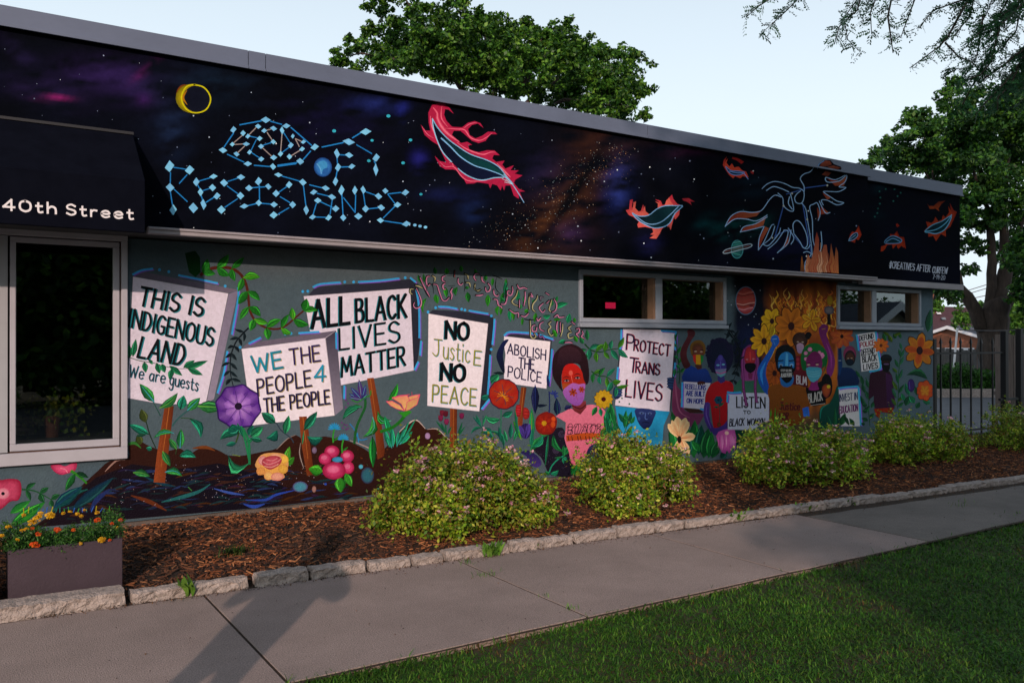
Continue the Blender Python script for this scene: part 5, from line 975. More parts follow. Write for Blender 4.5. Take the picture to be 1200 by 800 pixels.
# fire, sunflowers
P = WP((880, 330, 6.667)); fc = ['d89c2c','c87c20','9c441c','e0b04c','b85c20','d07c20','7c2c14']
for k in range(90):
    x = r.uniform(190, 700); y = r.uniform(60, 150) if k < 50 else r.uniform(150, 330)
    if k >= 50: x = r.uniform(380, 700)
    L_ = r.uniform(60, 130); P.line([(x,y),(x+12,y+L_*.3),(x-10,y+L_*.6),(x+10,y+L_)], r.uniform(7, 15), r.choice(fc), True, ends=.15)
for Q in ([(375,140),(400,160),(395,190),(430,215),(440,170),(425,130),(430,90)], [(555,200),(580,230),(575,280),(610,330),(640,310),(630,275)], [(665,280),(660,330),(700,350),(705,310),(690,270)], [(690,370),(680,420),(700,450),(690,470),(672,455)], [(490,150),(500,210),(530,230),(545,300)], [(190,90),(210,130),(205,160)], [(330,40),(300,80),(320,130),(340,150)], [(450,50),(440,90),(470,130)]): P.line(Q, 9, 'c89444', True, ends=.2)
P.poly([(640,200),(652,180),(665,200),(668,340),(640,330)], '14100c'); P.ell(660,140,24,40,'9c7c14','7c5c10'); P.blob([(620,200),(650,185),(690,200),(685,245),(645,250),(620,235)], '6c6468', '2c3444'); bpart(P, 'painted_flames', 'wavy orange flames around the sunflowers')
for x,y,R_,n_,ci,co,w_,lab,rt in ((210,305,86,8,'b8801c','d8ac1c',58,'upper left yellow sunflower',20),(148,465,108,9,'b8701c','dca41c',54,'lower left yellow sunflower',-10),(360,345,128,9,'8c4414','c8741c',76,'largest orange sunflower',10),(515,300,75,5,'9c4414','c8981c',44,'small orange sunflower with few petals',-150),(230,720,90,9,'7c3414','ac541c',54,'low orange sunflower behind the blue arm',5)):
    P = WP((880, 330, 6.667)); P.flower(x,y,R_,n_,ci,co,None,w=w_,ry=1.25,rot=rt,out='4c240f'); 
    for k in range(n_): a = math.radians(360*k/n_+rt); P.line([(x,y),(x+R_*.75*math.cos(a),y+R_*.9*math.sin(a))], 3, '6a3810', taper=.3)
    if n_ > 5: P.ell(x,y,R_*.2,R_*.26,'2c1414','3c1c14')
    bpart(P, 'painted_sunflower', lab)
P = WP((880, 330, 6.667)); P.leaf((235,395),(190,620),70,'b88c18','a8741c'); P.leaf((220,340),(200,440),60,'b89418','94701c'); bpart(P, 'painted_petal')
# masked figure with brown hair
ca = (870, 390, 6.664)
P = WP(ca); P.poly([(455,180),(540,180),(560,430),(440,430)], '6c1824', '4c1420'); P.text('BLM', (470,400), (545,412), (0,-62), 8, 'b8b0b8')
for y in (210,245,280): P.ell(480,y,14,16,'a0303c','741c2c')
o = bpart(P, 'painted_figure', 'painted person with brown hair and white face mask')
P = WP(ca); P.ell(495,55,60,62,'38241c','2c1c18'); P.ell(493,90,40,62,'4c3024','3c2420'); P.ell(560,20,26,30,'0c0c0c','141010'); P.ell(478,70,9,5,'a89888'); P.ell(515,72,9,5,'a89888'); P.poly(P.smooth([(468,95),(495,78),(525,98),(518,145),(495,165),(475,148)], 2, True), 'b090a8', '9478a0'); sub(P, 'painted_face', o)
P = WP(ca); P.poly(P.smooth([(560,80),(590,10),(640,0),(680,50),(660,100),(600,100)], 2, True), '9c501c', '7c3414'); bpart(P, 'painted_headscarf')
# purple arm, green hair
P = WP(ca); P.poly(P.smooth([(640,-30),(655,-55),(675,-72),(705,-60),(712,-20),(700,10),(720,80),(755,170),(765,240),(745,330),(715,350),(700,290),(715,220),(690,130),(655,40)], 3, True), '5c1c50', '742468'); P.line([(700,80),(735,180),(735,280)], 14, '8c3480', True, ends=.2); P.line([(665,-30),(690,-36)], 6, '8c6420')
P.poly(P.smooth([(540,430),(600,440),(690,320),(740,370),(740,470),(700,520),(560,560)], 2, True), '0c0c10', '12100f'); o = bpart(P, 'painted_figure', 'painted person with purple face, green hair and a light blue mask')
P = WP(ca); P.poly(P.smooth([(510,280),(500,190),(530,110),(590,80),(650,90),(700,150),(708,220),(690,290),(640,390),(630,300),(540,300)], 3, True), '14602c', '0c4c24'); P.poly([(690,260),(660,380),(640,390),(650,300)], '8c4420')
for x,y,s_ in ((572,130,16),(660,178,22),(540,160,14),(540,205,13),(645,155,12)): P.flower(x,y,s_*1.15,6,'d08cb0','c06c98',None)
sub(P, 'painted_hair', o)
P = WP(ca); P.poly(P.smooth([(548,280),(545,200),(600,145),(650,170),(668,240),(655,310),(630,400),(640,450),(560,450),(580,390)], 3, True), '64184c', '84246c'); P.ell(562,252,15,8,'bca08c','6c2450',8); P.ell(628,250,15,8,'bca08c','6c2450',8); P.line([(545,238),(575,240)], 5, '2c0c24'); P.line([(612,240),(645,232)], 5, '2c0c24'); sub(P, 'painted_face', o)
P = WP(ca); P.poly(P.smooth([(540,280),(598,270),(658,280),(658,340),(600,392),(560,360)], 2, True), '3c8ca4', '4c9cb0'); 
for y in (305,322,340): P.line([(550,y-6),(600,y+6),(652,y-8)], 3, '7cb8c4', True)
sub(P, 'painted_mask', o)
P = WP(ca); P.poly([(552,475),(655,450),(690,470),(695,560),(600,580),(575,570)], '0c0c10'); P.text('BLACK', (562,556), (668,532), (-4,-70), 8, 'a8a4a0'); P.line([(575,575),(688,558)], 4, 'a8a4a0'); P.blob([(665,430),(690,405),(728,415),(728,470),(700,515),(668,480)], 'a84c24', '6c2420'); P.ell(715,425,14,14,'b8a424'); bpart(P, 'painted_banner', 'small black banner with white letters')
# blue fist figure
P = WP(ca); P.poly(P.smooth([(275,100),(265,60),(275,25),(305,15),(328,35),(330,80),(300,120),(275,180),(235,260),(228,340),(250,420),(248,490),(215,470),(175,400),(160,330),(165,280),(200,220)], 3, True), '1c5cb8', '1c4ca4'); P.line([(225,230),(190,320),(205,410)], 22, '2c80d0', True, ends=.2); P.line([(282,50),(312,45)], 6, '7098cc'); P.line([(288,65),(300,95)], 6, '4c80c4')
P.poly([(510,590),(560,585),(568,660),(520,665)], '1c50a8', '2c64c0'); o = bpart(P, 'painted_figure', 'painted blue person raising a fist in a brown shirt')
P = WP(ca); P.poly(P.smooth([(250,430),(340,405),(390,430),(440,412),(520,425),(550,500),(570,580),(510,600),(500,720),(270,740),(262,560),(245,500)], 2, True), '7c4414', '6c380f'); P.text('Justice', (335,610), (490,612), (4,-58), 9, '4c141c'); P.text('FOR', (330,700), (400,690), (4,-58), 9, '4c141c'); sub(P, 'painted_shirt', o)
P = WP(ca); P.poly(P.smooth([(345,330),(440,330),(438,400),(395,432),(345,410)], 2, True), '2c6cac', '1c5c9c'); P.poly(P.smooth([(305,250),(300,170),(330,110),(390,92),(445,125),(462,190),(458,290),(430,310),(330,310)], 3, True), '0c1014', '12141a'); P.poly(P.smooth([(328,280),(325,210),(350,165),(390,148),(430,170),(448,220),(445,285),(385,300)], 3, True), '2474b0', '1c64a4'); P.poly([(385,155),(402,165),(402,270),(378,270)], '50a0d0')
for x in (345,428): P.line([(x-18,222),(x+16,218)], 10, '0c1428', True); P.ell(x,255,18,14,'80a8d0','3c80b8',10); P.ell(x,262,8,9,'1c1420',n=8)
P.poly(P.smooth([(330,275),(385,262),(445,280),(435,350),(420,380),(390,398),(355,370),(335,320)], 2, True), '08090e'); P.text('STOP KILLING', (345,306), (428,306), (0,-17), 3, 'a8a8a8'); P.text('BLACK PEOPLE', (348,350), (432,346), (0,-28), 4, 'b0b0b0'); sub(P, 'painted_face', o)
P = WP(ca); P.leaf((295,740),(300,590),14,'3c9a24','2c7a20'); P.leaf((318,740),(320,620),10,'3c8a3c','1c6a30'); P.leaf((262,680),(268,600),12,'3c9a24','2c7a20'); bpart(P, 'painted_grass')
P = WP(ca); P.poly(P.smooth([(650,740),(640,640),(665,580),(720,560),(760,480),(792,420),(792,800),(660,800)], 2, True), '0c4438', '0a3830'); P.line([(650,680),(660,600),(720,560)], 12, '147060', True, ends=.2); P.leaf((760,780),(765,580),30,'145c34','0c4028'); P.leaf((740,800),(700,640),40,'0c5038','083830'); bpart(P, 'painted_leaves')
# right part beyond the flames
cr_ = (980, 380, 6.667)
P = WP(cr_); P.flower(88,95,95,8,'b8601c','983c24',None,w=52,rot=15,base=.2); P.ell(86,93,13,16,'1c0c0c'); bpart(P, 'painted_flower', 'orange flower under the left end of the far window')
P = WP(cr_); P.poly(P.smooth([(60,490),(62,350),(100,340),(160,345),(205,400),(210,490)], 2, True), '102a54', '0c1c40'); P.poly([(58,190),(80,180),(90,320),(70,400),(58,400)], '0c2444', '10386c'); P.line([(60,285),(78,285)], 5, '90a0ac'); o = bpart(P, 'painted_figure', 'painted person in a blue shirt with a pink halo')
P = WP(cr_); P.ell(148,235,50,68,'843054','702848'); P.ell(150,265,42,62,'241c24','1c181c'); P.ell(150,268,32,48,'4c2c20','3c201c'); P.ell(148,298,30,28,'0c1c2c','0a1420'); P.ell(136,268,8,4,'907c6c'); P.ell(162,266,8,4,'907c6c'); sub(P, 'painted_face', o)
o = placard('painted placard reading INVEST IN EDUCATION', [(60,512),(208,492),(222,805),(75,805)], None, None, None, [[(62,505),(110,497),(205,490)], [(212,500),(220,620),(228,790)]], None, cr_, 'd0cadc')
words(o, cr_, [('INVEST IN', (64,610), (204,592), (0,-56), 6, '242c54'), ('EDUCATION', (64,705), (206,682), (0,-54), 7, '64205c')])
P = WP(cr_); P.leaf((75,800),(110,700),50,'1c5a2c','0c3820'); P.leaf((180,800),(140,740),34,'14502c','0c3820'); P.leaf((100,720),(140,800),30,'143c24','0c3020'); sub(P, 'painted_leaf', o)
leafy('painted_vine', cr_, [(265,660,225,560,34),(300,600,265,520,34),(280,640,235,630,34),(250,700,300,640,34),(280,690,240,680,30),(300,560,320,480,34),(250,480,230,400,30),(225,420,190,360,24),(285,760,235,740,34),(300,740,330,700,34),(260,790,230,780,30),(310,660,340,600,30),(260,540,240,460,30),(290,500,270,430,26)], [([(300,800),(290,640),(300,520),(270,420)], 6, '1c4a28')], None, [('144c2c','0c3020',None), ('1c5a34','0c3824',None)])
o = placard('painted placard reading DEFUND POLICE DEFEND BLACK LIVES', [(205,78),(345,55),(360,200),(382,350),(235,372),(225,220)], None, None, None, [[(200,85),(215,200)], [(345,60),(362,200),(380,345),(300,370)]], None, cr_, 'ccc8d2')
words(o, cr_, [('DEFUND', (222,128), (328,108), (-2,-38), 6, '14141c'), ('POLICE', (228,180), (335,160), (-2,-38), 6, '84202c'), ('DEFEND', (235,245), (335,228), (-2,-46), 6, '14141c'), ('BLACK', (245,300), (352,282), (-2,-48), 7, '14141c'), ('LIVES', (252,358), (360,342), (-2,-42), 7, '14141c')])
P = WP(cr_); P.flower(385,165,62,9,'c87c1c','b84820',None,w=30,rot=8); P.ell(385,165,12,14,'5c2414'); bpart(P, 'painted_flower', 'orange and red flower on the DEFUND placard')
leafy('painted_leaves', cr_, [(420,130,400,70,34),(470,140,440,80,34),(500,110,480,70,30),(450,90,400,55,24),(540,110,520,60,26),(480,90,540,60,24)], (), None, [('1c5c24','0c3c1c',None), ('4c6414','2c4414',None)])
P = WP(cr_); P.poly(P.smooth([(300,400),(330,375),(400,360),(450,370),(475,430),(478,520),(485,665),(340,665),(330,560),(290,590)], 2, True), '2c1220', '34142c'); P.poly([(420,380),(465,400),(482,660),(430,660)], '401a44', '34143c'); P.poly([(330,665),(480,655),(470,700),(380,690),(370,740),(345,720)], '84240f'); o = bpart(P, 'painted_figure', 'painted person in a dark maroon hooded sweatshirt')
P = WP(cr_); P.ell(425,270,44,36,'101820','0c1218'); P.ell(420,300,34,40,'2c1814','1c100f'); P.poly(P.smooth([(392,310),(425,300),(455,315),(440,375),(400,365)], 2, True), '080a0e'); P.ell(425,312,22,7,'5c4468'); P.poly([(385,262),(468,270),(460,288),(390,284)], '0c1014'); sub(P, 'painted_face', o)
leafy('painted_vine', cr_, [(520,470,500,380,26),(525,430,550,350,26),(510,520,470,440,28),(520,540,560,470,28),(500,580,465,500,26),(510,610,560,560,26),(520,340,490,270,26),(530,320,560,250,26),(510,380,470,340,24),(540,260,520,190,24),(540,260,565,190,22),(500,640,460,580,26),(515,650,560,610,26),(545,200,530,140,22)], [([(510,660),(520,520),(520,400),(540,200)], 6, '1c4a28')], 'tall green vine right of the dark figure', [('1c5c34','0c3c24',None), ('1c6a4c','0c4030','4c6a1c'), ('4c6a1c','1c4a1c',None)])
P = WP(cr_); P.flower(680,205,108,8,'a84c18','b07018',None,w=62,ry=1.28,rot=8,out='3c2010'); 
for k in range(0,8,2): P.petal((680,205), 360*k/8+8, 108, 56, '8c3414', 'b04c1c', base=.15)
P.ell(680,205,24,32,'2c1418','1c0c10'); bpart(P, 'painted_sunflower', 'large orange sunflower at the building corner')
leafy('painted_leaves', cr_, [(740,430,580,400,60,.25),(600,560,570,460,40),(570,640,600,560,50),(640,620,600,560,50),(660,560,640,480,30),(760,620,700,600,40),(650,660,680,610,40),(560,600,540,540,34),(740,60,760,-120,60)], (), 'broad dark leaves below the corner sunflower', [('14502c','0a3024',None), ('1c7a4c','0c4434',None)])
P = WP(cr_); P.ell(615,480,28,52,'34205c','241644'); P.line([(600,450),(605,510)], 6, '54408c', True); bpart(P, 'painted_tulip', 'small purple bud near the corner')
P = WP(cr_); P.flower(718,520,58,9,'b8501c','b4401c',None,w=44,ry=1.4,rot=0,out='3c1c10',base=.3,tipw=.95); P.flower(718,520,34,6,'c88c24','b45c1c',None,ry=1.4); bpart(P, 'painted_flower', 'orange flower at the foot of the building corner')
print('paint layers', {k: int(v.max()) for k, v in LAY.items()})

# ------------------------------------------------------------------ ground, pavement, bed
def sheet(name, x0, x1, y0, y1, z, m, nx=1, ny=1, amp=0, **k):
    X = np.linspace(x0, x1, nx+1); Y = np.linspace(y0, y1, ny+1); A, B = np.meshgrid(X, Y)
    Z = z+amp*(vnoise(A*1.7+40, B*1.7+40, 2)-.5) if amp else np.full(A.shape, z)
    V = np.c_[A.ravel(), B.ravel(), Z.ravel()]; F = [(j*(nx+1)+i, j*(nx+1)+i+1, (j+1)*(nx+1)+i+1, (j+1)*(nx+1)+i) for j in range(ny) for i in range(nx)]
    return link(name, mesh(V, F), m, **k)
sheet('ground', -400, 900, -400, 900, -.16, M['ground'], kind='structure')
sheet('street', -60, 120, -11.5, -1.2, -.13, M['asphalt'], kind='structure')
sheet('parking_lot', XR+.25, 70, YW+.35, 60, -.02, M['asphalt'], kind='structure')
kerbY = lambda x: 5.56-.066*(x-.26) if x < 10 else 4.917-.01*(x-10)
sheet('lawn_ground', -6, 60, -1.0, 3.84, -.035, M['turf'], 60, 10, .02, kind='structure')
# pavement slabs
pv = empty('pavement', (0, 4.5, 0), '', ''); del pv['label']; del pv['category']; pv['kind'] = 'structure'
jx = [-4.0, -2.25, -.5, 1.25, 2.99, 4.73, 6.39, 8.09, 9.8, 11.5, 13.2, 15, 17, 19, 21.5, 24]
for i in range(len(jx)-1):
    a, b = jx[i]+.008, jx[i+1]-.008; yb = 5.34 if i < 6 else 5.2
    y1a, y1b = kerbY(max(a, 0))-.015-.0*i, kerbY(max(b, 0))-.015
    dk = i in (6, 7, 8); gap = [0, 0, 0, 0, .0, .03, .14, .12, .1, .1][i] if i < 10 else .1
    n = 8; pts = [(a+(b-a)*k/n, 3.845+random.uniform(-.006, .006)) for k in range(n+1)]+[(b-(b-a)*k/n, (y1b+(y1a-y1b)*k/n)-gap+(random.uniform(-.02, .02) if gap else 0)) for k in range(n+1)]
    m = MB().prism([(x, y, -.10) for x, y in pts], (0, 0, .10+random.uniform(-.002, .002)))
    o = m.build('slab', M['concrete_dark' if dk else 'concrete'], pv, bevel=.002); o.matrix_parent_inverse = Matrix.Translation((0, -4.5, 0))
sheet('joint_soil', -4, 26, 3.82, 5.62, -.005, M['dirt'], kind='structure')
# mulch bed
def bedz(x, y): return -.0+np.clip((y-5.55)/1.5, 0, 1)*.125+.03*(vnoise(np.asarray(x)*2.2+9, np.asarray(y)*2.2+9, 4)-.5)
gx = np.linspace(-4, 14.5, 230); gy = np.linspace(4.95, 7.4, 50); A, B = np.meshgrid(gx, gy); Z = bedz(A, B)
V = np.c_[A.ravel(), B.ravel(), Z.ravel()]; F = [(j*230+i, j*230+i+1, (j+1)*230+i+1, (j+1)*230+i) for j in range(49) for i in range(229)
    if B[j, i] > kerbY(max(A[j, i], 0))-.02 or True]
V[:, 2] -= np.where(V[:, 1] < 5.6-.066*np.clip(V[:, 0], 0, 10)-.0, .06, 0)
link('mulch_bed', mesh(V, F, smooth=True), M['soil'], kind='structure')
def chips(n, x0, x1, dens_dark, seed):
    R_ = np.random.default_rng(seed); x = R_.uniform(x0, x1, n); y = R_.uniform(5.0, 7.24, n)
    keep = y > 5.56-.066*np.clip(x-.26, 0, 10)+.12; x, y = x[keep], y[keep]; n = len(x)
    L = R_.gamma(2.4, .014, n)+.008; W = R_.uniform(.004, .015, n); T = R_.uniform(.002, .006, n); a = R_.uniform(0, 2*math.pi, n); pit = R_.normal(0, .22, n)
    z = bedz(x, y)+R_.uniform(.0, .022, n)
    u = np.c_[np.cos(a)*np.cos(pit), np.sin(a)*np.cos(pit), np.sin(pit)]; v = np.c_[-np.sin(a), np.cos(a), R_.normal(0, .25, n)]; wv = np.cross(u, v)
    c = np.c_[x, y, z]; cs = []
    for su, sv, sw in ((-1,-1,-1),(1,-.6,-1),(1,.6,-1),(-1,1,-1),(-1,-1,1),(1,-.6,1),(1,.6,1),(-1,1,1)): cs.append(c+u*(su*L/2)[:, None]+v*(sv*W/2)[:, None]+wv*(sw*T/2)[:, None])
    cs = np.stack(cs, 1); idx = [(4,5,6,7),(0,1,5,4),(1,2,6,5),(2,3,7,6),(3,0,4,7)]
    Q = np.stack([cs[:, list(q)] for q in idx], 1).reshape(-1, 3)
    pal = np.array([lin(h) for h in ('4a2a16','6a3a1e','2c1810','8c5430','3c2012','a87048','54301a','22140e')]); ci = R_.choice(8, n, p=[.18,.19,.15,.13,.13,.07,.10,.05])
    col = pal[ci]*R_.uniform(.6, 1.1, (n, 1))*[1.35, 1.38, 1.4]
    dk = np.clip(1.25-np.hypot((x-2.35)/.42, (y-6.15)/.42), 0, 1)+np.clip(1.2-np.hypot((x-1.05)/.3, (y-6.0)/.35), 0, 1)+np.clip(1.2-np.hypot((x-4.2)/.35, (y-6.2)/.4), 0, 1)  # cast shadows of bystander's head, planter and largest shrub, painted into the chip colours
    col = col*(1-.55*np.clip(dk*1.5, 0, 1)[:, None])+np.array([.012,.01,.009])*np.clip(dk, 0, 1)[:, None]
    col = np.repeat(col, 20, 0)
    return fastmesh(Q, 4, col)
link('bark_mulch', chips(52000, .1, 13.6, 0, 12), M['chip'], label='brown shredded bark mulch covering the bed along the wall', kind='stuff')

# rough stones edging the bed
edg = empty('stone_edging', (4, 5.4, 0), 'low row of rough pale stones edging the mulch bed', 'edging')
def rough_block(x0, x1, y0, y1, z0, z1, seed, nx=7, ny=4, nz=3, amp=.010):
    rr = random.Random(seed); bm = bmesh.new(); vs = {}
    def P_(i, j, k):
        if (i, j, k) not in vs:
            x = x0+(x1-x0)*i/nx; y = y0(x)+(y1(x)-y0(x))*j/ny if callable(y0) else y0+(y1-y0)*j/ny; z = z0+(z1-z0)*k/nz
            if i in (0, nx): x += (.5-(i == nx))*.014*((j in (0, ny))+(k == nz))
            if k == nz and j in (0, ny): z -= .008
            vs[(i, j, k)] = bm.verts.new((x+rr.gauss(0, amp*.55), y+rr.gauss(0, amp*.8)*(1.3 if j == 0 else .6), z+(rr.gauss(0, amp*.5) if k else 0)))
        return vs[(i, j, k)]
    for i in range(nx):
        for j in range(ny): bm.faces.new((P_(i,j,nz), P_(i+1,j,nz), P_(i+1,j+1,nz), P_(i,j+1,nz)))
        for k in range(nz): bm.faces.new((P_(i,0,k), P_(i+1,0,k), P_(i+1,0,k+1), P_(i,0,k+1))); bm.faces.new((P_(i+1,ny,k), P_(i,ny,k), P_(i,ny,k+1), P_(i+1,ny,k+1)))
    for j in range(ny):
        for k in range(nz): bm.faces.new((P_(0,j+1,k), P_(0,j,k), P_(0,j,k+1), P_(0,j+1,k+1))); bm.faces.new((P_(nx,j,k), P_(nx,j+1,k), P_(nx,j+1,k+1), P_(nx,j,k+1)))
    me = bpy.data.meshes.new('stone'); bm.to_mesh(me); bm.free(); return me
sp_ = [(-60,146),(149,288),(294,358),(359,427),(429,480),(481,518),(520,570),(573,598),(600,632),(633,675),(677,728),(729,773),(774,808),(810,905),(906,974),(976,1006),(1008,1040),(1042,1072),(1075,1112),(1114,1160),(1162,1215),(1217,1260)]
for i, (a, b) in enumerate(sp_):
    def X_(p):
        q = onz(p, 725-(p-30)*.145 if p < 500 else 660-(p-500)*.14, 0); 
        r_ = ray(p, 600); # intersect with the edging line in plan
        t = 5.577/(r_[1]+.066*r_[0]); return r_[0]*t
    xa, xb = X_(a)+.007, X_(b)-.007; jit = random.uniform(-.014, .014); h = random.uniform(.056, .076)*(.8 if i > 12 else 1); dd = random.uniform(.10, .13)
    if i == 0: h, dd = .085, .2
    me = rough_block(xa, xb, lambda x, j=jit: kerbY(max(x, -5))+j, lambda x, j=jit, q=dd: kerbY(max(x, -5))+j+q, -.03, h, 40+i, nx=max(4, int((xb-xa)/.035)), ny=5, nz=4, amp=.0055)
    o = link('stone', me, M['stone'], edg); o.matrix_parent_inverse = Matrix.Translation((-4, -5.4, 0))
# stacked stones at the left edge
st = empty('stone_stack', (.1, 5.95, 0), 'stacked blue-grey stones beside the planter at the left edge', 'stones')
for i, (z0_, z1_, dx, m) in enumerate(((.0,.17,.0,'bluestone'),(.175,.30,-.015,'bluestone'),(.305,.40,-.01,'bluestone'),(.405,.50,.01,'stone'))):
    o = link('stone', rough_block(-.35, .145+dx, 5.7+.03*i, 6.1, z0_, z1_, 90+i, nx=6), M[m], st); o.matrix_parent_inverse = Matrix.Translation((-.1, -5.95, 0))

# ------------------------------------------------------------------ foliage helpers
def leafquads(C_, size, nrm, seed, aspect=.55, jit=.9, fold=0):
    """one rhombic leaf per centre; nrm = preferred normals (n,3)"""
    R_ = np.random.default_rng(seed); n = len(C_)
    N = nrm+R_.normal(0, jit, (n, 3)); N /= np.linalg.norm(N, axis=1)[:, None]
    T = R_.normal(0, 1, (n, 3)); T -= N*(T*N).sum(1)[:, None]; T /= np.linalg.norm(T, axis=1)[:, None]; B_ = np.cross(N, T)
    s = (size*R_.uniform(.65, 1.3, n))[:, None]
    return np.stack([C_-T*s*.5, C_+B_*s*.5*aspect+N*s*.06, C_+T*s*.5, C_-B_*s*.5*aspect+N*s*.06], 1).reshape(-1, 3)
def shade(cols, n, R_, lo=.6, hi=1.35):
    pal = np.array([lin(h) for h in cols]); return pal[R_.integers(0, len(pal), n)]*R_.uniform(lo, hi, (n, 1))

# flowering shrubs
def shrub(pl, pr, ptop, Y, seed, label, nl, depth=.55, flowers=90, lf=.037, dim=1., fl=None):
    R_ = np.random.default_rng(seed); a, b = ony(pl, 560, Y), ony(pr, 560, Y); cx = (a[0]+b[0])/2; rx = (b[0]-a[0])/2*.86
    zt = ony((pl+pr)/2, ptop, Y)[2]; rz = (zt-.11)
    root = empty('flowering_shrub', (cx, Y, .05), label, 'shrub', 'spirea shrubs along the wall')
    # lobes make the outline uneven
    lob = [(R_.uniform(-.82, .82)*rx, R_.uniform(-.75, .7)*depth, 0, R_.uniform(.15, .36)) for _ in range(24)]
    lob = [(a_, b_, max(.1, (1-(a_/rx)**2*.75-(b_/depth)**2*.3))*rz*R_.uniform(.25, .84), d__) for a_, b_, _, d__ in lob]+[(0, .1, .34*rz, .45), (-.5*rx, .05, .25*rz, .34), (.5*rx, .1, .25*rz, .34)]
    P_ = []; Nn = []
    for k in range(nl//14):
        l = lob[R_.integers(len(lob))]; v = R_.normal(0, 1, 3); v[1] -= .35; v[2] += .25; v /= np.linalg.norm(v)
        q = np.array([l[0]+v[0]*l[3]*rx, l[1]+v[1]*l[3]*depth, l[2]+v[2]*l[3]*rz])
        if q[2] < .0: q[2] = abs(q[2])*.5+.01
        if abs(q[0]) > rx*1.1 or q[2] > rz*1.02: continue
        L_ = R_.uniform(.05, .15)*(1+1.0*(R_.random() < .10)); d_ = v+np.array([0, 0, .5]); d_ /= np.linalg.norm(d_)
        m_ = 14; t = R_.uniform(-.5, 1, m_)[:, None]; sc = R_.normal(0, .017, (m_, 3))
        P_.append(q+d_*t*L_+sc); Nn.append(np.tile(d_*.6+np.array([0, 0, .5]), (m_, 1)))
    P_ = np.concatenate(P_)+[cx, Y, .05]; Nn = np.concatenate(Nn); n = len(P_)
    hollow = vnoise(P_[:, 0]*7, P_[:, 2]*7+P_[:, 1]*5, seed)[:, None]  # brightness noise: shaded hollows of the shrub put into the leaf colours
    col = shade(['688c1c','7c9c24','50741c','94a630','42661c','a8ac40','748c20','8c8434'], n, R_)*dim*1.15*(.25+1.3*hollow)
    br = R_.random(n) < .08; col[br] = shade(['7c5428','8c6c38','6a4a2c','9a7048'], br.sum(), R_)*dim*.8
    f = link('foliage', fastmesh(leafquads(P_, lf, Nn, seed), 4, col), M['leaf'], root, kind='stuff'); f.matrix_parent_inverse = Matrix.Translation((-cx, -Y, -.05))
    # woody stems
    m = MB()
    for k in range(26):
        l = lob[k % len(lob)]; e = Vector((cx+l[0]*1.1, Y+l[1]*1.1-.1, .05+l[2]+l[3]*rz*.5)); s0 = Vector((cx+l[0]*.25, Y+l[1]*.2, .03)); mid = s0.lerp(e, .5)+Vector((R_.normal(0, .03), R_.normal(0, .03), .04))
        m.tube([s0, mid, e], [.007, .005, .002], 5)
    o = m.build('stems', M['twig'], root, kind='stuff'); o.matrix_parent_inverse = f.matrix_parent_inverse
    # blossom heads
    if flowers:
        idx = R_.choice(n, flowers*3, replace=False); idx = idx[np.argsort(-(P_[idx, 2]*1.-P_[idx, 1]*.8))][:flowers]; Q = []; N2 = []
        for i in idx:
            c0 = P_[i]+np.array([0, -.015, .018]); m_ = 13; Q.append(c0+R_.normal(0, .013, (m_, 3))*[1, 1, .5]); N2.append(np.tile([0, -.3, 1.], (m_, 1)))
        Q = np.concatenate(Q); N2 = np.concatenate(N2); c_ = shade(['d89cb4','e8c0cc','c07c94','c8a8a0','ecd0d4'], len(Q), R_, .6, 1.15)*dim
        o = link('blossoms', fastmesh(leafquads(Q, .020, N2, seed+1, .9), 4, c_), M['leaf'], root, kind='stuff'); o.matrix_parent_inverse = f.matrix_parent_inverse
    return root
shrub(434, 636, 518, 6.12, 1, 'largest pink-flowering shrub, below the NO JUSTICE NO PEACE sign', 36000, .5, 210, dim=1.0)
shrub(676, 828, 513, 6.12, 2, 'rounded yellow-green shrub below the PROTECT TRANS LIVES sign', 26000, .46, 100, dim=1.08)
shrub(866, 1006, 494, 6.15, 3, 'pink-dotted shrub below the LISTEN TO BLACK WOMXN sign', 26000, .44, 130, dim=1.5)
shrub(1022, 1128, 480, 6.3, 4, 'shrub at the far corner of the painted wall', 20000, .38, 60, dim=1.5)
shrub(1154, 1240, 474, 6.3, 5, 'shrub at the right edge in front of the iron fence', 16000, .45, 40, dim=1.2)

def weed(px, py, n, L, lab, seed, grp='weeds along the pavement', z=.0, dim=1., spread=.03, broad=False):
    p = onz(px, py, z); R_ = np.random.default_rng(seed); V = []; c = []
    for k in range(n):
        a = R_.uniform(0, 6.28); l = L*R_.uniform(.5, 1.1); lean = R_.uniform(.15, .9); b = p+np.array([R_.normal(0, spread), R_.normal(0, spread*.5), 0]); u = np.array([math.cos(a)*lean, math.sin(a)*lean, 1]); u /= np.linalg.norm(u); s = np.array([-math.sin(a), math.cos(a), 0])*(l*(.16 if broad else .06))
        m_ = b+u*l*.55; e = b+u*l+np.array([math.cos(a), math.sin(a), -.35])*l*.25*lean
        V += [b-s*.3, b+s*.3, m_+s, m_-s, m_-s, m_+s, e+s*.15, e-s*.15]; q = shade(['5c8a30','4a7424','6c9438','3c6020'], 1, R_)[0]*dim; c += [q, q]
    o = link('weed', fastmesh(V, 4, np.array(c)), M['grass'], label=lab, cat='weed', group=grp); return o
weed(217, 700, 26, .13, 'bright green leafy weed against the second edging stone', 1, broad=True, spread=.02)
weed(188, 703, 12, .05, 'tiny weed at the foot of the second edging stone', 2, spread=.02)
weed(575, 657, 60, .11, 'bushy weed growing between the stones below the largest shrub', 3, broad=True, spread=.035)
weed(548, 668, 10, .05, 'small weed at the top of the second joint', 4)
weed(572, 681, 34, .045, 'low weeds filling the joint below the largest shrub', 5, spread=.06)
weed(640, 706, 8, .04, 'small tuft halfway down the second joint', 6, spread=.03)
weed(672, 721, 12, .05, 'tuft at the lawn end of the second joint', 7, spread=.03)
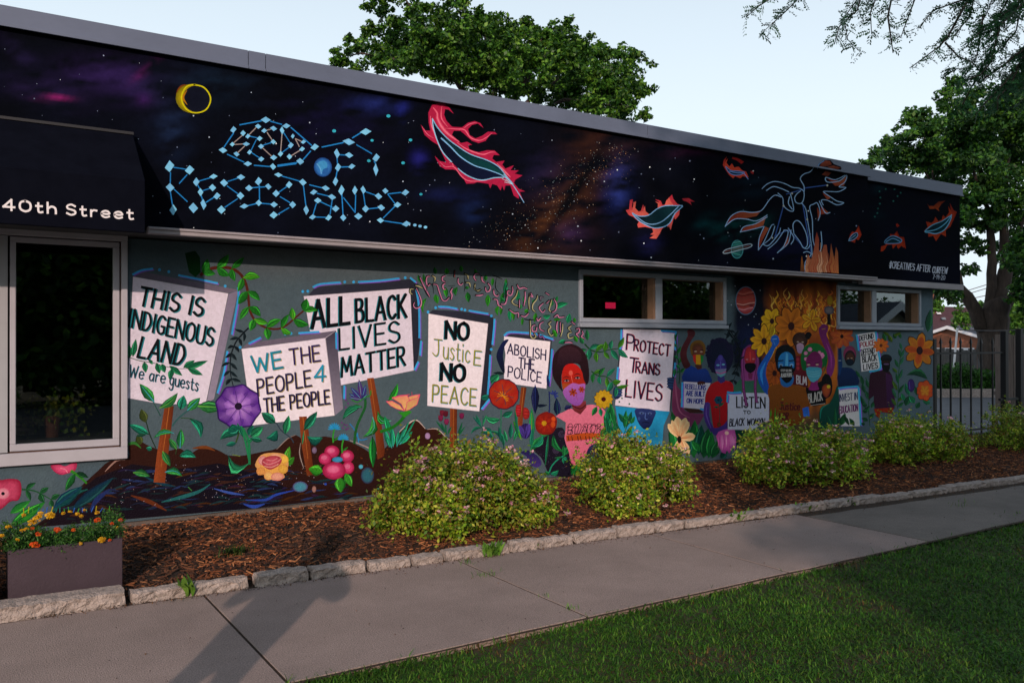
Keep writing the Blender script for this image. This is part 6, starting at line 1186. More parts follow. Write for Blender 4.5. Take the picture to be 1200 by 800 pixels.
weed(628, 648, 14, .06, 'weed at the ninth edging stone', 8, spread=.03, broad=True)
weed(681, 640, 16, .07, 'weed in front of the stones between the first two shrubs', 9, spread=.03, broad=True)
weed(742, 630, 14, .06, 'weed left of the second shrub stones', 10, spread=.03, broad=True)
weed(836, 618, 14, .06, 'small weed at the long stone', 11, spread=.03, broad=True)
weed(869, 614, 26, .09, 'dark weed midway along the long stone', 12, spread=.04, broad=True)
weed(880, 608, 16, .08, 'taller weed beside the dark weed', 13, spread=.03, broad=True)
weed(945, 602, 22, .09, 'weed below the third shrub', 14, spread=.06, broad=True)
weed(1002, 594, 16, .08, 'weed at the stones right of the third shrub', 15, spread=.05, broad=True)
weed(1128, 592, 26, .05, 'tuft in the joint of the darker slabs', 16, spread=.10)
weed(1188, 601, 22, .04, 'grassy joint at the right edge of the pavement', 17, spread=.12)
weed(345, 680, 5, .05, 'seedling in front of the shaded blue-grey stone', 18, spread=.01, broad=True, z=.02)
weed(395, 570+45, 10, .05, 'small green shoot in the mulch left of the largest shrub', 19, z=.06)
weed(270, 655, 90, .09, 'dark low plant in the mulch near the planter', 20, spread=.05, z=.05, dim=.22)

# lawn
R_ = np.random.default_rng(77); n = 330000
x = 1.2+13*R_.random(n)**1.5; y = 3.93-R_.random(n)**.8*2.4; 
edge = 3.86+.05*(vnoise(x*3, x*0+2, 5)-.3); keep = (y < edge) & (x > 1.2+(3.85-y)*.2)
patch = vnoise(x*1.3+7, y*1.6+3, 9); keep &= R_.random(n) < np.clip(.35+1.2*(patch-.25), .3, 1)
x, y, patch = x[keep], y[keep], patch[keep]; n = len(x)
L = R_.uniform(.014, .034, n)*(1+.8*(y > 3.74)*R_.random(n))*(1+ (R_.random(n) < .03)*R_.uniform(.3, 1.3, n)); a = R_.uniform(0, 6.28, n); le = R_.uniform(.3, 1.9, n); z = -.03+.02*(vnoise(x*1.7+40, y*1.7+40, 2)-.5)
b = np.c_[x, y, z]; u = np.c_[np.cos(a)*le, np.sin(a)*le, np.ones(n)]; u /= np.linalg.norm(u, axis=1)[:, None]; s = np.c_[-np.sin(a), np.cos(a), np.zeros(n)]*(R_.uniform(.0012, .0026, n)*(1+x*.09))[:, None]
m_ = b+u*(L*.6)[:, None]; e = b+u*L[:, None]+np.c_[np.cos(a), np.sin(a), -.4*np.ones(n)]*(L*.35*le)[:, None]
V = np.stack([b-s, b+s, m_+s, m_-s, m_-s, m_+s, e+s*.25, e-s*.25], 1).reshape(-1, 3)
col = shade(['3a7018','4a8420','305c18','5c9428','407820','6c9430'], n, R_, .42, .85)*(.6+.7*vnoise(x*5, y*5, 19))[:, None]; dry = (R_.random(n) < np.clip((.42-patch)*2.6, .015, .45)); col[dry] = shade(['7a6030','84703c','5c4a24'], dry.sum(), R_)*.55
link('grass', fastmesh(V, 4, np.repeat(col, 8, 0)), M['grass'], label='uneven mown lawn with dry patches beside the pavement', kind='stuff')
# crumbs and debris along the stones
R_ = np.random.default_rng(5); n = 2600; x = R_.uniform(.3, 11, n); y = kerbY(0)-.066*np.clip(x, 0, 10)-.0-np.abs(R_.normal(0, .03+.008*x, n))-.01; x[:160] = R_.uniform(.3, 9, 160); y[:160] = R_.uniform(3.9, 5.1, 160)
link('debris', fastmesh(leafquads(np.c_[x, y, .004+R_.random(n)*.006], .012, np.tile([0,0,1.], (n,1)), 3, .6, .5), 4, shade(['3c2414','54341c','2c1c12','6c4c2c'], n, R_)), M['chip'], label='brown plant debris lying along the edging stones', kind='stuff')

# ------------------------------------------------------------------ planter with marigolds
YP = 5.77; pl, pr = ony(15, 680, YP), ony(141.5, 660, YP); ztp = ony(80, 637.5, YP)[2]
t = empty('planter_box', (pl[0], YP, .0), 'dark plum rectangular planter box at the left end of the bed', 'planter')
x0, x1, y0, y1 = pl[0], pr[0], YP, YP+.27
m = MB(); tk = .022
m.box(x0, x1, y0, y0+tk, .0, ztp).box(x0, x1, y1-tk, y1, .0, ztp).box(x0, x0+tk, y0+tk, y1-tk, .0, ztp).box(x1-tk, x1, y0+tk, y1-tk, .0, ztp)
o = m.build('box', M['planter'], t, bevel=.003); inv = Matrix.Translation((-pl[0], -YP, 0)); o.matrix_parent_inverse = inv
o = MB().box(x0+tk, x1-tk, y0+tk, y1-tk, .1, ztp-.05).build('soil', M['soil'], t); o.matrix_parent_inverse = inv
mg = empty('marigolds', ((x0+x1)/2, YP+.13, ztp-.04), 'yellow and orange marigolds growing in the plum planter', 'flowers'); inv = Matrix.Translation((-(x0+x1)/2, -YP-.13, -ztp+.04))
R_ = np.random.default_rng(8); P_ = []
for k in range(330):
    cx = R_.uniform(x0-.02, x1+.02); cy = R_.uniform(y0+.0, y1+.02); h = R_.uniform(.0, .15)*(.75+.35*math.sin(cx*9)); m_ = 26
    P_.append(np.c_[np.full(m_, cx), np.full(m_, cy), np.full(m_, ztp-.02+h)]+R_.normal(0, .017, (m_, 3)))
P_ = np.concatenate(P_); o = link('foliage', fastmesh(leafquads(P_, .021, np.tile([0,-.4,.8], (len(P_),1)), 9, .35), 4, shade(['2c5a20','24501c','3c6c28','1c4418','4c7a2c'], len(P_), R_)), M['leaf'], mg, kind='stuff'); o.matrix_parent_inverse = inv
def head(c, r_, cols, seed):
    R2 = np.random.default_rng(seed); n = 34; a = R2.uniform(0, 6.28, n); q = np.sqrt(R2.random(n))*r_; P2 = np.c_[c[0]+np.cos(a)*q, c[1]-.004+np.sin(a)*q*.5, c[2]+np.sin(a)*q*.6+(1-q/r_)*.008]
    return fastmesh(leafquads(P2, r_*.85, np.c_[np.cos(a)*.5, np.full(n, -.5), np.full(n, .8)], seed, .8, .3), 4, shade(cols, n, R2, .8, 1.2))
yel, ora = ['c89a14','d8ac1c','b88410'], ['c84814','b83a10','d8641c']
for i, (u_, v_, cc, rr) in enumerate([(185,78,yel,.012),(300,68,yel,.014),(362,82,yel,.022),(280,102,yel,.022),(240,130,yel,.021),(455,68,yel,.010),(500,60,yel,.010),(550,75,yel,.012),(578,92,yel,.011),(685,70,yel,.012),(85,158,yel,.013),(42,218,yel,.011),(205,178,yel,.012),(175,185,yel,.010),(725,265,yel,.020),(575,288,yel,.010),(145,250,yel,.010),
        (693,122,ora,.017),(852,125,ora,.012),(418,188,ora,.018),(285,212,ora,.014),(265,290,ora,.022),(245,172,ora,.010),(790,150,ora,.010),(780,268,ora,.009),(525,190,ora,.010),(600,50,yel,.009),(830,180,yel,.008)]):
    p = ony(u_/6.156, 590+v_/6.156, YP+(.02 if v_ > 200 else .07)-.03); o = link('flower', head(p, rr*1.1, cc, 300+i), M['leaf'], mg); o.matrix_parent_inverse = inv

# potted plant seen inside the large window
Yi = YW+.34; p = ony(60, 512, Yi); q = ony(60, 487, Yi); t = empty('potted_plant', tuple(p), 'yellow-green plant in a terracotta pot behind the large window', 'plant'); inv = Matrix.Translation(tuple(-p))
m = MB(); m.tube([(p[0], Yi, p[2]), (q[0], Yi, q[2])], [.05, .068], 16); o = m.build('pot', M['terra'], t); o.matrix_parent_inverse = inv
R_ = np.random.default_rng(4); n = 420; P_ = np.c_[q[0]+R_.normal(0, .13, n), Yi+R_.normal(0, .05, n), q[2]+.06+R_.normal(0, .06, n)]; P_[n//2:, 2] -= np.abs(P_[n//2:, 0]-q[0])*.9
o = link('foliage', fastmesh(leafquads(P_, .045, np.tile([0,-1,.4], (n,1)), 5, .6), 4, shade(['8c9420','6c8420','a89c20','4c6c1c'], n, R_)), M['leaf'], t, kind='stuff'); o.matrix_parent_inverse = inv
m = MB().box(-1.5, W1[1]+.02, YW+.1, YW+.6, p[2]-.05, p[2]-.002); bb(m, 'window_shelf', M['inside'])

# ------------------------------------------------------------------ iron fence at the far corner
YFE = YW+.10
def fx(p, Y=YFE): return ony(p, 420, Y)[0]
zr1 = ony(1140, 413.5, YFE)[2]; zr2 = ony(1140, 503.5, YFE)[2]; zr3 = zr2+.16
fe = empty('iron_fence', (fx(1097), YFE, 0), 'black wrought iron fence with pointed pickets beyond the painted corner', 'fence'); finv = Matrix.Translation((-fx(1097), -YFE, 0))
def fpart(m, name, mt=M['black'], **k): o = m.build(name, mt, fe, **k); o.matrix_parent_inverse = finv; return o
m0 = None
for p in (1105.8, 1116.8, 1128, 1139.5, 1151, 1163.5):
    x = fx(p); zt = ony(p, 402, YFE)[2]; z1 = ony(p, 394.5, YFE)[2]
    m = MB().box(x-.011, x+.011, YFE-.011, YFE+.011, .04, zt); m.add([(x-.02, YFE-.02, zt), (x+.02, YFE-.02, zt), (x+.02, YFE+.02, zt), (x-.02, YFE+.02, zt), (x, YFE, z1)], [(0,1,4), (1,2,4), (2,3,4), (3,0,4), (3,2,1,0)])
    fpart(m, 'picket')
for p, w_, t_ in ((1097.5, .035, 397), (1176.5, .045, 388), (1193, .045, 385)):
    x = fx(p); fpart(MB().box(x-w_, x+w_, YFE-w_, YFE+w_, .0, ony(p, t_, YFE)[2]), 'post', bevel=.004)
for z in (zr1, zr2): fpart(MB().box(fx(1098), fx(1176), YFE-.014, YFE+.014, z-.014, z+.014), 'rail')
z = ony(1185, 467, YFE)[2]; fpart(MB().box(fx(1171), fx(1240), YFE-.02, YFE+.02, z-.02, z+.02), 'rail')
# parking lot kerb, weeds, board fences
def line_at(pa, pb, y, depth): return at(pa, y, depth), at(pb, y, depth)
a, b = at(1085, 467, 25.2), at(1260, 467, 25.2); a[2] = b[2] = -.02; dirv = Vector(b-a).normalized(); nv = Vector((-dirv.y, dirv.x, 0))
m = MB().prism([tuple(a), tuple(b), tuple(Vector(b)+nv*.35), tuple(Vector(a)+nv*.35)], (0, 0, .24)); ck = m.build('parking_kerb', M['stone'], kind='structure')
bk = at(1085, 440, 26)
m = MB().prism([tuple(Vector(a)+nv*.36), tuple(Vector(b)+nv*.36), tuple(Vector(b)+nv*9), tuple(Vector(a)+nv*9)], (0, 0, .2)); m.build('back_verge', M['turf'], kind='structure')
R_ = np.random.default_rng(31); n = 15000; u = R_.random(n); v = R_.uniform(.4, 1.6, n); A_ = np.array(a)[None]*(1-u[:, None])+np.array(b)[None]*u[:, None]+np.array(nv)[None]*v[:, None]
hgt = (.25+.75*vnoise(u*14, u*0+1, 6))*1.1; A_[:, 2] = .18+R_.random(n)*hgt
link('weed_growth', fastmesh(leafquads(A_, .1, np.tile([0,0,.6], (n,1)), 3, .45), 4, shade(['2c5a20','3c7028','24481c','4c8030'], n, R_)), M['leaf'], label='tall green weeds in front of the grey board fence', kind='stuff')
def board_fence(lab, pa, pb, yt, depth_a, depth_b, wbd, col=M['fence'], seed=1, z0=.1):
    A_, B_ = at(pa, yt, depth_a), at(pb, yt, depth_b); L_ = np.hypot(*(B_-A_)[:2]); n = int(L_/wbd); u = (B_-A_)/L_; u[2] = 0; nn = np.array([-u[1], u[0], 0]); t = empty('board_fence', (A_[0], A_[1], 0), lab, 'fence'); inv = Matrix.Translation((-A_[0], -A_[1], 0)); rr = random.Random(seed)
    for k in range(n):
        p = A_+(B_-A_)*((k+.04)/n); q = A_+(B_-A_)*((k+.93)/n); zt = p[2]+rr.uniform(-.03, .03)-.12*math.sin(k/n*3.1)*(seed == 1); off = nn*rr.uniform(-.008, .008)
        m = MB().prism([tuple(p[:2]+off[:2])+(z0,), tuple(q[:2]+off[:2])+(z0,), tuple(q[:2]+off[:2]+nn[:2]*.025)+(z0,), tuple(p[:2]+off[:2]+nn[:2]*.025)+(z0,)], (0, 0, zt-z0)); o = m.build('board', col, t); o.matrix_parent_inverse = inv
    for zz in (z0+.35, A_[2]-.3):
        p, q = A_+nn*.04, B_+nn*.04; m = MB().prism([(p[0], p[1], zz), (q[0], q[1], zz), (q[0]+nn[0]*.05, q[1]+nn[1]*.05, zz), (p[0]+nn[0]*.05, p[1]+nn[1]*.05, zz)], (0, 0, .09)); o = m.build('rail', col, t); o.matrix_parent_inverse = inv
board_fence('grey weathered board fence behind the parking lot weeds', 1080, 1172, 405, 28.5, 28.5, .15)
board_fence('nearer brown-grey board fence at the right edge behind the iron posts', 1167, 1255, 393, 21, 21.5, .17, seed=2, z0=-.05, col=mat('brown_grey_board', (.12,.095,.085), .9, noise=.3, nscale=5, stretch=(4,4,.4)))
# leaning white pole with cable
m = MB(); p0, p1 = at(1118.5, 452, 26.2), at(1124.5, 384, 26.2); m.tube([p0, p1], [.035, .03], 8); o = m.build('leaning_pole', M['trim']); o['label'] = 'thin white pole leaning in front of the garage'; o['category'] = 'pole'
m = MB(); pts = [at(1124.5+k*9.5, 386.3+1.6*math.sin(k/9*3.14)-.12*k, 26.2) for k in range(11)]; m.tube(pts, .018, 6); o = m.build('cable', M['wire']); o['label'] = 'pale cable running right from the top of the white pole'; o['category'] = 'cable'
for i, (ya_, yb_) in enumerate(((346, 316), (342, 311), (352, 330))):
    m = MB(); pts = [at(1130+k*12, ya_+(yb_-ya_)*k/8, 40) for k in range(9)]; m.tube(pts, .02, 5); o = m.build('overhead_wire', M['wire']); o['label'] = ['highest','second','lowest'][i]+' of the thin wires crossing in front of the forked trunk'; o['category'] = 'wire'; o['group'] = 'overhead wires'
# brick garage with white gable trim
D = 55; ap = at(1116, 381.5, D); hv = np.array([.07, .9975, 0]); half = 27*D/1026/.48; ez = at(1142, 397.5, D)[2]
gr = empty('brick_garage', (ap[0], ap[1], 0), 'small orange brick garage with white trimmed gable and grey roof', 'garage'); inv = Matrix.Translation((-ap[0], -ap[1], 0)); bx_ = np.array([1., 0, 0])
def gp(u, z, d=0): p = ap+hv*u+bx_*d; return (p[0], p[1], z)
def gpart(m, name, mt, **k): o = m.build(name, mt, gr, **k); o.matrix_parent_inverse = inv; return o
gpart(MB().prism([gp(-half+.25, -.1), gp(half-.25, -.1), gp(half-.25, ez), gp(0, ap[2]-.12), gp(-half+.25, ez)], (6, 0, 0)), 'wall', M['brick'])
for s_ in (-1, 1):
    m = MB().prism([gp(0, ap[2]+.02, -.3), gp(s_*half*1.06, ez-.04, -.3), gp(s_*half*1.06, ez-.16, -.3), gp(0, ap[2]-.1, -.3)], (6.6, 0, 0)); gpart(m, 'roof', M['shingle2'])
    m = MB().prism([gp(0, ap[2]+.0, -.36), gp(s_*half*1.06, ez-.06, -.36), gp(s_*half*1.06, ez-.26, -.36), gp(0, ap[2]-.2, -.36)], (.05, 0, 0)); gpart(m, 'gable_trim', M['trim'])
gpart(MB().prism([gp(-half*.55, ez-.75, -.04), gp(half*.9, ez-.75, -.04), gp(half*.9, ez-.55, -.04), gp(-half*.55, ez-.55, -.04)], (.03, 0, 0)), 'door_trim', M['trim'])
gpart(MB().prism([gp(-half*.5, 0, -.03), gp(half*.85, 0, -.03), gp(half*.85, ez-.76, -.03), gp(-half*.5, ez-.76, -.03)], (.02, 0, 0)), 'door', M['inside'])
# house with a maroon roof and chimney
D = 70; ra, rb = at(1062, 357, D), at(1165, 361, D); ea, eb = at(1062, 388, D-5), at(1175, 388, D-5)
hs = empty('house', (ra[0], ra[1], 0), 'house with a long maroon shingle roof and brick chimney behind the big tree', 'house'); inv = Matrix.Translation((-ra[0], -ra[1], 0))
def hpart(m, name, mt, **k): o = m.build(name, mt, hs, **k); o.matrix_parent_inverse = inv; return o
m = MB(); rv = Vector((0, 0, -.2)); back = Vector(AF)*9; m.add([ea, eb, rb, ra, tuple(Vector(ea)+rv), tuple(Vector(eb)+rv), tuple(Vector(eb)+back+rv), tuple(Vector(ea)+back+rv), tuple(Vector(ea)+back), tuple(Vector(eb)+back)], [(0,1,2,3), (3,2,9,8), (4,5,1,0), (4,7,6,5), (0,3,8,7,4), (1,5,6,9,2), (8,9,6,7)]); hpart(m, 'roof', M['shingle'])
wl = [Vector(q)+Vector(AF)*.4 for q in (ea, eb)]; m = MB().prism([(wl[0].x, wl[0].y, -.1), (wl[1].x, wl[1].y, -.1), tuple(Vector((wl[1].x, wl[1].y, -.1))+Vector((AF[0], AF[1], 0))*8), tuple(Vector((wl[0].x, wl[0].y, -.1))+Vector((AF[0], AF[1], 0))*8)], (0, 0, ea[2]-.11)); hpart(m, 'wall', M['brick'])
c0 = at(1098, 345, D-1); m = MB().box(c0[0]-.4, c0[0]+.4, c0[1]-.35, c0[1]+.35, 3.0, at(1098, 342, D-1)[2]); hpart(m, 'chimney', M['brick'])
def onroof(p, q): 
    r_ = Vector(ray(p, q)); n_ = (Vector(eb)-Vector(ea)).cross(Vector(ra)-Vector(ea)); E_ = Vector(EYE); t_ = (Vector(ea)-E_).dot(n_)/r_.dot(n_); return E_+r_*t_
for p, q in ((1103, 366.5), (1108.5, 373), (1139, 374)):
    c1_ = [onroof(p-2.6, q-1.2), onroof(p+1.4, q-1.5), onroof(p+2.8, q+1.3), onroof(p-1.4, q+1.3)]; m = MB().prism([tuple(v) for v in c1_], tuple(-Vector(AF)*.12)); hpart(m, 'roof_window', M['bluestone'] if q > 370 else M['trim'])

# ------------------------------------------------------------------ trees
def tree(name, label, limbs, clumps, leaf, n_per, cols, seed, cat='tree', sig=.55, group=None, thin=1):
    base = limbs[0][0][0]; t = empty(name, tuple(base), label, cat, group); inv = Matrix.Translation(-Vector(base)); R_ = np.random.default_rng(seed)
    for i, (path, rad) in enumerate(limbs):
        m = MB(); rad = [q_*thin for q_ in rad] if i else rad; P_ = [Vector(p) for p in path]; Q = []; RR = []
        for k in range(len(P_)-1):
            for j in range(3): Q.append(P_[k].lerp(P_[k+1], j/3)+Vector(R_.normal(0, rad[k]*.12, 3)) if (k or j) else P_[k]); RR.append(rad[k]+(rad[k+1]-rad[k])*j/3)
        Q.append(P_[-1]); RR.append(rad[-1]); m.tube(Q, RR, 10 if rad[0] > .1 else 6); o = m.build('trunk' if i == 0 else 'limb', M['bark'], t, smooth=True); o.matrix_parent_inverse = inv
    Ps = []; Ns = []; Hs = []
    for (c, rr) in clumps:
        c = np.array(c, float); sub_ = 8 if n_per < 200 else 20; cen = c+R_.normal(0, rr*.52, (sub_, 3))*[1, 1, .85]; m_ = int(n_per*3.2*(rr/1.)**2/sub_)+2
        for q in cen:
            v = R_.normal(0, 1, (m_, 3)); v /= np.linalg.norm(v, axis=1)[:, None]; rad_ = rr*sig*R_.uniform(.35, 1., (m_, 1))
            Ps.append(q+v*rad_*[1, 1, .6]); Ns.append(v*.5+[0, 0, .7]); Hs.append(np.full(m_, R_.uniform(.6, 1.25)))
        m2 = MB(); 
    P_ = np.concatenate(Ps); N_ = np.concatenate(Ns); H_ = np.concatenate(Hs)[:, None]
    o = link('crown', fastmesh(leafquads(P_, leaf, N_, seed, .62), 4, shade(cols, len(P_), R_, .65, 1.3)*H_), M['leaf'], t, kind='stuff'); o.matrix_parent_inverse = inv
    return t
gcol = ['34601c','447420','2a501e','548428','244a18','689230']
D = 26; px3 = lambda x, y, d=D: at(380+x/3, y/3, d)
rsc = D/1026/3
cl = [(q_, 35+.32*abs(q_-560)**.93*(1 if q_ > 560 else .75)+k_, 46) for q_ in range(90, 1100, 62) for k_ in (45, 105, 165, 225) if k_+35+.32*abs(q_-560) < 165+q_*.24]+[(60,190,30),(25,165,16),(35,205,26),(110,150,38),(80,120,18),(160,90,36),(150,10,26),(190,180,55),(230,60,45),(250,150,50),(200,30,30),(300,30,35),(340,100,50),(310,200,40),(400,40,55),(420,150,60),(420,230,40),(480,60,50),(500,130,60),(500,230,55),(560,180,60),(590,70,42),(600,250,55),(640,160,50),(700,80,36),(720,62,22),(700,180,50),(660,290,40),(780,120,45),(840,85,40),(865,60,20),(850,180,55),(830,300,30),(880,290,50),(920,210,36),(960,250,45),(1000,310,50),(1060,340,45),(1110,290,30),(1140,300,22),(1140,385,24),(1060,390,40),(950,340,40),(200,-40,50),(300,-50,60),(450,-40,60),(540,30,26),(750,200,40),(100,230,24)]
rr_ = random.Random(2); clumps = [(at(380+x/3, y/3, D+rr_.uniform(-2.2, 2.2)), q*rsc*1.05) for x, y, q in cl]
def P3(x, y, d=D): return tuple(px3(x, y, d))
tb = at(600, 500, D); tb[2] = -.1
limbs = [([tuple(tb), P3(600, 700), P3(590, 450)], [.45, .38, .3]), ([P3(590, 450), P3(450, 250), P3(330, 60), P3(280, -20)], [.22, .14, .08, .04]), ([P3(590, 450), P3(600, 260), P3(560, 100)], [.24, .13, .06]), ([P3(590, 450), P3(720, 250), P3(745, 160), P3(780, 90)], [.2, .12, .07, .03]), ([P3(590, 450), P3(760, 300), P3(820, 260), P3(870, 120)], [.18, .1, .08, .03]), ([P3(590, 450), P3(850, 330), P3(1000, 350), P3(1100, 340)], [.16, .1, .06, .03]), ([P3(450, 250), P3(300, 200), P3(120, 170), P3(50, 185)], [.12, .08, .05, .02]), ([P3(745, 160), P3(700, 90)], [.05, .02]), ([P3(600, 260), P3(480, 150), P3(430, 40)], [.09, .06, .03])]
tree('broadleaf_tree', 'large dense broadleaf tree rising behind the roof of the building', limbs, clumps, .135, 1250, gcol, 6, sig=.5, thin=.55)
# old tree at the right with forked trunk
D = 27; q = lambda x, y, d=D: tuple(at(x, y, d))
rb_ = at(1166, 470, D); rb_[2] = 0
limbs = [([tuple(rb_), q(1167, 410), q(1165, 375), q(1166, 352)], [.58, .50, .44, .36]),
    ([q(1152, 385), q(1138, 355), q(1126, 335), q(1117, 300), q(1112, 262)], [.30, .27, .24, .16, .08]),
    ([q(1160, 365), q(1163, 320), q(1162, 280), q(1157, 245)], [.25, .2, .17, .1]),
    ([q(1168, 355), q(1178, 318), q(1178, 298), q(1174, 262), q(1176, 225)], [.36, .3, .22, .17, .1]),
    ([q(1178, 300), q(1188, 280), q(1194, 262), q(1208, 240)], [.2, .14, .11, .08]),
    ([q(1172, 365), q(1186, 345), q(1205, 332), q(1230, 315)], [.3, .17, .14, .1]),
    ([q(1163, 325), q(1166, 305), q(1173, 290)], [.08, .06, .05]),
    ([q(1112, 262), q(1100, 225), q(1075, 180)], [.08, .06, .03]), ([q(1157, 245), q(1140, 200), q(1120, 150)], [.1, .07, .03]), ([q(1176, 225), q(1180, 170), q(1165, 120)], [.1, .07, .03]), ([q(1075, 180), q(1050, 190), q(1030, 192)], [.03, .02, .012]), ([q(1100,225), q(1085,160), q(1075,140)], [.05,.03,.015])]
cl = [(1035,182,13),(1022,188,8),(1050,190,16),(1062,168,18),(1046,165,8),(1075,140,14),(1068,132,8),(1085,160,20),(1100,150,20),(1107,118,10),(1125,130,22),(1118,100,12),(1140,112,14),(1075,190,22),(1100,185,26),(1130,165,28),(1160,140,30),(1120,205,26),(1150,185,30),(1185,115,24),(1195,150,30),(1185,185,32),(1165,215,26),(1140,235,20),(1195,225,30),(1125,255,14),(1135,285,12),(1112,300,0),(1190,300,22),(1205,260,26),(1212,190,40),(1225,130,40),(1230,260,40),(1125,318,8),(1140,316,7),(1118,225,12),(1095,212,10),(1198,350,14),(1215,330,20),(1112,335,9),(1103,342,8),(1125,345,6),(1150,262,16),(1172,250,20),(1148,290,9),(1196,285,20),(1185,325,14),(1110,270,12),(1128,240,16),(1155,225,20),(1205,310,22),(1140,262,12),(1195,338,12)]
clumps = [(at(x, y, D+rr_.uniform(-2.5, 2.5)), r0*D/1026*1.0) for x, y, r0 in cl if r0]
tree('maple_tree', 'old tree with a thick forked trunk behind the fences at the right', limbs, clumps, .135, 1500, ['36642c','447424','2c5628','548228','2a5228'], 8, sig=.5, thin=.72)
D = 44; clumps = [(at(x, y, D+rr_.uniform(-2, 2)), r0*D/1026) for x, y, r0 in [(1130,372,12),(1145,362,12),(1190,362,22),(1210,375,24),(1185,385,16),(1100,358,9),(1230,350,30),(1172,350,12)]]
gb = at(1195, 420, D); gb[2] = 0
tree('broadleaf_tree', 'brighter green small tree right of the thick forked trunk', [([tuple(gb), tuple(at(1195, 365, D))], [.2, .1])], clumps, .2, 700, ['4c7a28','5c8a30','3c6824'], 12)
D = 60; clumps = [(at(x, y, D+rr_.uniform(-3, 3)), r0*D/1026) for x, y, r0 in [(1098,330,12),(1112,338,14),(1080,335,14),(1104,318,10),(1120,350,8)]]
gb = at(1085, 420, D); gb[2] = 0
tree('broadleaf_tree', 'distant dark tree between the building corner and the forked trunk', [([tuple(gb), tuple(at(1100, 345, D))], [.25, .1])], clumps, .28, 500, ['24451c','305420','1c3818'], 14)

# honey locust branches hanging into the top right corner
D = 9.5; R_ = np.random.default_rng(55)
lt = at(1480, 700, 11); lt[2] = -.1
t = empty('locust_tree', tuple(lt), 'fine-leaved tree whose drooping twigs hang into the top right corner', 'tree'); inv = Matrix.Translation(-Vector(lt))
top = at(1440, -250, 10.5)
main = [([tuple(lt), tuple((lt+top)/2+[.1, 0, 0]), tuple(top)], [.22, .18, .14])]
tw = [[(1320,-180),(1210,-60),(1130,2),(1118,25),(1108,45),(1100,55),(1080,70),(1066,80)], [(1105,52),(1120,68),(1136,76),(1150,92)], [(1210,-60),(1110,-40),(1045,-10),(1040,20),(1045,50),(1047,62)], [(1110,-40),(1050,-30),(1010,-8),(990,20),(995,45),(1010,60)], [(1050,-30),(980,-25),(940,-6),(922,12),(905,27),(893,38)], [(980,-25),(915,-10),(890,5),(877,17)], [(1320,-180),(1250,-20),(1200,55),(1170,80),(1145,98),(1135,92)], [(1250,-20),(1215,60),(1195,100),(1160,108)], [(1215,60),(1205,110),(1180,130)], [(1210,-60),(1160,-10),(1150,20),(1140,40)], [(1250,-20),(1190,10),(1165,35),(1160,60)], [(1010,-8),(1005,12),(985,30),(980,50)], [(1080,-35),(1070,0),(1060,30),(1055,45)],[(1130,2),(1090,15),(1075,35)],[(1200,55),(1220,90),(1210,150)],[(1110,-40),(1030,-12),(1020,15),(1022,40)]]
lv = []; lc = []
for _ in range(15):
    x, y = R_.uniform(1130, 1215), R_.uniform(-20, 105); tw.append([(x+R_.uniform(-10, 40), y-40), (x, y), (x-R_.uniform(2, 22), y+R_.uniform(8, 26)), (x-R_.uniform(10, 36), y+R_.uniform(14, 36))])
m = MB(); m.tube([tuple(lt), tuple((lt+top)/2+[.1, 0, 0]), tuple(top)], [.24, .2, .15], 10); o = m.build('trunk', M['bark'], t, smooth=True); o.matrix_parent_inverse = inv
m = MB(); m.tube([tuple(top), tuple(at(1380, -230, 10)), tuple(at(1320, -180, D))], [.12, .08, .05], 8); o = m.build('limb', M['bark'], t, smooth=True); o.matrix_parent_inverse = inv
for ti, T_ in enumerate(tw):
    dd = D+(ti % 5-2)*.18 if ti else D
    pts = [at(x, y, D+(dd-D)*min(1, i/2)) for i, (x, y) in enumerate(T_)]; m = MB(); n = len(pts); m.tube([tuple(p) for p in pts], [.02*(1-i/n)**1.3+.003 if ti in (0, 2, 6) else (.009*(1-i/n)+.002) for i in range(n)], 5); o = m.build('branch', M['bark'], t, smooth=True); o.matrix_parent_inverse = inv
    for i in range(n-1):
        L_ = np.linalg.norm(pts[i+1]-pts[i]); 
        if T_[i+1][1] < -40: continue
        k_ = max(1, int(L_/.04))
        for k in range(k_):
            p = pts[i]+(pts[i+1]-pts[i])*(k+R_.random())/k_; 
            for _ in range(2 if T_[i][0] < 1120 else 3):
                a = R_.uniform(0, 6.28); dv = np.array([math.cos(a), math.sin(a), -R_.uniform(-.3, .8)])+np.array([-AR[0], -AR[1], 0])*.3; dv /= np.linalg.norm(dv); Lf = R_.uniform(.06, .16); sd = np.cross(dv, [0, 0, 1.]); sd /= np.linalg.norm(sd); ro = R_.uniform(0, 3.14); sd = sd*math.cos(ro)+np.cross(dv, sd)*math.sin(ro)
                m_ = int(Lf/.019); cu = R_.uniform(-.5, .5); tw_ = R_.normal(0, .5); cdark = shade(['2a5434','34643c','244a30','3c7040'], 1, R_)[0]
                for j in range(m_):
                    c = p+dv*Lf*(j+1)/m_+np.array([0, 0, -.35])*Lf*((j/m_)**2)+sd*cu*Lf*((j/m_)**2)
                    for sg in (-1, 1):
                        if R_.random() < .12: continue
                        sz = R_.uniform(.75, 1.15); e = c+(sd*sg*.028+dv*R_.uniform(.004, .022)+np.array([0, 0, tw_*.02*sg-.005])+R_.normal(0, .004, 3))*sz; w_ = dv*.012*sz; lv += [c-w_*.4, (c+e)/2-w_, e, (c+e)/2+w_]; lc.append(cdark)
o = link('leaves', fastmesh(lv, 4, np.array(lc)), M['leaf'], t, kind='stuff'); o.matrix_parent_inverse = inv
clumps = [(at(1260, -40, 10), .8), (at(1300, 60, 10.5), .9), (at(1330,-120, 10.5), 1.), (at(1245, 120, 10), .4)]

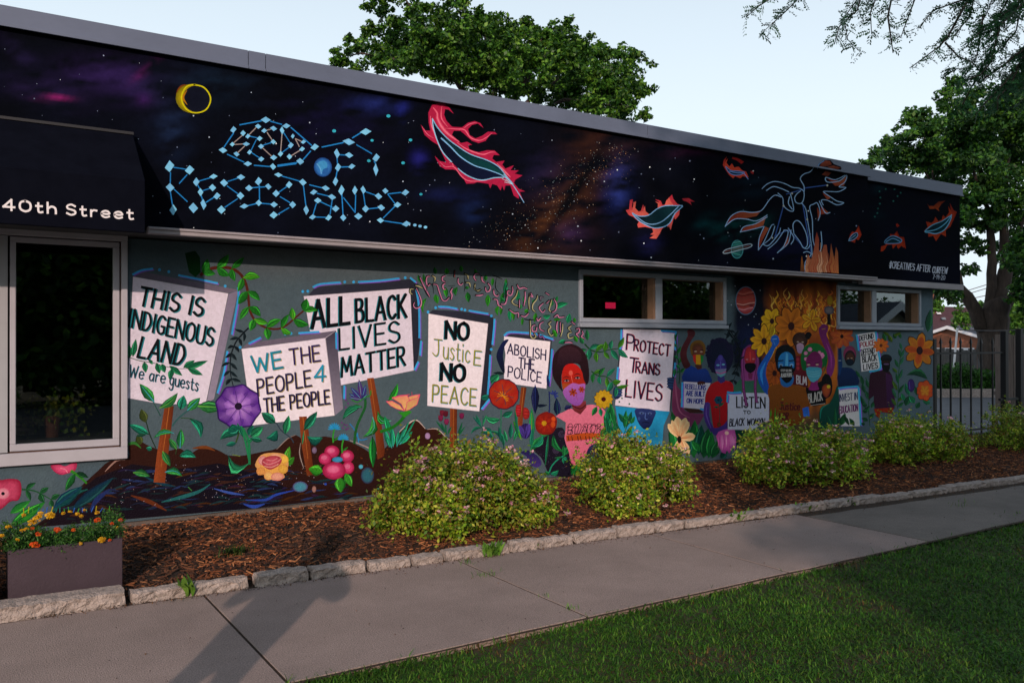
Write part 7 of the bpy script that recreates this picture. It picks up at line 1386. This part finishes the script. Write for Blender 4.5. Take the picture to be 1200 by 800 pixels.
# ------------------------------------------------------------------ across the street, behind the camera (seen in the panes)
def mirr(px, py, s):                        # where the reflection at this pane point comes from
    w_ = ony(px, py, YW); d_ = w_-EYE; return w_+s*np.array([d_[0], -d_[1], d_[2]])
s_ = 2.1; a0, e0, e1 = mirr(1053, 357, s_), mirr(1032, 371, s_), mirr(1077, 371, s_)
hh = empty('opposite_house', (a0[0], a0[1], 0), 'tan gabled house across the street, mirrored in the far window', 'house'); inv = Matrix.Translation((-a0[0], -a0[1], 0))
dv = Vector((e1[0]-e0[0], e1[1]-e0[1], 0)); hw = dv.length/2; dv.normalize(); bk_ = Vector((dv.y, -dv.x, 0)); bk_ = bk_ if bk_.y < 0 else -bk_
A0 = Vector((a0[0], a0[1], 0))
def hq(u, z, d=0): v = A0+dv*u+bk_*d; return (v.x, v.y, z)
def hp2(m, name, mt): o = m.build(name, mt, hh); o.matrix_parent_inverse = inv
hp2(MB().prism([hq(-hw*.95, -.1), hq(hw*.95, -.1), hq(hw*.95, e1[2]-.1), hq(0, a0[2]-.15), hq(-hw*.95, e0[2]-.1)], tuple(bk_*9)), 'wall', M['siding'])
for sg in (-1, 1):
    hp2(MB().prism([hq(0, a0[2]+.15, -.5), hq(sg*hw*1.15, e1[2]-.25, -.5), hq(sg*hw*1.15, e1[2]-.42, -.5), hq(0, a0[2]-.02, -.5)], tuple(bk_*10)), 'roof', M['shingle2'])
    hp2(MB().prism([hq(0, a0[2]+.14, -.56), hq(sg*hw*1.15, e1[2]-.26, -.56), hq(sg*hw*1.15, e1[2]-.62, -.56), hq(0, a0[2]-.22, -.56)], tuple(bk_*.05)), 'gable_trim', M['trim'])
hp2(MB().prism([hq(hw*.15, .5, -.05), hq(hw*.8, .5, -.05), hq(hw*.8, e1[2]-.5, -.05), hq(hw*.15, e1[2]-.5, -.05)], tuple(bk_*.04)), 'window', M['shingle2'])
s_ = 2.4; a0, e0, e1 = mirr(989, 363, s_), mirr(970, 372, s_), mirr(1022, 381, s_); hh = empty('opposite_house', (a0[0], a0[1], 0), 'house with a pale blue roof across the street, mirrored in the far window', 'house'); inv = Matrix.Translation((-a0[0], -a0[1], 0))
hp2(MB().prism([(e0[0], e0[1], -.1), (a0[0], a0[1], -.1), (e1[0], e1[1], -.1), (e1[0], e1[1], e1[2]), (a0[0], a0[1], a0[2]), (e0[0], e0[1], a0[2])], (1.5, -7, 0)), 'wall', M['siding2'])
def yardtree(x, y, h, r0, seed, lab, n=16, grp='trees across the street', z0=.25):
    rr = random.Random(seed); cl = [((x+rr.uniform(-1, 1)*r0*.8, y+rr.uniform(-1, 1)*r0*.7, h*(z0+(1-z0)*rr.random())), r0*.5) for _ in range(n)]
    tree('yard_tree', lab, [([(x, y, -.1), (x+.1, y, h*.5)], [.28, .18])], cl, .34, 110, gcol, seed, group=grp, sig=.8)
for i, (x, y, h, r0) in enumerate(((-9, -15, 2.4, 1.6), (-1.5, -17, 6, 3.0), (4, -15, 6.5, 3.5), (10, -17, 7, 3.8), (16, -15, 7, 4), (22, -18, 8, 4), (28, -17, 8.5, 4), (33, -24, 5.5, 4.0), (47, -30, 5, 4), (62, -34, 7, 6), (58, -14, 5, 3))):
    yardtree(x, y, h, r0, 200+i, ['low','rounded','dense','wide','dark','leafy','broad','tall','spreading','distant','bushy'][i]+' yard tree across the street, number %d counted from the left lot' % (i+1), 20, z0=.1)
yardtree(-.8, -14.5, 14, 4.2, 300, 'tall tree across the street whose shade falls on the far half of the wall', 60, None, .3)
yardtree(2.0, -20.5, 17, 4.2, 301, 'second tall tree across the street behind the first', 60, None, .3)
yardtree(6.5, -19.0, 17, 4.2, 302, 'third tall tree across the street', 60, None, .3)

# bystander left of the camera whose shadow falls on the pavement
def person(x, y, face):
    c_, s__ = math.cos(face), math.sin(face)
    def W_(p): return (x+p[0]*c_-p[1]*s__, y+p[0]*s__+p[1]*c_, p[2])
    t = empty('person', (x, y, 0), 'bystander in dark clothes standing just outside the left of the view', 'person'); inv = Matrix.Translation((-x, -y, 0))
    J = [(0,0,.95),(0,0,1.15),(0,.0,1.36),(0,.01,1.5),(0,.03,1.58),(0,.03,1.70),(.10,0,.9),(.10,.02,.5),(.10,-.02,.08),(.10,.12,.03),(-.10,0,.9),(-.10,.02,.5),(-.11,-.02,.08),(-.11,.12,.03),
        (.19,0,1.4),(.35,.04,1.20),(.13,.30,1.22),(.07,.34,1.25),(-.19,0,1.4),(-.31,.05,1.18),(-.13,.30,1.22),(-.07,.34,1.25)]
    Rr = [.18,.185,.21,.07,.085,.09,.095,.062,.042,.035,.095,.062,.042,.035,.085,.07,.045,.03,.085,.07,.045,.03]
    E_ = [(0,1),(1,2),(2,3),(3,4),(4,5),(0,6),(6,7),(7,8),(8,9),(0,10),(10,11),(11,12),(12,13),(2,14),(14,15),(15,16),(16,17),(2,18),(18,19),(19,20),(20,21)]
    base = len(J)
    for sgn, wr in ((1, 17), (-1, 21)):       # five fingers on each hand
        for f_ in range(5):
            b0 = len(J); wx_, wy_, wz_ = J[wr]; dz = .022-f_*.012
            if f_ == 4: dz = .03
            J += [(wx_-sgn*.02, wy_+.03, wz_+dz), (wx_-sgn*.045, wy_+.045-.004*f_, wz_+dz*1.1), (wx_-sgn*.055, wy_+.025, wz_+dz*1.1)]; Rr += [.010, .009, .008]; E_ += [(wr, b0), (b0, b0+1), (b0+1, b0+2)]
    me = bpy.data.meshes.new('body'); me.from_pydata([W_(p) for p in J], E_, []); o = bpy.data.objects.new('body', me); C.objects.link(o); o.parent = t; o.matrix_parent_inverse = inv
    md = o.modifiers.new('skin', 'SKIN'); o.modifiers.new('sub', 'SUBSURF').levels = 1; o.modifiers['sub'].render_levels = 2
    for i, sv in enumerate(me.skin_vertices[0].data): sv.radius = (Rr[i], Rr[i]*.85); sv.use_root = (i == 0)
    me.materials.append(mat('dark_clothes', (.03,.035,.05), .85, noise=.2))
    def ellip(c, r3, nm, mt, n=14):
        m = MB(); V = []; F = []
        for j in range(9):
            for k in range(n): th = math.pi*j/8; ph = 2*math.pi*k/n; V.append(W_((c[0]+r3[0]*math.sin(th)*math.cos(ph), c[1]+r3[1]*math.sin(th)*math.sin(ph), c[2]+r3[2]*math.cos(th))))
        for j in range(8):
            for k in range(n): F.append((j*n+k, j*n+(k+1) % n, (j+1)*n+(k+1) % n, (j+1)*n+k))
        m.add(V, F); oo = m.build(nm, mt, t, smooth=True); oo.matrix_parent_inverse = inv
    skin = mat('skin', (.42,.25,.18), .6); ellip((0,.05,1.64), (.078,.095,.115), 'head', skin); ellip((0,.015,1.68), (.092,.105,.11), 'hair', mat('hair', (.03,.02,.015), .7))
    ellip((0,.15,1.63), (.014,.02,.02), 'nose', skin, 8); ellip((0,.135,1.585), (.026,.01,.007), 'mouth', mat('lips', (.35,.12,.1), .6), 8)
    for s1 in (-1, 1): ellip((s1*.03,.138,1.655), (.013,.008,.008), 'eye', M['trim'], 8); ellip((s1*.082,.05,1.64), (.012,.02,.03), 'ear', skin, 8)
    m = MB(); m.box(-.065, .065, .33, .37, 1.21, 1.29); m.tube([(0,.37,1.25), (0,.43,1.25)], .033, 12); m.v = [W_(v) for v in m.v]; oo = m.build('camera_held', M['black'], t); oo.matrix_parent_inverse = inv
person(-.38, 2.12, -.45)
